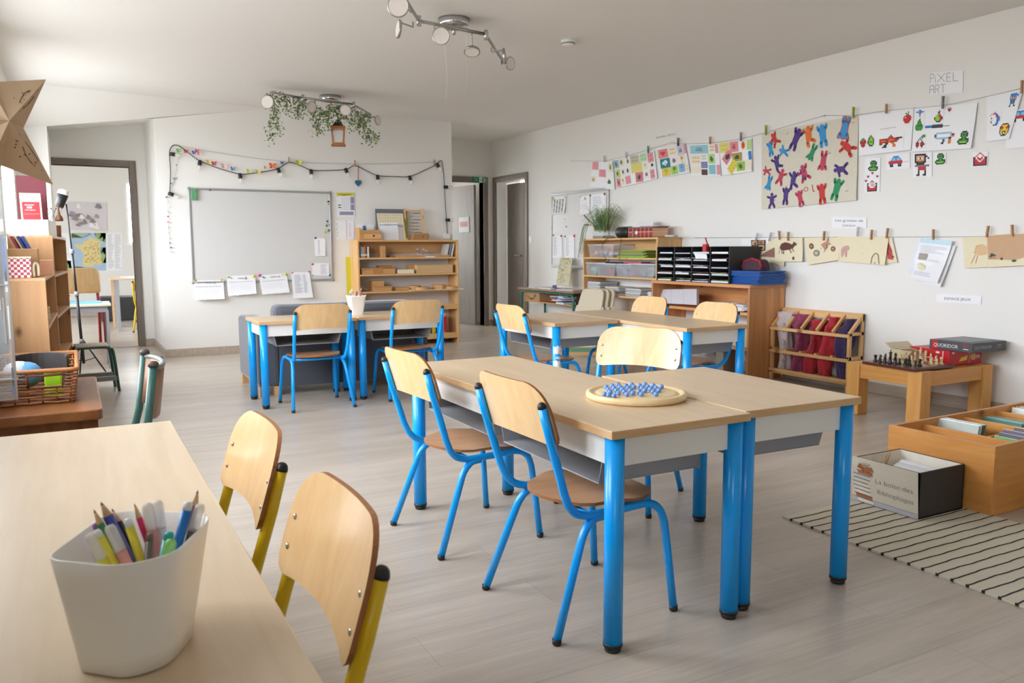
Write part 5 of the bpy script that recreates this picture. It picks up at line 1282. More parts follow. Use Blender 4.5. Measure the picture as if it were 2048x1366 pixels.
# ================================================================ RIGHT WALL BOARD
y0, y1, z0, z1 = 8.90, 7.655, .882, 1.80
wb = thing('notice_whiteboard', 'smaller whiteboard on the right wall behind the spidery plant', 'whiteboard', (XW, (y0+y1)/2, z0)); hy = (y0-y1)/2; hz = z1-z0
MB().box(-.012, -hy+.008, .008, 0, hy-.008, hz-.008).build('writing_surface', pmat('whiteboard_grey', '#dedddb', .25, var=.005), wb)
f = MB()
for (a, b, c, d) in ((-hy, hy, 0, .03), (-hy, hy, hz-.03, hz), (-hy, -hy+.012, .03, hz-.03), (hy-.012, hy, .03, hz-.03)): f.box(-.022, a, c, 0, b, d)
f.build('board_frame', 'alu', wb, bev=.003)
MB().box(-.07, -hy+.35, -.012, 0, hy-.35, -.002).build('pen_tray', 'alu', wb)
def rsheet(px, label, name='paper_list', off=.018, curl=0.0, n=14, extra=None, grp=None, c='#a9adba', x=(.12, .85)):
    sh = Sheet(wallR(px, off), curl=curl); sh.base('paper')
    if n: sh.lines(x[0], .1, x[1], .9, n, c, 3)
    if extra: extra(sh)
    return tag(sh.done(name), label, 'paper', grp)
def strips(s):
    for i in range(4):
        for j in range(9): s.rect(.12+.21*i, .08+.09*j, .22+.21*i, .14+.09*j, '#3d3d42' if (i+j) % 3 else '#8fae7a')
rsheet([(1106, 395), (1132, 393), (1131, 426), (1104.5, 429)], 'sheet with four columns of small marks at the top of the notice board', n=0, extra=strips, curl=.02)
rsheet([(1160, 393), (1179, 390.5), (1180, 425), (1160, 430)], 'white sheet under two yellow magnets on the notice board', n=0, extra=lambda s: [s.line([(.2+.2*i,.3+.2*j),(.35+.2*i,.42+.2*j)], .02, '#b5b8c6') for i in range(3) for j in range(3)])
rsheet([(1182, 389), (1212, 386), (1212, 430), (1182, 432)], 'lined sheet at the top right of the notice board behind the plant', n=10, c='#c3c6d0')
rsheet([(1105.5, 468), (1123.5, 469), (1125, 516), (1105.5, 516)], 'left one of the two narrow lists low on the notice board', n=16, x=(.1, .5), grp=None)
rsheet([(1130, 470), (1148.5, 470), (1149, 520), (1130, 516)], 'right one of the two narrow lists low on the notice board', n=16, x=(.1, .5), grp=None)
GN = 'magnets on the notice board'
for (x, y, r, c, lb) in ((1107.5, 397.5, .016, '#d8b83a', 'yellow magnet on the sheet with four columns'), (1130.5, 395, .012, '#d9c46a', 'pale yellow magnet at the other corner of that sheet'), (1170.5, 397, .015, '#dcb441', 'large mustard magnet on the notice board'), (1161.5, 394, .009, '#d8c88a', 'small cream magnet beside the mustard one'),
    (1181, 391, .013, '#2c8f4f', 'green magnet on the notice board'), (1209.5, 388, .014, '#8c2334', 'dark red magnet at the top right of the notice board'), (1107, 470.5, .012, '#5d2f3a', 'dark magnet at the left of the left narrow list'), (1122.5, 472, .012, '#7a2a38', 'dark red magnet at the right of the left narrow list'), (1130.5, 473, .012, '#6d2a38', 'dark red magnet at the left of the right narrow list'), (1148.5, 471.5, .016, '#e0544a', 'bright coral magnet at the right narrow list'), (1132.5, 453.5, .008, '#33363a', 'small black magnet in the middle of the notice board'), (1129, 438.5, .006, '#d8a08a', 'tiny pink magnet above the small black one'), (1103.8, 455, .007, '#3a3d40', 'small black magnet at the left edge of the notice board')):
    magnet(x, y, r, c, lb, 'R', GN)

# ================================================================ GREEN DESK BY THE DOOR
gd = thing('metal_desk', 'old school desk with green tubes and a shelf below, by the right doorway', 'desk', (5.17, 8.41, 0))
for x in (-.17, .17):
    MB().tube([(x, .605, 0), (x, .605, .50)]+bez([(x, .605, .50), (x, .595, .565), (x, .54, .59)], 4)[1:]+[(x, -.54, .59)]+bez([(x, -.54, .59), (x, -.595, .565), (x, -.605, .50)], 4)[1:]+[(x, -.605, 0)], .0135, 12).build('leg_frame', 'green', gd)
for y in (-.605, .605): MB().tube([(-.17, y, .46), (.17, y, .46)], .010, 8).build('crossbar', 'green', gd)
MB().box(-.21, -.66, .606, .20, .66, .63).build('desk_top', wood('desk_top_brown', '#8f6a4a', '#a9805c', 'y', 20, 10, .4), gd, bev=.004)
MB().box(-.15, -.60, .455, .18, .60, .468).build('shelf', 'box_x', gd)
t = thing('parcel_box', 'brown cardboard parcel box with a curved black arrow under the green desk top', 'box', (5.12, 8.80, .468))
MB().box(-.10, -.19, 0, .12, .19, .12).build('box_body', 'card', t, bev=.002)
m = MB(); pts = [(.105-.014*i, .066-.042*math.sin(PI*i/14)) for i in range(15)]
for i in range(14):
    (a0, b0), (a1, b1) = pts[i], pts[i+1]; w0 = .0045+.004*math.sin(PI*i/14); w1 = .0045+.004*math.sin(PI*(i+1)/14)
    m.face([Vector((-.1012, a0, b0-w0)), Vector((-.1012, a1, b1-w1)), Vector((-.1012, a1, b1+w1)), Vector((-.1012, a0, b0+w0))])
m.face([Vector((-.1013, -.060, .078)), Vector((-.1013, -.098, .084)), Vector((-.1013, -.103, .050)), Vector((-.1013, -.093, .052)), Vector((-.1013, -.091, .072)), Vector((-.1013, -.062, .070))])
m.build('printed_arrow', 'black', t)
m = MB(); q = random.Random(4)
for k in range(9): m.obox((5.1+q.uniform(-.03, .03), 8.2+q.uniform(-.12, .12), .468+.011*k), .16, .2, .010, q.uniform(-.5, .5), k % 3)
tag(m.build('crumpled_papers', ['paper', col('#c9ccd8'), col('#8f8c9c')], loc=(5.1, 8.2, .468)), 'untidy heap of crumpled papers on the green desk shelf', 'papers')
m = MB(); m.obox((5.12, 8.5, .47), .012, .18, .13, mat=Matrix.Rotation(R(35), 3, 'Y')); tag(m.build('brown_folder', col('#9a5a34'), loc=(5.12, 8.5, .47)), 'brown folder leaning between the parcel box and the papers', 'folder')
bk = Sheet([onx(1122, 515, 5.27), onx(1146, 516, 5.27), onx(1139.5, 572, 5.15), onx(1113.5, 570, 5.15)], thick=.012); bk.base(col('#cfc7a4')); q = random.Random(3)
for i in range(220):
    x, y = q.uniform(.03, .95), q.uniform(.03, .9); bk.disc(x, y, q.uniform(.012, .03), q.uniform(.008, .02), q.choice(('#7d7a5c', '#a59f7a', '#5f6a4a', '#8c6a4a', '#e0d8b8', '#b5762f' if y < .35 else '#77806a')), .001+.00002*i, 5)
bk.rect(.2, .92, .8, .96, '#8a8468'); tag(bk.done('picture_book'), 'tall picture book with a crowded speckled cover on the green desk', 'book')
for k, (y, nm, c) in enumerate(((8.75, 'open white exercise book on the green desk', '#dfe1ea'), (8.45, 'sheets of paper in the middle of the green desk', '#e9e9ee'), (8.03, 'white booklet near the bookcase end of the green desk', '#d9dbe6'))):
    tag(MB().obox((5.10, y, .6305), .2, .28, .012, .2*k-.2).build('exercise_book', col(c), loc=(5.1, y, .63)), nm, 'book', 'papers on the green desk')
m = MB(); m.obox((5.12, 8.22, .6305), .03, .30, .012, .25); m.obox((5.06, 8.32, .6305), .012, .05, .05, .5); tag(m.build('blue_binder', col('#31407c', .4), loc=(5.1, 8.22, .63)), 'dark blue clip binder on the green desk', 'binder')
tag(MB().box(4.80, 7.95, .0, 5.2, 8.75, .26).build('green_crate', col('#8d8f88', .5), loc=(5, 8.3, 0), bev=.01), 'low grey crate on the floor under the green desk', 'crate')
# folded beige chairs
for k in range(3):
    t = thing('folding_chair', ('folded beige plastic chair at the front of the group leaning by the bookcase', 'middle folded beige plastic chair leaning by the bookcase', 'rearmost folded beige plastic chair, leaning closest to the bookcase')[k], 'chair', (4.70+.055*k, 7.22-.02*k, 0), R(8), 'folded beige chairs by the bookcase')
    o2 = rounded([(-.21, .30), (.21, .30), (.17, .685), (-.17, .685)], [.03, .03, .07, .07], 5)
    lean = lambda u, v, h: Vector((.28*v+h, u, v))
    MB().prism(o2, lean, .022).build('backrest', col('#d2c6ac', .4), t, bev=.004)
    MB().prism(rounded([(-.19, .06), (.19, .06), (.19, .27), (-.19, .27)], [.05]*4, 5), lean, .02).build('seat', col('#d2c6ac', .4), t, bev=.004)
    for s_ in (-1, 1): MB().tube([(.012, s_*.205, .008), (.012+.28*.5, s_*.205, .5)], .011, 8).build('leg', 'offwhite', t)
t = thing('small_bench', 'small wooden bench with a green mat, seen under the short desk', 'bench', (3.95, 5.95, 0), R(-30))
MB().box(-.25, -.16, .20, .25, .16, .225).build('seat', 'pine_x', t)
for x in (-.22, .2): MB().box(x, -.15, 0, x+.025, .15, .20).build('leg', 'hon_z', t)
MB().box(-.19, -.13, .225, .19, .13, .235).build('mat', col('#6f9a7c'), t)

# ================================================================ PINE BOOKCASE ON THE RIGHT WALL
AX, A0, A1 = 5.075, 6.40, 7.73
ca = thing('bookcase', 'pine bookcase of clear boxes and newspapers under the spidery plant', 'bookcase', (5.225, 7.065, 0)); ox, oy = 5.225, 7.065
def ba(x0, yy0, zz0, x1, yy1, zz1, nm, mt): return MB().box(x0-ox, yy0-oy, zz0, x1-ox, yy1-oy, zz1).build(nm, mt, ca, bev=.002)
for y in (A0, A1-.022): ba(AX, y, 0, XW-.01, y+.022, 1.203, 'side_panel', 'pine_z')
ba(AX, A0, 1.203, XW-.01, A1, 1.223, 'top', 'pine_y')
AS = [.10, .36, .598, .801, 1.0]
for z in AS: ba(AX, A0+.022, z, XW-.01, A1-.022, z+.018, 'shelf', 'pine_y')
ba(XW-.022, A0+.022, 1.04, XW-.01, A1-.022, 1.2, 'back_rail', 'pine_y')
def yat(px, X=AX+.02, py=530): return onx(px, py, X).y
M['clear2'] = glassy('translucent_box', '#dde4e8', .3, .30); M['rimw'] = glassy('box_rim', '#eef2f4', .3, .75)
def clearbox(px0, px1, z, h, label, cont, xf=AX+.01, depth=.26, ztilt=0):
    ya, yb = yat(px0, xf), yat(px1, xf); w_ = ya-yb
    t = thing('clear_box', label, 'box', (xf+depth/2, (ya+yb)/2, z), 0, 'translucent plastic boxes on the bookcase')
    m = MB(); a = [(-depth/2, -w_/2*.88), (depth/2, -w_/2*.88), (depth/2, w_/2*.88), (-depth/2, w_/2*.88)]; b_ = [(x*1.05, y/.88) for x, y in a]
    vs = [(x, y, 0) for x, y in a]+[(x, y, h) for x, y in b_]; m.add(vs, [(3,2,1,0),(0,1,5,4),(1,2,6,5),(2,3,7,6),(3,0,4,7)]); m.build('box_body', 'clear2', t)
    r = MB(); P = [(x, y, h) for x, y in b_]; r.tube(P+[P[0]], .006, 6); r.build('rim', 'rimw', t)
    q = random.Random(hash(label) % 999)
    c = MB(); k = 0
    for i in range(16):
        x, y = q.uniform(-.09, .08), q.uniform(-.36, .36)*w_; c.obox((x, y, .004+q.random()*h*.35), q.uniform(.03, .07), q.uniform(.03, .08), q.uniform(.02, .06), q.random()*3, i % len(cont))
    c.build('contents', [col(x) for x in cont], t)
    return t
s5, s4, s3 = AS[4]+.0185, AS[3]+.0185, AS[2]+.0185
clearbox(1177, 1228, s5, .135, 'translucent box holding a white label on the upper shelf', ('#e9e9ee', '#c9ccd4', '#d87a6a', '#aeb6c0'))
clearbox(1173, 1194, s4, .135, 'translucent box with teal things at the left of the middle shelf', ('#5fb0aa', '#8fc0ba', '#9aa2a8'))
clearbox(1193, 1232, s4, .13, 'translucent box with mixed red and purple toys', ('#7a4a6a', '#b5486a', '#c8685a', '#5a4a6a'))
clearbox(1232.5, 1262, s4, .13, 'translucent box with a pink object at its front', ('#6a7a9a', '#e0607a', '#8f9ab0'))
clearbox(1258, 1310, s4, .135, 'wide empty-looking translucent box at the right of the middle shelf', ('#b9c0c4', '#a5b0b4'))
for k in range(9):
    y = yat(1255); c = ('#7fb52a', '#93c23a', '#6f9a2a', '#8a7a5a', '#9aa07a', '#7fae2a', '#a58a6a', '#6d8f2f', '#8fb83a')[k]
    tag(MB().obox((5.21, y-.05-.02*(k % 3), s5+.0085*k), .24, .50-.012*k, .0075, .04*(k % 3)-.03).build('green_folder', col(c, .4), loc=(5.21, y, s5)), ('lowest', 'second', 'third', 'fourth', 'middle', 'sixth', 'seventh', 'eighth', 'topmost')[k]+' folder in the pile of green and brown folders', 'folder', 'pile of green folders on the upper shelf')
def pile(px, X, z, n, dx, dy, dz, cols_, nm, labelf, cat, grp, sd):
    q = random.Random(sd); y = yat(px, X)
    for k in range(n):
        o = MB().obox((0, 0, 0), dx*q.uniform(.94, 1), dy*q.uniform(.94, 1), dz*.94, 0).build(nm, col(cols_[q.randrange(len(cols_))], .7)); o.location = (X+dx/2+q.uniform(-.01, .012), y+q.uniform(-.012, .012), z+dz*k); o.rotation_euler = (0, 0, q.uniform(-.06, .06))
        tag(o, labelf, cat, grp)
NP = ('#d9dad8', '#c6c8c8', '#e6e6e4', '#a7a9aa', '#b8b6b2')
pile(1187, AX+.02, s3, 17, .25, .24, .0078, NP, 'newspaper', 'newspaper in the tallest pile at the left of the lower shelf', 'newspaper', 'newspapers in the tallest pile', 1)
pile(1223, AX+.02, s3, 11, .25, .24, .0078, NP, 'newspaper', 'newspaper in the middle pile of the lower shelf', 'newspaper', 'newspapers in the middle pile', 2)
pile(1266, AX+.02, s3, 11, .25, .27, .0078, NP, 'newspaper', 'newspaper in the right pile with dark edges on the lower shelf', 'newspaper', 'newspapers in the right pile', 3)
pile(1308, AX+.02, s3, 8, .25, .2, .0078, ('#e2e3e8', '#d3d5da'), 'newspaper', 'pale paper pile sheet half hidden behind the red pine unit', 'newspaper', 'pale sheets beside the red pine unit', 4)
m = MB(); q = random.Random(21)
for k in range(5): m.tube(bez([(AX+.06+q.uniform(0, .1), yat(1200)+q.uniform(-.32, .05)-.05*k, s4+.14) for _ in range(5)], 4), .009, 6)
tag(m.build('black_cables', 'black', loc=(AX+.1, yat(1215), s4+.14)), 'tangle of black straps lying across the translucent boxes', 'straps')
tag(MB().obox((AX+.12, yat(1258), s4+.142), .16, .22, .012, .3).build('red_folder', col('#d8324a', .4), loc=(AX+.1, yat(1258), s4+.14)), 'red plastic folder lying on the translucent boxes', 'folder')
# on top: plant, speaker, biscuit tin
ZA = 1.2235
y = yat(1207, 5.2, 460); pl = thing('spider_plant', 'spidery plant with long arching thin leaves in a glass tank', 'plant', (5.2, y, ZA))
MB().box(-.08, -.10, 0, .08, .10, .09).build('glass_tank', 'glass', pl, bev=.006); MB().box(-.075, -.095, .003, .075, .095, .03).build('soil', col('#5c5046'), pl)
m = MB(); q = random.Random(14)
for k in range(150):
    a = q.uniform(0, 2*PI); L_ = q.uniform(.18, .42); hgt = q.uniform(.10, .27); bx_, by_ = q.uniform(-.05, .05), q.uniform(-.08, .10)
    if k < 45: L_ *= .45; hgt *= .9
    pts = []
    for i in range(9):
        t_ = i/8; rr = L_*t_
        zz_ = .08+hgt*math.sin(min(1, t_*1.25)*PI*.62)*1.15-(.22*max(0, t_-.45)**1.6)*(1 if k >= 45 else .3)
        X_ = bx_+rr*math.cos(a)*.45; X_ = min(X_, .12); pts.append(Vector((X_, by_+rr*math.sin(a), zz_)))
    wd = q.uniform(.0017, .0030) if k >= 45 else q.uniform(.003, .0055)
    vs = []
    for i, p in enumerate(pts):
        d = (pts[min(i+1, 8)]-pts[max(i-1, 0)]).cross(Vector((1, .35, 0))); d = d.normalized() if d.length > 1e-6 else Vector((0, 0, 1))
        ww = wd*(1-.85*(i/8)**2); vs += [p-d*ww, p+d*ww]
    m.add(vs, [(2*i, 2*i+1, 2*i+3, 2*i+2) for i in range(8)], k % 3, True)
for k in range(10):
    a = q.uniform(1.1, 2.0); pts = []
    for i in range(10):
        t_ = i/9; pts.append(Vector((-.12-.05*t_, .10+.10*t_+q.uniform(-.004, .004)+.05*math.sin(k), .14+.06*math.sin(t_*PI)-.36*t_**2*q.uniform(.8, 1))))
    m.tube(pts, .0022, 4, k % 3)
m.build('foliage', ['leafg', 'leafd2', 'leafl'], pl)
MB().tube([(.0, .06, .07), (-.06, .30, .265)], .008, 8).build('wooden_stick', col('#6a4a38'), pl)
MB().tube([(0, -.02, .07), (.0, .02, .255)], .0075, 8).tube([(0, -.03, .07), (.02, -.07, .20)], .0075, 8).build('red_stem', col('#b5503a'), pl)
y = yat(1249, 5.16, 470); sp_ = thing('speaker', 'black cylindrical speaker lying beside the spidery plant', 'speaker', (5.17, y, ZA))
MB().lathe([(.0, -.11), (.052, -.11), (.060, -.095), (.060, .095), (.052, .11), (.03, .105), (0, .102)], (0, 0, .060), 26, m=Matrix.Rotation(PI/2, 3, 'X')).build('speaker_body', 'black', sp_)
for (py0, pts) in (('left', [(1232, 474), (1213, 478), (1205, 490), (1206, 508), (1212, 519)]), ('right', [(1243, 477), (1240, 495), (1238, 515), (1240, 522)])):
    m = MB().tube(bez([onx(a, b, AX-.012)-Vector((5.17, y, ZA)) for a, b in pts], 5), .0026, 6); m.build('cable', 'black', sp_)
y = yat(1291, 5.14, 470)
tt = thing('biscuit_tin', 'red tartan tin on top of the bookcase beside the black speaker', 'tin', (5.17, y, ZA))
def tartan():
    m, n, b = _new('red_tartan'); t = n.nodes.new('ShaderNodeTexCoord'); L = n.links; outc = None
    base_ = n.nodes.new('ShaderNodeRGB'); base_.outputs[0].default_value = srgb('#b5382c'); cur = base_.outputs[0]
    for (axis, sc, ph, wd, c) in ((1, 95, .0, .72, '#2a2c4a'), (2, 95, .6, .72, '#2a2c4a'), (1, 95, 2.0, .95, '#e8c9a0'), (2, 95, 2.6, .95, '#e8c9a0')):
        sx = n.nodes.new('ShaderNodeSeparateXYZ'); L.new(t.outputs['Object'], sx.inputs[0])
        mu = n.nodes.new('ShaderNodeMath'); mu.operation = 'MULTIPLY_ADD'; mu.inputs[1].default_value = sc; mu.inputs[2].default_value = ph; L.new(sx.outputs[axis], mu.inputs[0])
        si = n.nodes.new('ShaderNodeMath'); si.operation = 'SINE'; L.new(mu.outputs[0], si.inputs[0])
        gt = n.nodes.new('ShaderNodeMath'); gt.operation = 'GREATER_THAN'; gt.inputs[1].default_value = wd; L.new(si.outputs[0], gt.inputs[0])
        ml = n.nodes.new('ShaderNodeMath'); ml.operation = 'MULTIPLY'; ml.inputs[1].default_value = .65; L.new(gt.outputs[0], ml.inputs[0])
        mx = n.nodes.new('ShaderNodeMix'); mx.data_type = 'RGBA'; mx.inputs[7].default_value = srgb(c); L.new(ml.outputs[0], mx.inputs[0]); L.new(cur, mx.inputs[6]); cur = mx.outputs[2]
    L.new(cur, b.inputs['Base Color']); b.inputs['Roughness'].default_value = .3; return m
MB().box(-.10, -.20, 0, .10, .20, .098).build('tin_body', tartan(), tt, bev=.006); MB().box(-.102, -.202, .098, .102, .202, .106).build('lid', col('#8a8288', .3), tt, bev=.003)
m = MB(); m.face([Vector((-.1015, .13, .05)), Vector((-.1015, .105, .085)), Vector((-.1015, .08, .05)), Vector((-.1015, .105, .015))]); m.build('crest_badge', col('#7a6d5a'), tt)
MB().box(-.102, .045, .035, -.1, .075, .065).build('white_sticker', 'paper', tt)
sh = Sheet([Vector((5.2, y+.18, ZA+.175)), Vector((5.25, y+.02, ZA+.165)), Vector((5.22, y-.02, ZA+.11)), Vector((5.12, y+.14, ZA+.108))], curl=.01); sh.base('paper'); tag(sh.done('loose_paper'), 'white sheet standing up on the tartan tin', 'paper')
tag(MB().obox((5.18, y-.10, ZA+.1065), .16, .26, .008, .15).build('magazine', col('#b5a8ae'), loc=(5.18, y-.1, ZA+.107)), 'pale magazine lying on the tartan tin', 'magazine')
tag(MB().obox((5.18, y-.36, ZA), .10, .10, .02, .4).build('crumpled_cloth', col('#c9c6c4'), loc=(5.18, y-.36, ZA), bev=.008), 'pale crumpled cloth at the right end of the bookcase top', 'cloth')

# ================================================================ RED PINE UNIT
PX, Q0, Q1 = 4.965, 5.03, 6.345
pu = thing('pine_unit', 'wide reddish pine unit carrying the black letter trays', 'shelf unit', (5.17, 5.69, 0)); ox, oy = 5.17, 5.69
def bu(x0, yy0, zz0, x1, yy1, zz1, nm, mt): return MB().box(x0-ox, yy0-oy, zz0, x1-ox, yy1-oy, zz1).build(nm, mt, pu, bev=.003)
for y in (Q0, Q1-.024): bu(PX, y, 0, XW-.015, y+.024, .778, 'side_panel', 'rpine_z')
bu(PX-.004, Q0, .778, XW-.015, Q1, .806, 'top', 'rpine_y')
bu(PX+.02, Q0+.024, .545, XW-.015, Q1-.024, .57, 'shelf', 'rpine_y')
bu(PX+.02, Q0+.024, .245, XW-.015, Q1-.024, .27, 'shelf', 'rpine_y')
bu(XW-.03, Q0+.024, .615, XW-.015, Q1-.024, .778, 'back_panel', 'rpine_y')
y = onx(1335, 600, 5.10).y; t = thing('folded_sheet', 'large folded pale grey sheet standing inside the red pine unit', 'paper', (5.12, y, .5705))
sh = Sheet([onx(1322, 580, 5.12), onx(1398, 579, 5.12), onx(1398, 611, 5.06), onx(1323, 607, 5.06)], thick=.03, curl=.0); sh.c = [p-Vector((5.12, y, .5705)) for p in sh.c]; sh.n = Vector((-1, 0, .2)).normalized(); sh.base(col('#cfcdd4')); sh.rect(.33, 0, .34, 1, '#b9b6bf').rect(.66, .0, .668, 1, '#b9b6bf'); sh.done('sheet', t)
m = MB(); q = random.Random(2)
for k in range(8): m.obox((5.12+q.uniform(-.03, .03), 5.22+q.uniform(-.08, .08), .5705+.008*k), .2, .22, .007, q.uniform(-.4, .4))
tag(m.build('papers', 'paper', loc=(5.12, 5.22, .57)), 'pile of white papers at the right inside the red pine unit', 'papers')
m = MB(); m.face([onx(1446, 611, 5.0), onx(1462, 604, 5.0), onx(1460, 613, 5.02)]); m.face([onx(1446, 611, 5.004), onx(1462, 604, 5.004), onx(1460, 613, 5.024)]); tag(m.build('blue_paper_corner', col('#1fa0d8', .4), loc=onx(1455, 610, 5.0)), 'bright blue folded paper corner on the pine unit shelf', 'paper')
tag(MB().box(5.02, 5.10, .2705, 5.25, 5.30, .43).build('cream_box', col('#dcc79a'), loc=(5.1, 5.2, .27), bev=.003), 'cream card box on the lower shelf of the red pine unit', 'box')
t = thing('storage_bin', 'clear storage bin with coloured lids under the red pine unit', 'bin', (5.12, 5.92, 0)); MB().box(-.15, -.36, 0, .15, .22, .19).build('bin_body', 'clear', t, bev=.006)
m = MB()
for k in range(4): m.box(-.16, -.36, .195+.009*k, .15, .20, .202+.009*k, k)
m.build('folders', [col('#1d3f8c'), col('#20573f'), col('#a3283a'), col('#1f2f4f')], t)
m = MB(); m.obox((-.02, -.05, .01), .2, .4, .04, .1); m.obox((-.10, -.0, .05), .03, .12, .03, .2, 1); m.build('contents', [col('#8fa0b5'), col('#e04a5a')], t)
tag(MB().box(5.0, 5.36, 0, 5.2, 5.46, .20).build('magazine_file', col('#8c8272'), loc=(5.1, 5.4, 0), bev=.006), 'brownish magazine file standing beside the clear bin', 'file')
tag(MB().box(4.90, 5.07, 0, 4.94, 5.11, .30).build('white_post', 'white', loc=(4.92, 5.09, 0)), 'short white post in front of the red pine unit end', 'post')
# letter tray block
LX, LY0, LY1, LZ0, LZ1 = 4.985, 5.305, 6.29, .8065, 1.125
lt = thing('letter_trays', 'black block of twenty letter trays on the red pine unit', 'letter tray', (5.16, 5.80, LZ0)); ox, oy = 5.16, 5.80
def bl(x0, yy0, zz0, x1, yy1, zz1, nm, mt='black', bev=.0015): return MB().box(x0-ox, yy0-oy, zz0-LZ0, x1-ox, yy1-oy, zz1-LZ0).build(nm, mt, lt, bev=bev)
dkg = col('#2c2d30', .5)
ycol = [LY1, 6.035, 5.79, 5.545, LY0]
for y in ycol: bl(LX, y-.004, LZ0, 5.335, y+.004, LZ1, 'divider', dkg)
bl(5.33, LY0, LZ0, 5.335, LY1, LZ1, 'back', dkg); bl(LX, LY0, LZ1, 5.335, LY1, LZ1+.004, 'lid', dkg); bl(LX, LY0, LZ0, 5.335, LY1, LZ0+.004, 'floor_panel', dkg)
rh = (LZ1-LZ0)/5; q = random.Random(11)
for i in range(4):
    for j in range(5):
        z = LZ0+rh*j
        if j: bl(LX+.005, ycol[i+1]+.004, z-.002, 5.33, ycol[i]-.004, z+.002, 'tray_floor', dkg, 0)
        ym = (ycol[i]+ycol[i+1])/2
        for k in range(1 if (j in (4,) or (i, j) == (3, 2)) else 2):
            ww = .20+q.uniform(-.02, .015)
            sh = MB(); th = q.uniform(.006, .016); y_ = ym+q.uniform(-.012, .012); xo = LX+q.uniform(-.012, .012)
            c_ = q.choice(('#f0f0f2', '#e9e9ee', '#dfe1ea', '#d7d9e2')) if k == 0 else q.choice(('#8fae3a', '#d7cfe6', '#e9eaef', '#9a6a5a', '#b9c48a', '#e6e6ea'))
            n_ = 6; vs = []; zb_ = z+.0045+(.014 if k else 0)
            for h_ in (0, th if k == 0 else .003):
                for a in range(n_+1):
                    for xx in (xo, 5.30):
                        yy = y_-ww/2+ww*a/n_; vs.append((xx-ox, yy-oy, zb_-LZ0+h_+(.012*(q.random()*.4+abs(a/n_-.5)) if (k and xx == xo) else 0)))
            fs = []
            for h_ in (0, 2*(n_+1)): fs += [(h_+2*a, h_+2*a+1, h_+2*a+3, h_+2*a+2) for a in range(n_)]
            fs += [(2*a, 2*a+2, 2*(n_+1)+2*a+2, 2*(n_+1)+2*a) for a in range(n_)]
            sh.add(vs, fs)
            o = sh.build('paper_sheets', col(c_)); o.location = (ox, oy, LZ0)
            tag(o, ('paper stack' if k == 0 else 'loose upper sheet')+' in the '+('first', 'second', 'third', 'fourth')[i]+' letter tray column, '+('bottom', 'second lowest', 'middle', 'second highest', 'top')[j]+' row', 'papers', 'papers in the letter trays')
sh = Sheet([onx(1388, 506, LX-.02), onx(1413, 508, LX-.02), onx(1416, 517.5, LX-.005), onx(1392, 516, LX-.005)], curl=.01); sh.base('paper'); tag(sh.done('loose_paper'), 'white sheet curling out of the third tray column', 'paper')
t = thing('red_case', 'small red pouch with a red strap on the letter trays', 'pouch', onx(1411, 505, LX+.02)); O = t.location.copy(); m = MB(); m.box(-.02, -.028, -.006, .02, .022, .075); m.build('pouch_body', col('#c22a2c', .5), t, bev=.006)
MB().tube([onx(1416, 492, LX+.06)-O, onx(1411, 476, LX+.10)-O], .007, 6).build('strap', col('#c22a3a', .5), t)
# blue folders with pencil case
q = random.Random(31)
for k in range(11):
    o = MB().box(-.15, -.17, 0, .15, .17, .0095).build('blue_folder', col('#1653a0', .35), bev=.002); o.location = (5.165+q.uniform(-.008, .008), 5.15+q.uniform(-.012, .012), .8065+.0105*k); o.rotation_euler = (0, 0, q.uniform(-.06, .06))
    tag(o, 'blue folder in the pile at the right end of the red pine unit', 'folder', 'pile of blue folders')
t = thing('pencil_case', 'rounded red and black pencil case on the pile of blue folders', 'pencil case', (5.17, 5.17, .923))
MB().prism([(-.11, 0), (.11, 0), (.105, .04)]+arc((.05, .045), .05, .2, PI/2, 5)+arc((-.05, .045), .05, PI/2, PI-.2, 5)+[(-.105, .04)], lambda x, y, h: Vector((-.06+h, -x, y)), .11).build('case_body', pmat('patterned_fabric', '#4a2f3a', .8, var=.6, scale=120), t, bev=.008)
m = MB(); m.tube([(-.055, .115, .02), (-.055, .09, .08), (-.055, .0, .102), (-.055, -.09, .08), (-.055, -.112, .02)], .008, 8); m.build('red_piping', 'red', t)

# ================================================================ SCARF RACK
sr = thing('cloth_rack', 'low slatted wooden rack with sloping compartments for cloths', 'rack', (5.29, 4.62, 0)); ox, oy = 5.29, 4.62
def V(x, y, z): return Vector((x-ox, y-oy, z))
S0, S1, FX, BX_ = 4.215, 5.02, 5.205, 5.365
for y in (S0, S1-.025): MB().box(FX-ox, y-oy, 0, FX+.028-ox, y+.025-oy, .46).build('front_post', 'pine_z', sr, bev=.003); MB().box(BX_-.028-ox, y-oy, 0, BX_-ox, y+.025-oy, .605).build('rear_post', 'pine_z', sr, bev=.003)
MB().box(BX_-.02-ox, S0-oy, .545, BX_-ox, S1-oy, .607).build('back_rail', 'pine_y', sr, bev=.003)
for z in (.075, .235, .425): MB().box(FX-.012-ox, S0-oy, z, FX+.006-ox, S1-oy, z+.026).build('front_rail', 'pine_y', sr, bev=.003)
MB().box(FX-ox, S0-oy, .06, BX_-ox, S1-oy, .072).build('bottom_shelf', 'pine_y', sr)
for z in (.25, .44):
    for y in (S0, S1-.02): MB().box(FX-ox, y-oy, z, BX_-ox, y+.02-oy, z+.026).build('side_rail', 'pine_x', sr)
for k in range(6):
    y = S1-.012-(S1-S0-.024)*k/5
    MB().beam(V(FX+.01, y, .455), V(BX_-.01, y, .59), .022, .022).build('sloping_bar', 'pine_x', sr)
    for z in (.25, .08):
        if 0 < k < 5: MB().box(FX-ox, y-.011-oy, z, BX_-ox, y+.011-oy, z+.022).build('divider_bar', 'pine_x', sr)
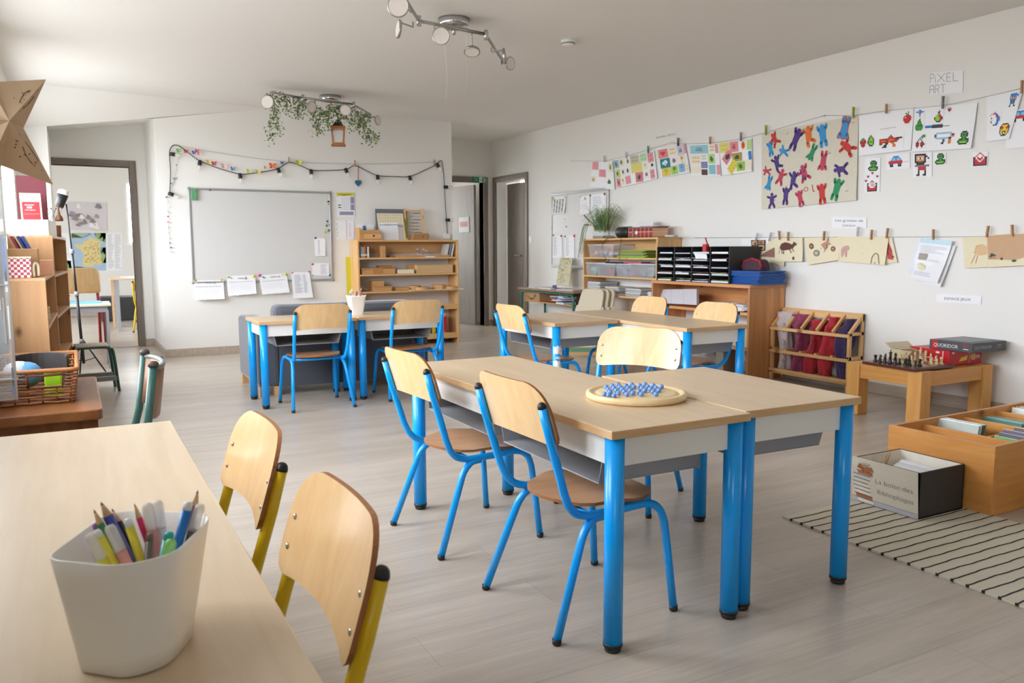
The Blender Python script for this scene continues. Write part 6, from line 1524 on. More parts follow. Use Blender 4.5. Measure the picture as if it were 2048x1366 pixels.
def cloth(y, w_, zt, zb, c, label, seed, twist=.3):
    q = random.Random(seed); m = MB(); nu, nv = 26, 18; vs = []
    for j in range(nv+1):
        v = j/nv; z = zt+(zb-zt)*v
        for i in range(nu):
            a = 2*PI*i/nu; fold = 1+.22*math.sin(3*a+v*4+seed)+.12*math.sin(5*a-v*6+seed*2)
            sw = 1+.18*math.sin(v*7+seed); ry = w_/2*fold*sw*(1-.25*v); rx = .045*fold
            xx = 5.275+rx*math.cos(a)+(.03 if v < .12 else 0)+(.02*(1-v)); yy = y+ry*math.sin(a)+.018*math.sin(v*5+seed)
            vs.append((xx, yy, z+.006*math.sin(4*a+seed)))
    fs = [(j*nu+i, j*nu+(i+1) % nu, (j+1)*nu+(i+1) % nu, (j+1)*nu+i) for j in range(nv) for i in range(nu)]+[tuple(range(nu)), tuple(range(nv*nu, (nv+1)*nu))[::-1]]
    m.add(vs, fs, 0, True); t = thing('cloth', label, 'cloth', (5.275, y, zb), 0, 'rolled cloths in the slatted rack')
    mt = pmat('cloth_'+c.strip('#'), c, .95, var=.12, scale=70, bump=.3, sheen=.3)
    m.build('rolled_cloth', mt, t, loc=(5.275, y, zb)).location = (0, 0, 0)
    f = MB()
    for k in range(34):
        z = zb+(zt-zb)*q.uniform(.08, .95); p = Vector((-.045, -w_*.30+q.uniform(-.012, .01), z-zb)); f.tube([p, p+Vector((-.012, q.uniform(-.02, .01), -.012)), p+Vector((-.008, q.uniform(-.03, .01), -.035))], .0026, 4)
    f.build('fringe', mt, t)
    return t
cloth(4.935, .135, .575, .085, '#cfc4c2', 'pale pinkish grey cloth in the leftmost rack compartment', 1)
cloth(4.775, .13, .565, .075, '#8f3557', 'plum coloured fringed cloth in the rack', 2)
cloth(4.625, .13, .53, .085, '#a91f2e', 'red cloth between the plum one and another red one', 3)
cloth(4.475, .13, .565, .085, '#b3222d', 'bright red cloth next to the purple one', 4)
cloth(4.315, .14, .56, .085, '#3d2b57', 'dark purple cloth in the rightmost rack compartment', 5)

# ================================================================ LOW TABLE WITH CHESS
TX0, TX1, TY0, TY1, TZ = 4.575, 5.31, 3.165, 3.72, .35
tb = thing('low_table', 'low honey-coloured wooden table with thick square legs', 'table', ((TX0+TX1)/2, (TY0+TY1)/2, 0)); ox, oy = (TX0+TX1)/2, (TY0+TY1)/2
for (x, y) in ((TX0, TY0), (TX0, TY1-.10), (TX1-.10, TY0), (TX1-.10, TY1-.10)): MB().box(x-ox, y-oy, 0, x+.10-ox, y+.10-oy, TZ).build('leg', 'hon_z', tb, bev=.006)
for s_, (x, mt) in enumerate(((TX0+.012, 'hon_y'), (TX1-.042, 'hon_y'))): MB().box(x-ox, TY0+.1-oy, TZ-.10, x+.03-ox, TY1-.1-oy, TZ-.018).build('apron', mt, tb, bev=.002)
for y in (TY0+.012, TY1-.042): MB().box(TX0+.1-ox, y-oy, TZ-.10, TX1-.1-ox, y+.03-oy, TZ-.018).build('apron', 'hon_x', tb, bev=.002)
m = MB(); m.prism([(TX0+.1-ox, TY0+.008-oy), (TX1-.1-ox, TY0+.008-oy), (TX1-.1-ox, TY0+.1-oy), (TX1-.008-ox, TY0+.1-oy), (TX1-.008-ox, TY1-.1-oy), (TX1-.1-ox, TY1-.1-oy), (TX1-.1-ox, TY1-.008-oy), (TX0+.1-ox, TY1-.008-oy), (TX0+.1-ox, TY1-.1-oy), (TX0+.008-ox, TY1-.1-oy), (TX0+.008-ox, TY0+.1-oy), (TX0+.1-ox, TY0+.1-oy)], lambda x, y, h: Vector((x, y, TZ-.022+h)), .0185)
m.build('tabletop', 'hon_x', tb)
CB = (4.73, 3.375); cs_ = .385
cb = thing('chess_board', 'dark red-brown chess board on the low table', 'chess board', (CB[0], CB[1], TZ), R(-4))
MB().box(-cs_/2, -cs_/2, .003, cs_/2, cs_/2, .021).build('board', col('#5a2a20', .3), cb, bev=.003)
for x in (-1, 1):
    for y in (-1, 1): MB().lathe([(.008, 0), (.01, .0035)], (x*.17, y*.17, 0), 8).build('foot', col('#5a2a20', .3), cb)
m = MB(); sq_ = .039
for i in range(8):
    for j in range(8): m.face([Vector((-.156+sq_*(i+a), -.156+sq_*(j+b_), .0214)) for a, b_ in ((0, 0), (1, 0), (1, 1), (0, 1))], (i+j) % 2)
m.build('squares', [col('#4a241b', .3), col('#d2b48a', .3)], cb)
prof = dict(pawn=[(.012, 0), (.012, .004), (.007, .010), (.0045, .022), (.007, .0235), (.0045, .025), (.0065, .030), (.0055, .036), (0, .039)],
    rook=[(.0135, 0), (.0135, .005), (.009, .012), (.007, .030), (.0105, .033), (.0105, .045), (.006, .045), (.006, .041), (0, .041)],
    knight=[(.0135, 0), (.0135, .005), (.008, .012), (.008, .018), (0, .02)],
    bishop=[(.0135, 0), (.0135, .005), (.008, .012), (.0055, .036), (.009, .038), (.0055, .040), (.0075, .048), (.005, .056), (.002, .060), (.003, .063), (0, .065)],
    queen=[(.0145, 0), (.0145, .006), (.009, .014), (.006, .046), (.010, .049), (.006, .052), (.010, .068), (.006, .070), (.003, .072), (.0035, .076), (0, .078)],
    king=[(.0150, 0), (.0150, .006), (.0095, .014), (.0065, .050), (.011, .053), (.0065, .056), (.0105, .074), (.0065, .077), (0, .079)])
cmat = (col('#1c1a19', .3), col('#d8bd8c', .35)); cache = {}
def chess(kind, side, i, j, label, group=None):
    x, y = -.1365+sq_*i, -.1365+sq_*j; a = R(-4); X = CB[0]+x*math.cos(a)-y*math.sin(a); Y = CB[1]+x*math.sin(a)+y*math.cos(a)
    key = (kind, side)
    if key not in cache:
        m = MB().lathe(prof[kind], n=14)
        if kind == 'king': m.box(-.0015, -.0015, .078, .0015, .0015, .092).box(-.0015, -.005, .083, .0015, .005, .087)
        if kind == 'knight': m.prism([(-.008, .016), (.008, .016), (.009, .03), (.006, .044), (.001, .051), (-.003, .047), (-.013, .038), (-.011, .032), (-.003, .034)], lambda u, v, h: Vector((u, -.0045+h, v)), .009)
        o = m.build('chess_'+kind, cmat[side]); cache[key] = o
    else: o = cache[key].copy(); C.objects.link(o)
    o.location = (X, Y, TZ+.0216); o.rotation_euler = (0, 0, R(-4)+(PI if side == 0 else 0)+(rnd.uniform(-.3, .3)))
    return tag(o, label, 'chess piece', group)
back = ['rook', 'knight', 'bishop', 'queen', 'king', 'bishop', 'knight', 'rook']
for side, (bi, pi_) in enumerate(((0, 1), (7, 6))):
    cn = ('black', 'pale')[side]
    for j, k in enumerate(back):
        if side == 0 and j in (0, 2): continue
        lb = '%s chess %s on the board on the low table' % (cn, k); grp = None
        if k in ('rook', 'knight', 'bishop') and not (side == 0 and k in ('rook', 'bishop')): lb = '%s chess %s, %s' % (cn, k, 'at the wall end of its row' if j > 4 else 'at the near end of its row')
        chess(k, side, bi, j, lb, grp)
    for j in range(8):
        if side == 1 and j in (2, 4): continue
        chess('pawn', side, pi_, j, '%s pawn in the row of pawns on the chess board' % cn, '%s pawns on the chess board' % cn)
chess('pawn', 1, 5, 4, 'pale pawn pushed one square in front of its row'); chess('pawn', 1, 5, 2, 'second pale pawn pushed forward, at the near side of the board')
chess('rook', 0, 2, 0, 'black chess rook moved out at the near corner of the board'); chess('bishop', 0, 2, 2, 'black chess bishop moved out in front of the pawns')
t = thing('open_box', 'open cream cardboard box behind the chess board', 'box', (5.02, 3.545, TZ), R(-4)); m = MB()
m.box(-.10, -.07, 0, .12, -.066, .075).box(-.10, .086, 0, .12, .09, .075).box(-.10, -.07, 0, -.096, .09, .075).box(.116, -.07, 0, .12, .09, .075).box(-.1, -.07, 0, .12, .09, .004)
m.build('box_body', col('#cbbd9c'), t); MB().beam((-.098, -.07, .073), (-.145, -.05, .095), .004, .15, upv=(0, 1, 0)).beam((.0, .088, .074), (.0, .14, .11), .22, .004).build('flap', col('#d6caac'), t)
MB().ball((.02, -.02, .07), .022, 10, 0, (1.6, 1, .7)).build('red_cloth', col('#5f1420', .8), t)
rb = thing('game_box', 'red board-game box with a yellow block picture, under the black one', 'game box', (5.14, 3.40, TZ), R(-6))
MB().box(-.15, -.16, 0, .15, .15, .095).build('box_body', col('#c21d28', .4), rb, bev=.002)
def fpan(mbk, pts, mi): mbk.face(pts, mi)
m = MB()
F = lambda a, b: Vector((-.15+.30*a, -.1606, .095*b)); S = lambda a, b: Vector((-.1506, .15-.31*a, .095*b))
def pq(fn, x0, y0, x1, y1, mi): m.face([fn(x0, y0), fn(x1, y0), fn(x1, y1), fn(x0, y1)], mi)
def pd(fn, x, y, rx, ry, mi, n=12): m.face([fn(x+rx*math.cos(2*PI*i/n), y+ry*math.sin(2*PI*i/n)) for i in range(n)], mi)
pd(S, .16, .62, .08, .22, 0); pd(S, .30, .55, .10, .14, 1); pq(S, .30, .36, .62, .42, 2); pq(S, .35, .20, .44, .26, 2); pq(S, .52, .2, .68, .28, 2); pd(S, .72, .82, .05, .08, 2); pq(S, .84, .1, .86, .95, 2); pd(S, .05, .32, .04, .2, 3); pd(S, .08, .12, .06, .12, 4)
pd(F, .12, .85, .04, .07, 2); m.face([F(.30, .2), F(.36, .52), F(.56, .62), F(.54, .32)], 5); pd(F, .74, .5, .09, .24, 0); pd(F, .87, .5, .08, .14, 1); pd(F, .92, .85, .04, .08, 2); pq(F, .62, .08, .63, .95, 2)
m.build('printed_pictures', [col(c, .4) for c in ('#c9a05a', '#b5a58c', '#ecd9d6', '#4f7ab5', '#d8702a', '#dfc02a')], rb)
qb = thing('game_box', 'black board-game box with white lettering on top of the red one', 'game box', (5.175, 3.265, TZ+.0955), R(-2)); W_ = .345; D_ = .30
MB().box(-W_/2, -D_/2, 0, W_/2, D_/2, .062).build('box_body', col('#4a4b4f', .45), qb, bev=.002)
m = MB(); F = lambda a, b, h=.0006: Vector((-W_/2+W_*a, -D_/2-h, .062*b)); S = lambda a, b, h=.0006: Vector((-W_/2-h, D_/2-D_*a, .062*b))
pq(S, .06, .02, .20, .98, 1); pq(S, .80, .58, .90, .74, 1); pq(S, .80, .26, .92, .34, 0)
vs, fs, wd = text_polys('QUORIDOR')
m.add([S(.10+.58*a/wd, .30+.52*b, .0009) for a, b in vs], fs, 0); m.add([F(.06+.50*a/wd, .34+.46*b, .0009) for a, b in vs], fs, 2)
pq(F, .72, .62, .86, .67, 2); pq(F, .72, .42, .84, .46, 2)
m.face([Vector((-W_*.35, -D_*.3, .0626)), Vector((W_*.4, -D_*.3, .0626)), Vector((W_*.4, D_*.4, .0626)), Vector((-W_*.35, D_*.4, .0626))], 3)
m.build('printed_lettering', [col('#e8e6e2', .4), col('#b3202a', .4), col('#a9a8a8', .4), col('#6d6a69', .35)], qb)

# ================================================================ RUG, BOOK BIN, BOX
rg = MB(); rx0, rx1, ry0, ry1 = 2.545, 3.315, .80, 2.355
rg.box(rx0, ry0, 0, rx1, ry1, .007, 0)
ny = int((ry1-ry0)/.0537); q = random.Random(3)
for k in range(ny):
    y = 2.308-.0537*k
    if y < ry0+.01: break
    n_ = 24; ph = q.uniform(0, 6); a = []; b_ = []
    for i in range(n_+1):
        x = rx0-.002+(rx1-rx0+.002)*i/n_; yy = y+.0018*math.sin(i*.9+ph)+.0012*math.sin(i*2.1+ph)
        a.append((x, yy-.0033, .0079)); b_.append((x, yy+.0033, .0079))
    rg.add(a+b_, [(i, i+1, n_+2+i, n_+1+i) for i in range(n_)], 1); rg.box(rx0-.003, y-.005, 0, rx0+.001, y+.005, .009, 1)
rug = rg.build('rug', [pmat('cream_weave', '#d9d2c0', .95, var=.1, scale=350, bump=.5), col('#2f2e30', .9)], loc=((rx0+rx1)/2, (ry0+ry1)/2, 0))
tag(rug, 'cream woven rug with thin black stripes under the lettered box', 'rug')
N0, N1, NY0, NY1, NZ = 3.295, 4.62, 1.955, 2.445, .30
nb = thing('book_bin', 'long varnished wooden book bin divided into compartments', 'book bin', (3.95, 2.2, 0), R(1.5)); ox, oy = 3.95, 2.2
def bn_(x0, y0, z0, x1, y1, z1, nm, mt): return MB().box(x0-ox, y0-oy, z0, x1-ox, y1-oy, z1).build(nm, mt, nb, bev=.002)
bn_(N0, NY0, 0, N0+.02, NY1, NZ, 'end_panel', 'bin_y'); bn_(N1-.02, NY0, 0, N1, NY1, NZ, 'end_panel', 'bin_y')
bn_(N0+.02, NY0, 0, N1-.02, NY0+.02, NZ, 'long_panel', 'bin_x'); bn_(N0+.02, NY1-.02, 0, N1-.02, NY1, NZ, 'long_panel', 'bin_x')
bn_(N0+.02, NY0+.02, .02, N1-.02, NY1-.02, .035, 'base', 'bin_x')
for x in (3.525, 3.845, 4.14, 4.40): bn_(x, NY0+.02, .035, x+.014, NY1-.02, NZ-.02, 'divider', 'bin_y')
bn_(3.54, 2.19, .035, 4.60, 2.204, NZ-.05, 'centre_divider', 'bin_x')
BG = 'picture books in the wooden bin'
q = random.Random(17)
def bin_book(x, y, w_, h, th, c, lean, label, rz=0):
    """w_: along y; leaning along x by lean (radians)"""
    t = thing('picture_book', label, 'book', (x, y, .036), rz, BG); mm = Matrix.Rotation(lean, 3, 'Y')
    m = MB(); m.obox((0, 0, 0), th, w_, h, mat=mm); m.build('cover', col(c, .4), t)
    m = MB(); m.obox(mm@Vector((0, .0015, .003)), th*.7, w_-.001, h-.0015, mat=mm); m.build('pages', 'paper', t)
    return t
bin_book(3.36, 2.05, .16, .25, .010, '#c9b48a', .5, 'beige book lying low in the first compartment of the bin', 0)
for k, (c, nm) in enumerate((('#b9c3bb', 'first pale green book in the bin by the low table side'), ('#e6e8e6', 'white book second from the pale green ones'), ('#2f7a72', 'teal edged book in the second compartment'), ('#8a8378', 'large grey book with a brown picture in the bin'))):
    bin_book(3.60+.016*k, 2.32, .20, .262, .009, c, .18, nm)
for k, (c, nm) in enumerate((('#4f9a3a', 'bright green thin book in the bin'), ('#2a2c33', 'black book leaning in the near row of the bin'), ('#4a3a5a', 'dark violet book leaning in the near row of the bin'), ('#7a2f33', 'dark red book leaning in the near row of the bin'), ('#33405a', 'navy book leaning in the near row of the bin'), ('#5a3f2f', 'brown book leaning in the near row of the bin'))):
    bin_book(3.60+.028*k, 2.08, .17, .235+.012*(k % 3), .009, c, .35, nm)
for k, (c, nm) in enumerate((('#3f7f74', 'sea green book in the third compartment, far row'), ('#5f9a8c', 'lighter green book in the third compartment, far row'), ('#2f5a52', 'dark green book in the third compartment, far row'))):
    bin_book(3.90+.03*k, 2.32, .19, .25, .010, c, .42, nm)
for k, (c, nm) in enumerate((('#b8a894', 'pale taupe book standing square in the third compartment, near row'), ('#6d2f28', 'rust coloured book at the near row of the third compartment'), ('#46523a', 'olive book at the near row of the third compartment'), ('#8f7a4a', 'ochre book at the near row of the third compartment'), ('#3a3a3c', 'charcoal book at the near row of the third compartment'))):
    bin_book(3.89+.03*k, 2.08, .18, .225+.01*(k % 2), .010, c, .30, nm)
for k, (c, nm) in enumerate((('#dfe6e0', 'white book with a green picture at the far end of the bin'), ('#c98a3a', 'orange picture book at the far end of the bin'), ('#7fa8b5', 'sky blue book at the far end of the bin'), ('#a33f3a', 'brick red book at the far end of the bin'))):
    bin_book(4.20+.035*k, 2.32, .20, .258, .010, c, .2, nm)
# box with lettering
lx0, lx1, ly0, ly1, lz = 2.99, 3.285, 2.052, 2.362, .195
bx_ = thing('lettered_box', 'black and white box with a stack of books drawn on its front, on the rug', 'box', (3.135, 2.2, .008), R(0)); ox, oy = 3.135, 2.2
m = MB(); tk = .006
def two(x0, y0, x1, y1): m.box(x0-ox, y0-oy, 0, x1-ox, y1-oy, lz)
two(lx0, ly0, lx1, ly0+tk); two(lx0, ly1-tk, lx1, ly1); two(lx1-tk, ly0, lx1, ly1); two(lx0, ly0, lx0+tk, ly1); m.box(lx0-ox, ly0-oy, 0, lx1-ox, ly1-oy, tk)
m.build('box_shell', col('#37332f', .6), bx_, bev=.001)
m = MB()
for (x0, y0, x1, y1) in ((lx0+tk, ly0+tk, lx1-tk, ly0+tk+.002), (lx0+tk, ly1-tk-.002, lx1-tk, ly1-tk), (lx1-tk-.002, ly0+tk, lx1-tk, ly1-tk), (lx0+tk, ly0+tk, lx0+tk+.002, ly1-tk)): m.box(x0-ox, y0-oy, tk, x1-ox, y1-oy, lz-.002)
m.build('lining', col('#ece6d8'), bx_)
sh = Sheet([Vector((lx0-.026-ox, ly1+.006-oy, lz+.008)), Vector((lx0-.020-ox, ly0-.004-oy, lz+.006)), Vector((lx0-.003-ox, ly0-.004-oy, .002)), Vector((lx0-.003-ox, ly1+.006-oy, .002))], thick=.0014); sh.n = Vector((-1, 0, 0))
sh.base(col('#ded6c4')).rect(0, 0, 1, .10, '#c3c3cc').rect(0, .10, 1, .115, '#a9a5a4')
for k, (x0, x1, c) in enumerate(((.10, .34, '#f0ece0'), (.07, .33, '#b3703f'), (.07, .30, '#ece6d6'), (.05, .30, '#e9e3d2'), (.04, .27, '#e6e0cf'), (.06, .30, '#ded9c9'), (.05, .31, '#cfcfd2'), (.11, .34, '#b5764a'))):
    y = .03+.088*k; sh.poly([(x0, y), (x1, y-.015), (x1, y+.055), (x0, y+.07)], c, .0008).line([(x0-.02, y+.072), (x1, y+.058)], .014, '#4a3f38', .001)
sh.poly([(.10,.78),(.22,.70),(.22,.82),(.14,.88)], '#a8623a', .0012).poly([(.22,.70),(.36,.74),(.33,.84),(.22,.82)], '#b06c44', .0012)
for k in range(6): sh.line([(.22,.80),(.14+.033*k,.90+.025*(1-abs(k-2.5)/2.5))], .010, '#7a5a44' if k % 2 else '#cfc3ad', .0014)
sh.text('La bo\u00eete des', .37, .52, .145, '#6f675c', .56, thin=-.014).text('Bibliophages', .40, .29, .145, '#6f675c', .54, thin=-.014)
sh.done('front_sheet', bx_)
clothespin(Vector((lx0+.008, ly0+.165, .205)), .075, pmat('peg_wood_pale', '#c6a47a', .6), 'R', 'wooden peg clipped on the rim of the lettered box', None, .25)
for k in range(5):
    m = MB().obox((3.20-.012*k, 2.19, .0145), .004, .2, .165-.004*k, 0); tag(m.build('booklet', col(('#e9e9ec', '#f1f1f1', '#dcdde3')[k % 3]), loc=(3.2-.012*k, 2.19, .0145)), 'white booklet standing inside the lettered box', 'booklet', 'white booklets in the lettered box')
# things at the right edge of the picture
t = thing('cushion', 'dark grey round cushion at the right edge by the book bin', 'cushion', (3.82, 1.72, 0)); MB().lathe([(0, .0), (.20, .01), (.25, .05), (.24, .09), (.15, .12), (0, .125)], n=28).build('cover', col('#3a3c48', .9), t)
tag(MB().lathe([(0, 0), (.16, .0), (.19, .015), (.17, .03), (0, .035)], (3.60, 1.72, .0), 24).build('white_cushion', pmat('white_cotton', '#d9d6cf', .95), loc=(3.6, 1.72, 0)), 'flat white cushion on the floor at the right edge', 'cushion')

# ================================================================ STRINGS AND PICTURES ON THE RIGHT WALL
def wire(pts, label, off=.022):
    t = thing('picture_wire', label, 'wire', onx(pts[0][0], pts[0][1], XW-off)); O = t.location.copy()
    MB().tube([onx(x, y, XW-off)-O for x, y in pts], .0014, 5).build('wire_line', 'satin', t)
    for (x, y) in (pts[0], pts[-1]):
        MB().tube([onx(x, y, XW-off)-O, onx(x, y, XW)-O], .004, 8).build('hook', 'satin', t)
    return t
wire([(1143, 322), (1210, 322), (1254, 312), (1297, 299), (1343, 285)], 'left part of the wire carrying the coloured classroom pictures')
wire([(1343, 285), (1357, 288), (1421, 286), (1483, 278), (1533, 264), (1648, 231)], 'middle part of the upper wire, ending above the dancing figures poster')
wire([(1648, 231), (1707, 231), (1774, 221), (1888, 211), (1968, 194), (2060, 173)], 'upper wire carrying the pixel pictures')
wire([(1390, 475.5), (1480, 475), (1700, 474), (1900, 473.5), (2060, 472)], 'long lower wire carrying the cave paintings')
GP = 'pegs on the upper wires'; GPD = 'pegs on the lower wire'
cg = glassy('clear_peg', '#c9c9cf', .2, .6)
def peg(x, y, ln, c, label, grp, rz=0): return clothespin(onx(x, y, XW-.026), ln, c if not isinstance(c, str) else col(c, .45), 'R', label, grp, rz)
for (x, y, ln, c, lb) in ((1210, 319, .07, cg, 'clear peg at the sheet with the pink squares'), (1254, 311, .07, cg, 'clear peg on the wire left of the teal one'), (1297.5, 300, .075, '#1d8a8a', 'teal peg on the upper wire'), (1357.5, 285, .08, '#26252a', 'black peg on the upper wire'), (1421.5, 282, .07, '#c07a4a', 'orange wooden peg on the upper wire'), (1483, 275, .08, '#8b8792', 'grey peg above the orange drawing'), (1533, 262, .085, '#9aa814', 'olive green peg at the left of the dancing figures poster'), (1708, 227, .085, '#9aa814', 'olive green peg at the right of the dancing figures poster'), (1774, 219, .07, PW, 'wooden peg on the first pixel picture sheet'), (1887, 207, .085, '#7f8083', 'grey peg on the second pixel picture sheet'), (2045, 176, .08, PW, 'wooden peg at the right edge of the upper wire')): peg(x, y, ln, c, lb, GP)
for (x, y, c, lb, rz) in ((1560, 472, PW, 'wooden peg on the reddish mountain painting', -.1), (1577.5, 474, PW, 'wooden peg on the bison picture', 0), (1649, 473, PW, 'wooden peg on the horse heads picture', .1), (1744, 471, PW, 'wooden peg on the arch drawing', .05), (1775.5, 468, PW, 'wooden peg on the red painting', .1), (1868, 471, PW, 'wooden peg on the information sheets', -.05), (1976, 465, PW, 'wooden peg on the pale deer drawing', .1), (2026, 463, PW, 'wooden peg on the big brown drawing', -.1), (1717, 465, cg, 'clear peg below the title label', .1), (1514, 476, cg, 'clear peg above the photo collage', .3), (1541, 475, cg, 'clear peg beside the photo collage', .3)): peg(x, y, .075, c, lb, GPD, rz)
def sub(parent, S, x0, y0, x1, y1, c, name='cutout', rot=0, art=None, h=.0012):
    t = S.sub(x0, y0, x1, y1, h=h, rot=rot); t.base(c if (c in M or not isinstance(c, str)) else col(c, .8))
    if art: art(t)
    return t.done(name, parent)
# a sheet that is a thing, its glued pictures its parts
def board(px, label, name='picture_sheet', curl=.012, base='paper', off=.012, grp=None, art=None):
    S = Sheet(wallR(px, off), curl=curl, nx=8, ny=8); S.base(base)
    if art: art(S)
    c0 = (S.c[0]+S.c[2])/2
    t = thing(name, label, 'picture', c0, 0, grp)
    o = S.m.build('sheet', S.mats, t, loc=c0); o.location = (0, 0, 0)
    def add(x0, y0, x1, y1, c, a=None, rot=0, nm='glued_drawing'):
        u = S.sub(x0, y0, x1, y1, h=.0014, rot=rot); u.base(c)
        if a: a(u)
        ob = u.m.build(nm, u.mats, t, loc=c0); ob.location = (0, 0, 0); return ob
    return t, S, add
PK, YL, GN_, BL, CR = '#e3999f', '#e2d77c', '#b9d98a', '#9ccbd6', '#efe7cf'
def blob(c, sd): 
    def f(s):
        q = random.Random(sd); x, y = .5, .5
        s.poly([(x+q.uniform(.15, .32)*math.cos(a), y+q.uniform(.18, .36)*math.sin(a)) for a in [2*PI*i/9 for i in range(9)]], c)
        s.line([(.3, .25), (.5, .5), (.7, .3)], .04, '#4a463f')
    return f
def dots(c): return lambda s: [s.disc(.25+.25*(i % 3), .3+.4*(i//3), .07, .07, c) for i in range(6)]
def flower(c): return lambda s: (s.line([(.5,.1),(.5,.6)], .05, '#4a7a3a'), s.disc(.5, .68, .2, .2, c), s.disc(.5, .68, .08, .08, '#e2c84a'))
t, S, add = board([(1184.5, 322.5), (1225, 323), (1231.5, 380), (1181, 373.5)], 'white sheet with pink squares, leftmost on the upper wire')
add(.03, .68, .32, .98, PK); add(.36, .42, .66, .70, PK, dots('#d47a85')); add(.78, .62, .99, .97, CR, blob('#7f9a5a', 1)); add(.02, .18, .22, .42, CR, blob('#a9b07a', 2), .15); add(.66, .10, .95, .44, '#f6f4ee', blob('#2f6b4f', 3))
t, S, add = board([(1226, 318), (1308, 301), (1316, 357.5), (1236, 376)], 'wide sheet of small animal and cactus drawings on the upper wire')
for k, (a, b_, c, d, cc, ar) in enumerate(((.0, .66, .13, .94, '#8fc3dd', blob('#b5683a', 4)), (.14, .68, .26, .96, CR, blob('#7f8a3a', 5)), (.30, .68, .42, .96, '#f2efe6', blob('#8f8a6a', 6)), (.43, .70, .64, .98, '#c9c2ae', dots('#9a937c')), (.66, .70, .82, .98, '#bfe0b5', dots('#8fbf8a')), (.84, .62, .97, .95, PK, dots('#d4626f')),
    (.0, .34, .13, .62, GN_, blob('#8a6a3a', 8)), (.15, .36, .26, .62, '#efece0', blob('#55584a', 9)), (.27, .36, .38, .64, '#f3f0f2', blob('#4a4a55', 10)), (.42, .36, .68, .70, YL, None), (.70, .40, .82, .66, '#f1eed6', flower('#d8c84a')), (.86, .40, .98, .62, '#eef0ee', blob('#22262a', 11)),
    (.0, .02, .11, .32, PK, blob('#b5484f', 12)), (.12, .04, .22, .30, '#eef2e2', flower('#c8a04a')), (.24, .05, .37, .32, PK, None), (.50, .03, .68, .36, '#dc7a85', blob('#4a5a4f', 13)), (.70, .10, .84, .36, '#f2f0ea', blob('#7a7a66', 14)), (.86, .04, .96, .36, PK, dots('#b5525f')))): add(a, b_, c, d, cc, ar, .05*((k % 3)-1))
t, S, add = board([(1314.5, 297), (1370, 286), (1381.5, 345), (1322, 356)], 'sheet with a teal bear drawing on the upper wire')
for k, (a, b_, c, d, cc, ar) in enumerate(((.02, .64, .36, .94, '#e08a8a', lambda s: s.poly([(.5,.2),(.8,.6),(.65,.75),(.5,.65),(.35,.75),(.2,.6)], '#c8444a')), (.40, .66, .66, .96, CR, dots('#d88a6a')), (.70, .62, .93, .96, '#d5d0da', blob('#9a93a8', 3)), (.94, .66, 1.0, .98, PK, None), (.05, .30, .40, .62, '#1d7f88', blob('#dff0ee', 5)), (.42, .36, .66, .62, '#efe9ee', blob('#77737a', 6)), (.70, .34, .93, .62, '#f1ead6', flower('#d89a3a')),
    (.08, .02, .38, .30, '#dcc95c', flower('#b5a83a')), (.40, .03, .64, .32, '#a9d06a', flower('#3f6a3a')), (.67, .06, .87, .34, '#88b5d8', flower('#5f8fc0')), (.90, .06, .99, .3, CR, dots('#e0a04a')))): add(a, b_, c, d, cc, ar)
t, S, add = board([(1379.5, 289.5), (1437, 286.4), (1444, 352), (1383.5, 351)], 'sheet with a wide blue strip at its top on the upper wire')
for k, (a, b_, c, d, cc, ar) in enumerate(((.02, .70, .64, .97, BL, blob('#7fb0bd', 1)), (.68, .72, .86, .98, CR, dots('#d8604a')), (.88, .70, .97, .98, PK, None), (.03, .36, .36, .66, '#f0e3cc', dots('#c8945a')), (.38, .48, .58, .68, '#efece6', dots('#5a5f4a')), (.62, .38, .84, .68, GN_, blob('#4f7a3a', 2)), (.03, .06, .36, .32, '#efe6cf', None), (.37, .24, .58, .44, '#6f78b5', dots('#d8cf6a')), (.37, .02, .57, .20, '#5a4436', None), (.62, .05, .84, .34, '#86c3cc', None), (.88, .04, .99, .34, PK, None))): add(a, b_, c, d, cc, ar)
t, S, add = board([(1437, 285.5), (1503.5, 276), (1505.5, 343), (1445, 351)], 'sheet with yellow and pink diamonds and an orange flame drawing on the upper wire')
for k, (a, b_, c, d, cc, ar, rt) in enumerate(((.02, .68, .32, .98, YL, dots('#c9b84a'), 0), (.34, .66, .60, .97, '#e58f96', blob('#c8606a', 1), 0), (.08, .40, .40, .68, '#dd858e', blob('#3f3a44', 2), .75), (.40, .36, .70, .62, '#a89a4a', blob('#4a4a26', 3), 0), (.22, .08, .54, .36, '#e0cf56', dots('#b5a03a'), .75), (.52, .06, .78, .34, '#93c84f', blob('#6d5a30', 4), 0), (.66, .66, .84, .98, '#f4efe8', lambda s: (s.disc(.5, .5, .3, .36, '#e06a2a'), s.disc(.5, .45, .15, .2, '#d8352a')), 0), (.86, .66, .99, .97, '#b9dc8a', None, 0), (.90, .36, .99, .62, '#2f7fc0', None, .1), (.80, .06, .99, .36, CR, None, 0))): add(a, b_, c, d, cc, ar, rt)
# date strip
S = Sheet(wallR([(1311, 271), (1353, 263), (1353, 271), (1311, 279)], .003)); S.base('wall'); S.text('(october 2022 )', .02, .25, .6, '#4a4a4c', .93); tag(S.done('date_label'), 'small date lettering above the black peg', 'label')
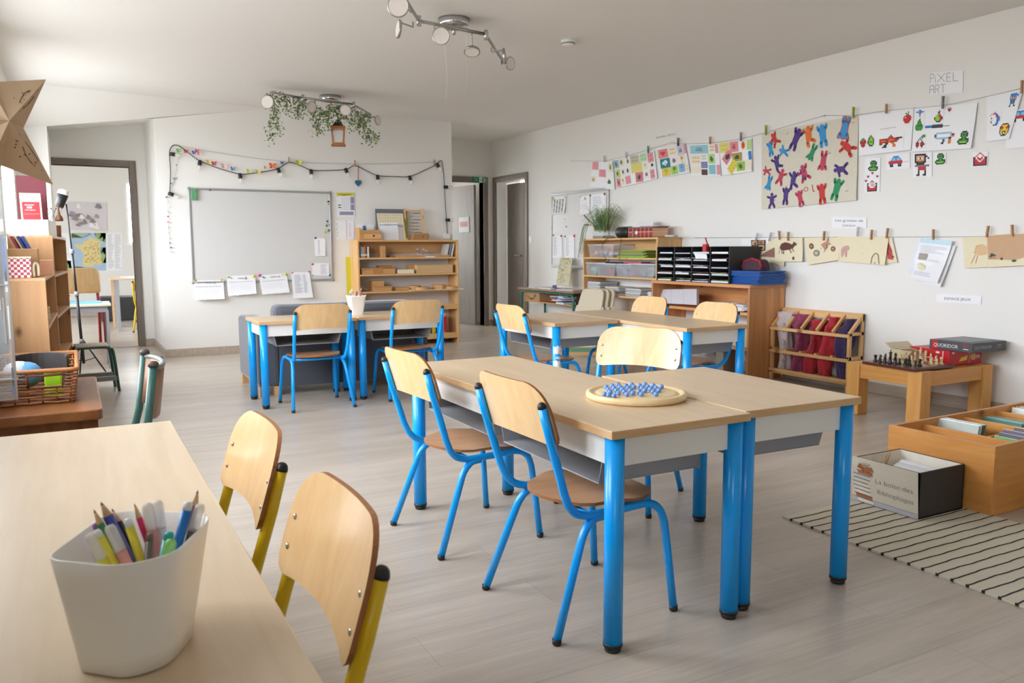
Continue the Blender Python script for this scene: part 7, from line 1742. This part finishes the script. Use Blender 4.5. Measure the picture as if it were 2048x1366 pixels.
# poster of dancing figures
S = Sheet(wallR([(1523.8, 266.6), (1717, 230.4), (1714, 400.8), (1523.8, 418.9)], .010), curl=.01, nx=10, ny=8); S.base(col('#d9d2bf'))
def fig(px, py, s_, rot, c, pose, outline=None):
    """px, py: crop pixels of the poster (5.254 x); a paper-doll figure with a round head, arms and legs"""
    X = 1500+px/5.254; Y = 180+py/5.254
    lt_, rt_ = 1523.8, 1716; a = (X-lt_)/(rt_-lt_); yt = 266.6+(230.4-266.6)*a; yb = 418.9+(400.8-418.9)*a; b_ = 1-(Y-yt)/(yb-yt)
    asp = (S.c[1]-S.c[0]).length/(S.c[3]-S.c[0]).length; k = s_/5.254/150
    def tr(u, v): x = u*math.cos(rot)-v*math.sin(rot); y = u*math.sin(rot)+v*math.cos(rot); return (a+x*k/asp*1.0, b_+y*k)
    la, ra, ll, rl = pose
    def limb(p0, p1, p2, w_):
        pts = [p0, p1, p2]
        for (x0, y0), (x1, y1) in zip(pts[:-1], pts[1:]):
            d = math.hypot(x1-x0, y1-y0) or 1; nx, ny = -(y1-y0)/d*w_, (x1-x0)/d*w_
            S.poly([tr(x0-nx, y0-ny), tr(x1-nx*.9, y1-ny*.9), tr(x1+nx*.9, y1+ny*.9), tr(x0+nx, y0+ny)], cc, hh)
            for (xx, yy, rr) in ((x0, y0, w_), (x1, y1, w_)): S.poly([tr(xx+rr*math.cos(2*PI*i/10), yy+rr*math.sin(2*PI*i/10)) for i in range(10)], cc, hh+.00004)
    for cc, gr, hh in (((outline, .05, .0007),) if outline else ())+((c, 0, .0011),):
        g = gr
        S.poly([tr(x, y) for x, y in ((-.21-g, .28+g), (.21+g, .28+g), (.18+g, -.24-g), (-.18-g, -.24-g))], cc, hh)
        S.poly([tr((.14+g)*math.cos(2*PI*i/14), .43+(.15+g)*math.sin(2*PI*i/14)) for i in range(14)], cc, hh)
        for (an, ln, sx) in ((la, .27, -1), (ra, .27, 1)):
            p0 = (sx*.13, .22); p1 = (p0[0]+ln*.55*math.cos(an), p0[1]+ln*.55*math.sin(an)); p2 = (p1[0]+ln*.55*math.cos(an+.25*sx), p1[1]+ln*.55*math.sin(an+.25*sx)); limb(p0, p1, p2, .085+g)
        for (an, ln, sx) in ((ll, .32, -1), (rl, .32, 1)):
            p0 = (sx*.08, -.20); p1 = (p0[0]+ln*.55*math.cos(an), p0[1]+ln*.55*math.sin(an)); p2 = (p1[0]+ln*.5*math.cos(an-.25*sx), p1[1]+ln*.5*math.sin(an-.25*sx)); limb(p0, p1, p2, .10+g)
UPP = (2.2, .9, -1.9, -1.2); WIDE = (3.0, .2, -2.2, -.9); KICK = (2.6, .9, -1.6, -.3); RUN = (3.6, .8, -2.5, -.7)
RD_, BLU, PUR, ORG, GRE, MAG = '#c8322a', '#2f93cf', '#4a2f7f', '#e0702a', '#1f8f5a', '#c23a56'
for (x, y, s_, r_, c, ps) in ((280, 520, 140, .6, RD_, RUN), (230, 615, 130, .2, BLU, UPP), (385, 640, 120, 1.2, BLU, WIDE), (515, 510, 190, -.5, PUR, UPP), (650, 480, 180, .1, ORG, KICK), (795, 470, 190, .15, BLU, UPP), (690, 650, 140, 2.6, GRE, UPP), (1040, 600, 170, .9, RD_, WIDE), (805, 740, 160, 3.0, MAG, UPP), (305, 770, 150, .3, PUR, KICK), (985, 830, 150, 1.6, PUR, RUN), (190, 850, 100, 1.3, MAG, WIDE), (350, 910, 150, -.4, MAG, WIDE), (215, 975, 130, 2.8, BLU, UPP), (490, 945, 160, -.2, PUR, KICK), (610, 870, 160, .4, MAG, RUN), (250, 1160, 140, 0, PUR, WIDE), (410, 1110, 150, -.1, PUR, UPP), (570, 1135, 140, .3, MAG, UPP), (800, 1085, 170, .1, RD_, UPP), (945, 1040, 180, -.3, GRE, UPP)): fig(x, y, s_, r_, c, ps)
fig(600, 880, 110, .2, PUR, UPP); fig(1010, 400, 170, 2.9, BLU, UPP, '#d0402f')
S.text('O', .475, .17, .085, '#c8402f', .05).line([(.565,.25),(.575,.17)], .012, '#c8402f').disc(.585, .165, .008, .01, '#c8402f')
for (x, y) in ((.28, .93), (.14, .10), (.46, .95), (.62, .93), (.94, .92), (.9, .12), (.27, .26), (.42, .04), (.72, .60), (.93, .55), (.68, .06)): S.line([(x, y), (x+.03, y+.008)], .006, '#7d786c')
tag(S.done('figures_poster'), 'large beige poster covered in coloured dancing paper figures', 'poster')

# pixel pictures (square-cell drawings)
K, W_ = '#1c1c1e', '#f4f4f4'
PAL = {'k': K, 'r': '#c22a30', 'R': '#8f1f28', 'g': '#3f9a3a', 'G': '#1f7a3f', 'l': '#8fce3a', 'b': '#2f7fc8', 'B': '#1c4f9a', 'c': '#8fc3e0', 'o': '#e0702a', 'y': '#f0cf3a', 'p': '#e8a0b0', 'n': '#7a4a2a', 's': '#d8a070', 'w': W_, 'v': '#6a4a8a', 'e': '#77777c', 't': '#2f9a8a', 'm': '#b04a9a'}
APPLE = ['.....n...', '..gg.n...', '...ggn...', '.rrrrrrr.', 'rrwrrrrrr', 'rrrrrrrrr', 'rrrrrrrrr', '.rrrrrrr.', '..rrrrr..']
STRAW = ['..ggg..', '.rgggr.', 'rrrgrrr', 'rkrrrkr', 'rrrkrrr', '.rrrrr.', '.rkrkr.', '..rrr..']
AVO = ['...k...', '..klk..', '.kgllk.', '.kglllk', 'kgllllk', 'kglknlk', 'kgllllk', '.kglllk', '..kkkk.']
PEARG = ['....n...', '...GG...', '..GggG..', '..GggG..', '.GggggG.', 'GggkgkgG', 'GggggggG', 'GggggggG', '.GGggGG.']
PEARR = ['....k...', '...kk...', '...lr...', '..llrr..', '.lllrrr.', 'kllllrrk', 'kllllrrk', '.klllrk.', '..kkkk..']
CHERRY = ['.....ggg', '....gggg', '...k.g..', '..k.k...', '.k...k..', 'RRR.RRR.', 'RrR.RrRk', 'RRR.RRR.', '.k...k..']
WORM = ['...kkkk..', '..kggggk.', '..kgkgkk.', '..kggggk.', '...kggk..', '.kkkggkkk', 'kgggggggk', 'kglllllgk', '.kkkkkkk.']
CAR = ['....bbbbb...', '...bccbccb..', '..bcccbcccb.', 'rrrrrrrrrrrr', 'rrrrrrrrrrrr', '.kek....kek.', '.kkk....kkk.']
LETTER = ['....rr....', '...rwwr...', '..rwwwwr..', 'krwrwwrwrk', 'krwrrrrwrk', 'krrwrrwrrk', 'krrrwwrrrk', 'krrrrrrrrk', 'krrrrrrrrk', 'kkkkkkkkkk']
LETTER2 = ['....kk....', '...kwwk...', 'kkwwppwwkk', 'kwwpppppwk', 'krwwpppwrk', 'krrwwwwrrk', 'krrrrrrrrk', 'krrrrrrrrk', 'kkkkkkkkkk']
HEART = ['.R.R.', 'RpRpR', 'RRRRR', '.RRR.', '..R..']
SMILE = ['..kkkkkk..', '.kyyyyyyk.', 'krryyyyrrk', 'krrryyrrrk', 'kyryyyyryk', 'kyyyyyyyyk', 'kyykkkkyyk', 'kyykwwkyyk', '.kyykkyyk.', '..kkkkkk..']
UNI = ['....pp....', '..ppmmv...', '.pwwwwvv..', '.wwwwwmvb.', 'wwkwwwwmbb', 'wwwwwwwmbb', '.ppwwwwvbb', '..kwwwwbb.', '....wwbbb.', '....kbbk..']
TOOL = ['.ccccccccccc...', 'kcwwwwwwwwwckr.', 'kcwwwwwwwwwcoo.', '.ccccccccckk...', '......kc..oo...', '......kc..oo...', '.....kk...oo...']
RIFLE = ['.......n.......', '......nrn......', 'rrnnrrrorrrkkkk', 'rooorroooorrr..', 'rrrrnnorrnnr...', 'nn..kk..oo.....', '...kk....oo....', '..kkk....oo....']
FACE = ['kkkkkkk...', 'kssssskk..', 'kswkwsk.k.', 'ksssssk...', 'kknnnkk...', '.kkkkk....', 'eeeeeeeee.', '..rrrrr...', '..rrrrr...', '..k...k...', '..k...k...', '.kk..kk...']
NINJA = ['bbbbbbb..b', 'bbbbbbbbb.', 'bsksksb.b.', 'bsssssb...', 'bbbbbbb...', '.kbbbk....', '.kbbbk....', '.ebbbe....', '.k...k....', 'kk...kk...']
BLAST = ['...bbb...', 'bbbcbbbbb', '...bbb...', '....r....', '....r....']
def px_(rows): return lambda s: s.grid(rows, .06, .06, .94, .94, PAL)
t, S, add = board([(1717.5, 231.5), (1828, 214), (1824, 300), (1718.5, 312)], 'first sheet of pixel pictures, with an apple and an orange rifle', curl=.014)
S_red = add(.40, .56, .72, .62, 'paper', lambda s: s.text('NINETTE', .05, .2, .6, '#c0503a', .9))
add(.82, .62, .98, .94, 'paper', px_(APPLE)); add(.02, .18, .16, .44, 'paper', px_(STRAW)); add(.17, .18, .31, .50, 'paper', px_(AVO)); add(.38, .10, .86, .44, 'paper', px_(RIFLE))
t, S, add = board([(1829, 216.5), (1955, 205.8), (1944, 297), (1824, 304)], 'second sheet of pixel pictures, with pears and a toy water gun', curl=.014)
add(.03, .78, .18, .96, 'paper', px_(BLAST)); add(.03, .46, .18, .78, 'paper', px_(PEARG)); add(.34, .62, .50, .92, 'paper', px_(PEARR)); add(.55, .84, .62, .96, 'paper', px_(HEART)); add(.06, .06, .24, .40, 'paper', px_(CHERRY)); add(.36, .12, .76, .42, 'paper', px_(TOOL)); add(.76, .08, .96, .42, 'paper', px_(WORM))
add(.20, .50, .62, .60, 'paper', lambda s: s.rect(.02, .2, .30, .8, '#2f7fc8').rect(.3, .1, .72, .9, '#3f3d44').rect(.72, .35, .98, .5, '#55555a'))
t, S, add = board([(1973.5, 191.5), (2046, 179), (2020, 278), (1974.6, 283)], 'third sheet of pixel pictures, with a unicorn and a heart-eyed smiley', curl=.012)
add(.68, .66, .98, .97, 'paper', px_(NINJA)); add(.05, .30, .50, .64, 'paper', px_(UNI)); add(.50, .06, .92, .36, 'paper', px_(SMILE))
t, S, add = board([(2014, 222), (2075, 214), (2075, 292), (2012, 298)], 'sheet with a red and blue pixel car at the right edge of the picture', curl=.004, off=.009)
add(.06, .66, .80, .98, 'paper', px_(CAR))
for (px, lb, ar) in (([(1729.7, 315.5), (1761.5, 315.5), (1759.4, 384), (1729.7, 386)], 'narrow sheet with a green pixel snake above a red letter', lambda s: (s.grid(WORM, .22, .62, .85, .92, PAL), s.grid(HEART, .42, .52, .60, .60, PAL), s.grid(HEART, .14, .42, .32, .50, PAL), s.grid(HEART, .74, .42, .92, .50, PAL), s.grid(HEART, .0, .30, .18, .38, PAL), s.grid(LETTER2, .16, .03, .82, .34, PAL))),
    ([(1771.7, 309), (1820, 305), (1820, 337), (1772, 341)], 'small sheet with a red and blue pixel car', lambda s: (s.grid(CAR, .12, .18, .70, .85, PAL), s.line([(.74,.45),(.95,.45)], .02, '#8a8a90'))),
    ([(1826, 306), (1864, 304), (1864, 353), (1826, 355)], 'small sheet with a square-headed pixel fighter holding a bar', lambda s: s.grid(FACE, .1, .05, .95, .95, PAL)),
    ([(1869, 306), (1892, 305), (1892, 329), (1869, 331)], 'small square sheet with a green pixel snake', lambda s: s.grid(WORM, .05, .05, .95, .95, PAL)),
    ([(1945, 305), (1976.5, 303), (1975, 332), (1945, 334)], 'small sheet with a red pixel letter and heart', lambda s: s.grid(LETTER, .05, .05, .95, .95, PAL))):
    S = Sheet(wallR(px, .004)); S.base('paper'); ar(S); tag(S.done('pixel_picture'), lb, 'picture')
S = Sheet(wallR([(1858.8, 145.4), (1926.5, 141), (1925.5, 185), (1858.8, 190.5)], .004)); S.base('paper')
def strokes(S, segs, w_=.016):
    for sg in segs: S.line(sg, w_, '#2c2c30')
def L_(x, y, w_, h, pts): return [(x+w_*a, y+h*b_) for a, b_ in pts]
y_ = .55; h_ = .38
strokes(S, [L_(.03, y_, .11, h_, [(0,0),(0,1),(.8,1),(1,.8),(1,.65),(.8,.5),(0,.5)]), [(.19, y_), (.19, y_+.24)], [(.185, y_+.30), (.195, y_+.34)], L_(.25, y_, .22, h_, [(0,0),(1,1)]), L_(.25, y_, .22, h_, [(0,1),(1,0)]), L_(.53, y_, .12, h_, [(1,0),(0,0),(0,1),(1,1)]), L_(.53, y_, .12, h_, [(0,.5),(.9,.5)]), L_(.72, y_, .14, h_, [(0,1),(0,0),(1,0)])])
y_ = .06; h_ = .37
strokes(S, [L_(.02, y_, .12, h_, [(0,0),(0,.85),(.2,1),(.8,1),(1,.85),(1,0)]), L_(.02, y_, .12, h_, [(0,.5),(1,.5)]), L_(.19, y_, .11, h_, [(0,0),(0,1),(.8,1),(1,.8),(1,.65),(.8,.5),(0,.5)]), L_(.19, y_, .11, h_, [(.5,.5),(1,0)]), L_(.34, y_, .16, h_, [(0,1),(1,1)]), L_(.34, y_, .16, h_, [(.5,1),(.5,0)])])
tag(S.done('title_sheet'), 'white sheet reading PiXEL ART in thin black strokes', 'sign')
S = Sheet(wallR([(1663, 433.5), (1734, 435), (1733, 457), (1665, 456.5)], .004)); S.base('paper'); S.text('Les grottes de', .1, .60, .30, '#4a4a4e', .80).text('Lascaux', .31, .18, .28, '#4a4a4e', .38); tag(S.done('title_label'), 'white title label above the cave paintings', 'label')
S = Sheet(wallR([(1873, 587.5), (1963, 591.5), (1962, 609), (1873, 604)], .004)); S.base('paper'); S.text('ESPACE JEUX', .18, .34, .42, '#3f3f43', .60); tag(S.done('area_label'), 'white label in capitals above the low chess table', 'label')
# cave paintings on the lower wire
S = Sheet(wallR([(1482, 478), (1548, 476), (1550, 520), (1486, 522)], .008)); S.base('paper'); S.lines(.1, .1, .3, .6, 6, '#c3c3cc'); tag(S.done('paper_sheet'), 'white sheet behind the photo collage on the lower wire', 'paper')
S = Sheet(wallR([(1502, 480.5), (1530.5, 480), (1530.5, 501), (1504, 503.5)], .016)); S.base(col('#3a2620')).rect(.06, .58, .44, .92, '#cfa478').rect(.52, .62, .94, .94, '#b58a5f').rect(.06, .10, .44, .5, '#8a5a3c').rect(.52, .08, .94, .52, '#c9a684').disc(.3, .7, .1, .1, '#5a3a2a').disc(.72, .3, .12, .1, '#5a3a2a').disc(.7, .75, .14, .08, '#6d452f'); tag(S.done('photo_collage'), 'dark collage of four cave photographs on the lower wire', 'photo')
def painting(px, label, art, off=.02, curl=.012, base='cream', name='cave_painting'):
    S = Sheet(wallR(px, off), curl=curl, nx=8, ny=8); S.base(base); art(S); return tag(S.done(name), label, 'painting')
painting([(1540, 479), (1572, 475), (1570, 533), (1516, 517)], 'crooked sheet with a reddish brown painted hill behind the bison', lambda s: (s.poly([(.02,.12),(.2,.42),(.45,.62),(.75,.68),(.95,.62),(.95,.30),(.5,.22)], '#9c7464'), s.poly([(.3,.5),(.6,.64),(.85,.62),(.7,.52)], '#b5626a'), s.line([(.5,.55),(.9,.35)], .02, '#7d5248'), s.line([(.35,.45),(.8,.27)], .02, '#7d5248')), off=.012)
def bison(s):
    B = '#5f3423'
    s.poly([(.20,.62),(.26,.76),(.40,.82),(.54,.78),(.62,.72),(.68,.74),(.74,.70),(.70,.60),(.60,.54),(.52,.50),(.36,.48),(.24,.50)], B).poly([(.66,.72),(.70,.84),(.76,.78),(.80,.76),(.78,.68),(.70,.66)], '#4a4038')
    for x, y, dx in ((.27,.52,.01), (.33,.50,.0), (.55,.54,.06), (.63,.60,.07)): s.line([(x, y), (x+dx, y-.18)], .03, B)
    s.line([(.21,.64),(.18,.48),(.16,.32)], .012, B).rect(.66, .08, .72, .2, '#3f2f26')
painting([(1549, 476.5), (1605, 475), (1608, 523), (1551, 523.5)], 'cream sheet with a painted brown bison', bison, curl=.02)
def heads(s):
    for x, y, r_, c in ((.18,.68,.07,'#6d4030'), (.62,.62,.06,'#7d6a5a'), (.84,.50,.07,'#8a5a40')): s.disc(x, y, r_, r_*1.6, c); s.disc(x, y, r_*.45, r_*.8, '#b59a7a', .0012)
    s.disc(.32, .40, .10, .13, '#86857a'); s.disc(.32, .40, .05, .07, '#cfc4a4', .0012); s.poly([(.48,.72),(.62,.80),(.74,.92),(.72,.78),(.80,.70),(.66,.66),(.60,.46)], '#c08a78')
    s.line([(.66,.82),(.74,1.0)], .02, '#6d5a40').line([(.60,.52),(.56,.40)], .02, '#a86a58').line([(.48,.60),(.46,.52)], .012, '#7a6a58')
painting([(1610, 476), (1676, 473), (1680, 520), (1617, 530)], 'cream sheet with small painted animal heads', heads, curl=.016)
painting([(1675, 473), (1777, 474), (1772, 530), (1677, 522.5)], 'long cream sheet with a pink arch and a brown arch outline', lambda s: (s.poly([(.08,.2),(.08,.5),(.14,.62),(.23,.66),(.25,.5),(.2,.46),(.2,.2),(.16,.2),(.15,.5),(.11,.2)], '#cfa09a'), s.line([(.72,.02),(.73,.25),(.77,.38),(.81,.40),(.85,.34),(.89,.02)], .025, '#6d4436'), s.line([(.80,.02),(.80,.08)], .03, '#4f6a5a'), s.disc(.52, .36, .03, .02, '#ded3ad')), off=.024, curl=.016)
painting([(1764, 472), (1784, 474), (1795.5, 525), (1772, 526)], 'sheet painted bright red half hidden behind the arch drawing', lambda s: (s.poly([(.25,.15),(.35,.7),(.55,.8),(.75,.5),(.7,.1)], '#c04a4a'), s.line([(.3,.4),(.8,.2)], .06, '#8c2830'), s.line([(.35,.6),(.7,.4)], .06, '#8c2830')), off=.012, curl=.004)
for (px, lb, off, c) in (([(1838, 480), (1898, 488), (1874, 560), (1817, 545)], 'pale blue-edged sheet at the back of the information sheets', .008, '#e3e5f0'), ([(1852, 480), (1912, 492), (1884, 574), (1830, 560)], 'middle one of the tilted information sheets', .014, '#eceef2')):
    S = Sheet(wallR(px, off), curl=.02); S.base(col(c)); tag(S.done('information_sheet'), lb, 'paper')
S = Sheet(wallR([(1843, 475.5), (1905.7, 482.4), (1880.7, 565.6), (1823.9, 556)], .026), curl=.035); S.base('paper').rect(0, .89, 1, 1, '#b9dde6').rect(.3, .93, .75, .96, '#3f5a66')
S.lines(.08, .66, .92, .84, 5, '#b5b7bf', 2).rect(.08, .48, .36, .64, '#857860').lines(.42, .46, .92, .52, 2, '#b5b7bf', 3).disc(.28, .32, .13, .08, '#e6d89a').lines(.08, .10, .92, .20, 3, '#b5b7bf', 4)
for k in range(6): S.disc(.14+.05*k, .36+.03*math.sin(k), .016, .012, '#4a4a3a', .001)
S.cover('sleeve')
tag(S.done('information_sheet'), 'front information sheet in a plastic sleeve, tilted on the lower wire', 'paper')
painting([(1925, 473), (1976, 473), (1976, 534), (1930.5, 536.5)], 'cream sheet with a pale orange deer drawn in outline', lambda s: (s.poly([(.45,.45),(.55,.70),(.8,.74),(.98,.68),(.98,.42),(.7,.38)], '#dcb88a'), s.line([(.5,.42),(.3,.14)], .02, '#c89868'), s.line([(.6,.40),(.5,.14)], .02, '#c89868'), s.line([(.45,.45),(.55,.70),(.8,.74)], .015, '#c28f5c')), off=.016, curl=.01)
def scrib(s):
    q = random.Random(5)
    s.poly([(.02,.25),(.02,.97),(.55,.98),(.98,.95),(.98,.30),(.6,.18)], '#c9a27c')
    for i in range(60):
        x, y = q.uniform(.04, .9), q.uniform(.28, .9); s.line([(x, y), (x+q.uniform(.04, .09), y+q.uniform(-.03, .03))], .008, q.choice(('#b98a62', '#d8b591', '#a8805c')), .001)
    s.disc(.36, .64, .03, .06, '#d8a83a', .0014); s.poly([(.05,.30),(.09,.42),(.20,.46),(.24,.36)], '#3a3f3a', .0014)
    for k in range(4): s.line([(.08+.04*k, .36), (.06+.04*k, .24)], .012, '#2f3530', .0016)
    s.rect(.28, .40, .33, .50, '#2f3f5a', .0014).disc(.33, .24, .03, .04, '#33403a', .0014).disc(.60, .16, .05, .04, '#2f5a3a', .0014).poly([(.95,.72),(1,.76),(1,.62)], '#c0303a', .0014)
painting([(1973, 470), (2068, 464), (2068, 530), (1976, 534.5)], 'large brown crayon drawing with dark animals at the right edge', scrib, off=.024, curl=.012)

# ================================================================ CEILING
DIFF = pmat('diffuser', '#e6ddd6', .6)
def spot(t, O, p, n, r, nm='spot_head'):
    """a flat round lamp head: centre p, facing n"""
    n = Vector(n).normalized(); mm = n.to_track_quat('Z', 'Y').to_matrix(); p = Vector(p)-O
    h = MB().lathe([(r*.55, -.014), (r*.96, -.008), (r, 0), (r, .006), (r*.88, .008), (r*.86, .006)], p, 26, m=mm).build(nm, 'satin', t)
    MB().face([p+mm@Vector((r*.87*math.cos(2*PI*i/26), r*.87*math.sin(2*PI*i/26), .0068)) for i in range(26)]).build('diffuser', DIFF, h); return p
def bar(t, O, pts, r, nm, mt='satin'): return MB().tube([Vector(p)-O for p in pts], r, 10).build(nm, mt, t)
def lamp(label, mount, barpx, zb, heads, arms):
    c = onz(*mount, ZC); t = thing('track_light', label, 'ceiling light', c); O = t.location.copy()
    MB().lathe([(.0, 0), (.105, 0), (.105, -.040), (.095, -.052), (.0, -.055)][::-1], (0, 0, 0), 30).build('ceiling_mount', 'chrome', t)
    A, B = (onz(*p, zb) for p in barpx)
    bar(t, O, [A, B], .011, 'track_bar')
    bar(t, O, [(c.x, c.y, ZC-.05), (c.x, c.y, zb+.0)], .012, 'stem', 'chrome')
    for (p, q) in arms:
        P, Q = onz(*p, zb-.01), onz(*q, zb-.02); bar(t, O, [P, Q], .010, 'swing_arm')
        MB().lathe([(.014, -.03), (.014, .03)], P-O, 12).build('joint', 'chrome', t)
    for (px, n, r, top) in heads:
        p = onz(*px, zb-.095); k = spot(t, O, p, n, r)
        tp = onz(*top, zb-.012)-O; bar(t, Vector((0, 0, 0)), [tp, (tp.x, tp.y, tp.z-.03), (p.x-O.x+.0, p.y-O.y, p.z-O.z+r*.75), (p.x-O.x, p.y-O.y, p.z-O.z)], .005, 'bracket', 'chrome')
    return t, O
view = Vector(CAMP)
near, ON = lamp('chrome six-spot track light nearest the camera', (908, 38), ((838, 42), (975, 69)), 2.53,
    [((796, 12), (-.4, -1, -.25), .060, (822, 14)), ((797, 58), (-1, .12, .1), .055, (826, 44)), ((882, 72), (-.55, -1, -.25), .055, (869, 48)), ((944, 103), (-.2, -.4, -1), .055, (944, 66)), ((1009, 112), (1, -.6, .15), .055, (983, 95)), ((1020, 127), (.35, -1, -.1), .048, (1003, 120))],
    [((838, 42), (812, 0)), ((972, 70), (1006, 122))])
m = MB().tube(bez([onz(889, 90, 2.45)-ON, onz(892, 120, 2.40)-ON, onz(894, 165, 2.28)-ON, onz(890, 198, 2.22)-ON], 4), .0008, 4).tube(bez([onz(932, 64, 2.52)-ON, onz(933, 120, 2.38)-ON, onz(935, 160, 2.28)-ON, onz(929, 188, 2.24)-ON], 4), .0008, 4)
m.build('dangling_thread', 'paper', near)
far, OF = lamp('chrome track light hung with leaves and a wooden lantern', (660, 192), ((608, 196), (708, 209)), 2.545,
    [((535, 204), (-.75, -1, -.1), .060, (545, 190)), ((623, 214), (.55, -1, -.25), .055, (630, 200)), ((691, 220), (-.3, -.8, -.5), .055, (688, 206)), ((731, 238), (-.4, -.8, -.5), .05, (722, 217)), ((755, 241), (.7, -1, .1), .05, (742, 228))],
    [((606, 196), (540, 184)), ((708, 210), (738, 227))])
# hanging leaves
YV = 7.95
gv = thing('leaf_garland', 'artificial leafy garland wound round the far track light', 'garland', ony(640, 210, YV)); O = gv.location.copy()
strands = [[(540, 186), (556, 196), (575, 192), (594, 199), (609, 203)], [(543, 190), (549, 208), (546, 232), (540, 258), (541, 278)], [(549, 215), (556, 240), (560, 262)], [(568, 190), (574, 205), (571, 222)], [(600, 210), (592, 222), (598, 226)], [(607, 203), (620, 220), (630, 232)], [(609, 205), (630, 214), (650, 222), (665, 212)], [(662, 208), (680, 214), (690, 224)], [(655, 220), (640, 235), (633, 262)], [(640, 225), (632, 240), (640, 262)], [(662, 222), (655, 240), (660, 252)], [(676, 222), (692, 232), (703, 252)], [(690, 226), (712, 240), (718, 256)], [(700, 216), (716, 226), (735, 232)], [(720, 235), (733, 255), (750, 268), (742, 282)], [(722, 244), (728, 262), (734, 276)], [(680, 208), (672, 225), (682, 240)], [(735, 228), (728, 236), (716, 242)]]
ms = MB(); q = random.Random(23); ml = MB()
for st_ in strands:
    pts = bez([ony(x, y, YV+q.uniform(-.06, .06))-O for x, y in st_], 6); ms.tube(pts, .0022, 5)
    for p in pts:
        for k in range(7):
            c = p+Vector((q.gauss(0, .026), q.gauss(0, .026), q.gauss(-.008, .024))); a = Vector((q.uniform(-1, 1), q.uniform(-1, 1), q.uniform(-1.2, .3))).normalized(); b_ = a.cross(Vector((q.uniform(-1, 1), q.uniform(-1, 1), q.uniform(-1, 1)))).normalized(); L2 = q.uniform(.018, .032); wd = L2*.30
            ml.add([c, c+a*L2*.5+b_*wd, c+a*L2, c+a*L2*.5-b_*wd], [(0, 1, 2, 3)], q.choice((0, 0, 1, 2)))
ms.build('stem', col('#6a5a40'), gv); ml.build('foliage', ['leafg', 'leafl', 'leafd2'], gv)
# lantern
b0, t0 = ony(677, 292, YV+.1), ony(677, 252, YV+.1); ln = thing('wooden_lantern', 'small orange-brown wooden lantern with a black roof under the garland', 'lantern', b0, R(-16.6)); hh = t0.z-b0.z; wq = .058
MB().box(-wq-.012, -wq-.012, 0, wq+.012, wq+.012, .014).build('base_plate', col('#a8683a'), ln, bev=.003)
for x in (-1, 1):
    for y in (-1, 1): MB().beam((x*(wq-.008), y*(wq-.008), .014), (x*(wq+.002), y*(wq+.002), hh-.02), .018, .018).build('corner_post', col('#b06e3c'), ln)
f = MB()
for z, s_ in ((.02, wq-.006), (hh-.03, wq)): 
    for (a, b_) in ((( -s_, -s_), (s_, -s_)), ((s_, -s_), (s_, s_)), ((s_, s_), (-s_, s_)), ((-s_, s_), (-s_, -s_))): f.beam((*a, z), (*b_, z), .014, .016)
f.build('cross_rails', col('#b06e3c'), ln)
for k in range(4):
    a = PI/2*k; MB().obox((.054*math.cos(a), .054*math.sin(a), .03), .002, .09, hh-.06, a).build('glass_pane', 'glass', ln)
MB().box(-wq-.014, -wq-.014, hh-.02, wq+.014, wq+.014, hh-.006).build('top_plate', col('#a8683a'), ln, bev=.003)
MB().lathe([(.082, hh-.006), (.05, hh+.025), (.022, hh+.055), (.012, hh+.06), (0, hh+.062)], n=4, sm=False, m=Matrix.Rotation(PI/4, 3, 'Z')).build('roof', col('#2c2b28', .5), ln)
MB().tube([(0, 0, hh+.06), Vector((b0.x, b0.y, 2.50))-b0], .002, 5).build('hanging_wire', 'satin', ln)
# smoke detector
p = onz(1136, 80, ZC); sd = thing('smoke_detector', 'small white round smoke detector on the ceiling', 'smoke detector', p)
MB().lathe([(0, -.042), (.030, -.042), (.045, -.034), (.052, -.018), (.052, 0), (0, 0)], n=28).build('housing', 'white', sd)
MB().lathe([(.0475, -.032), (.0525, -.024), (.0475, -.022)], n=28).build('vent_ring', col('#8d8b88'), sd)
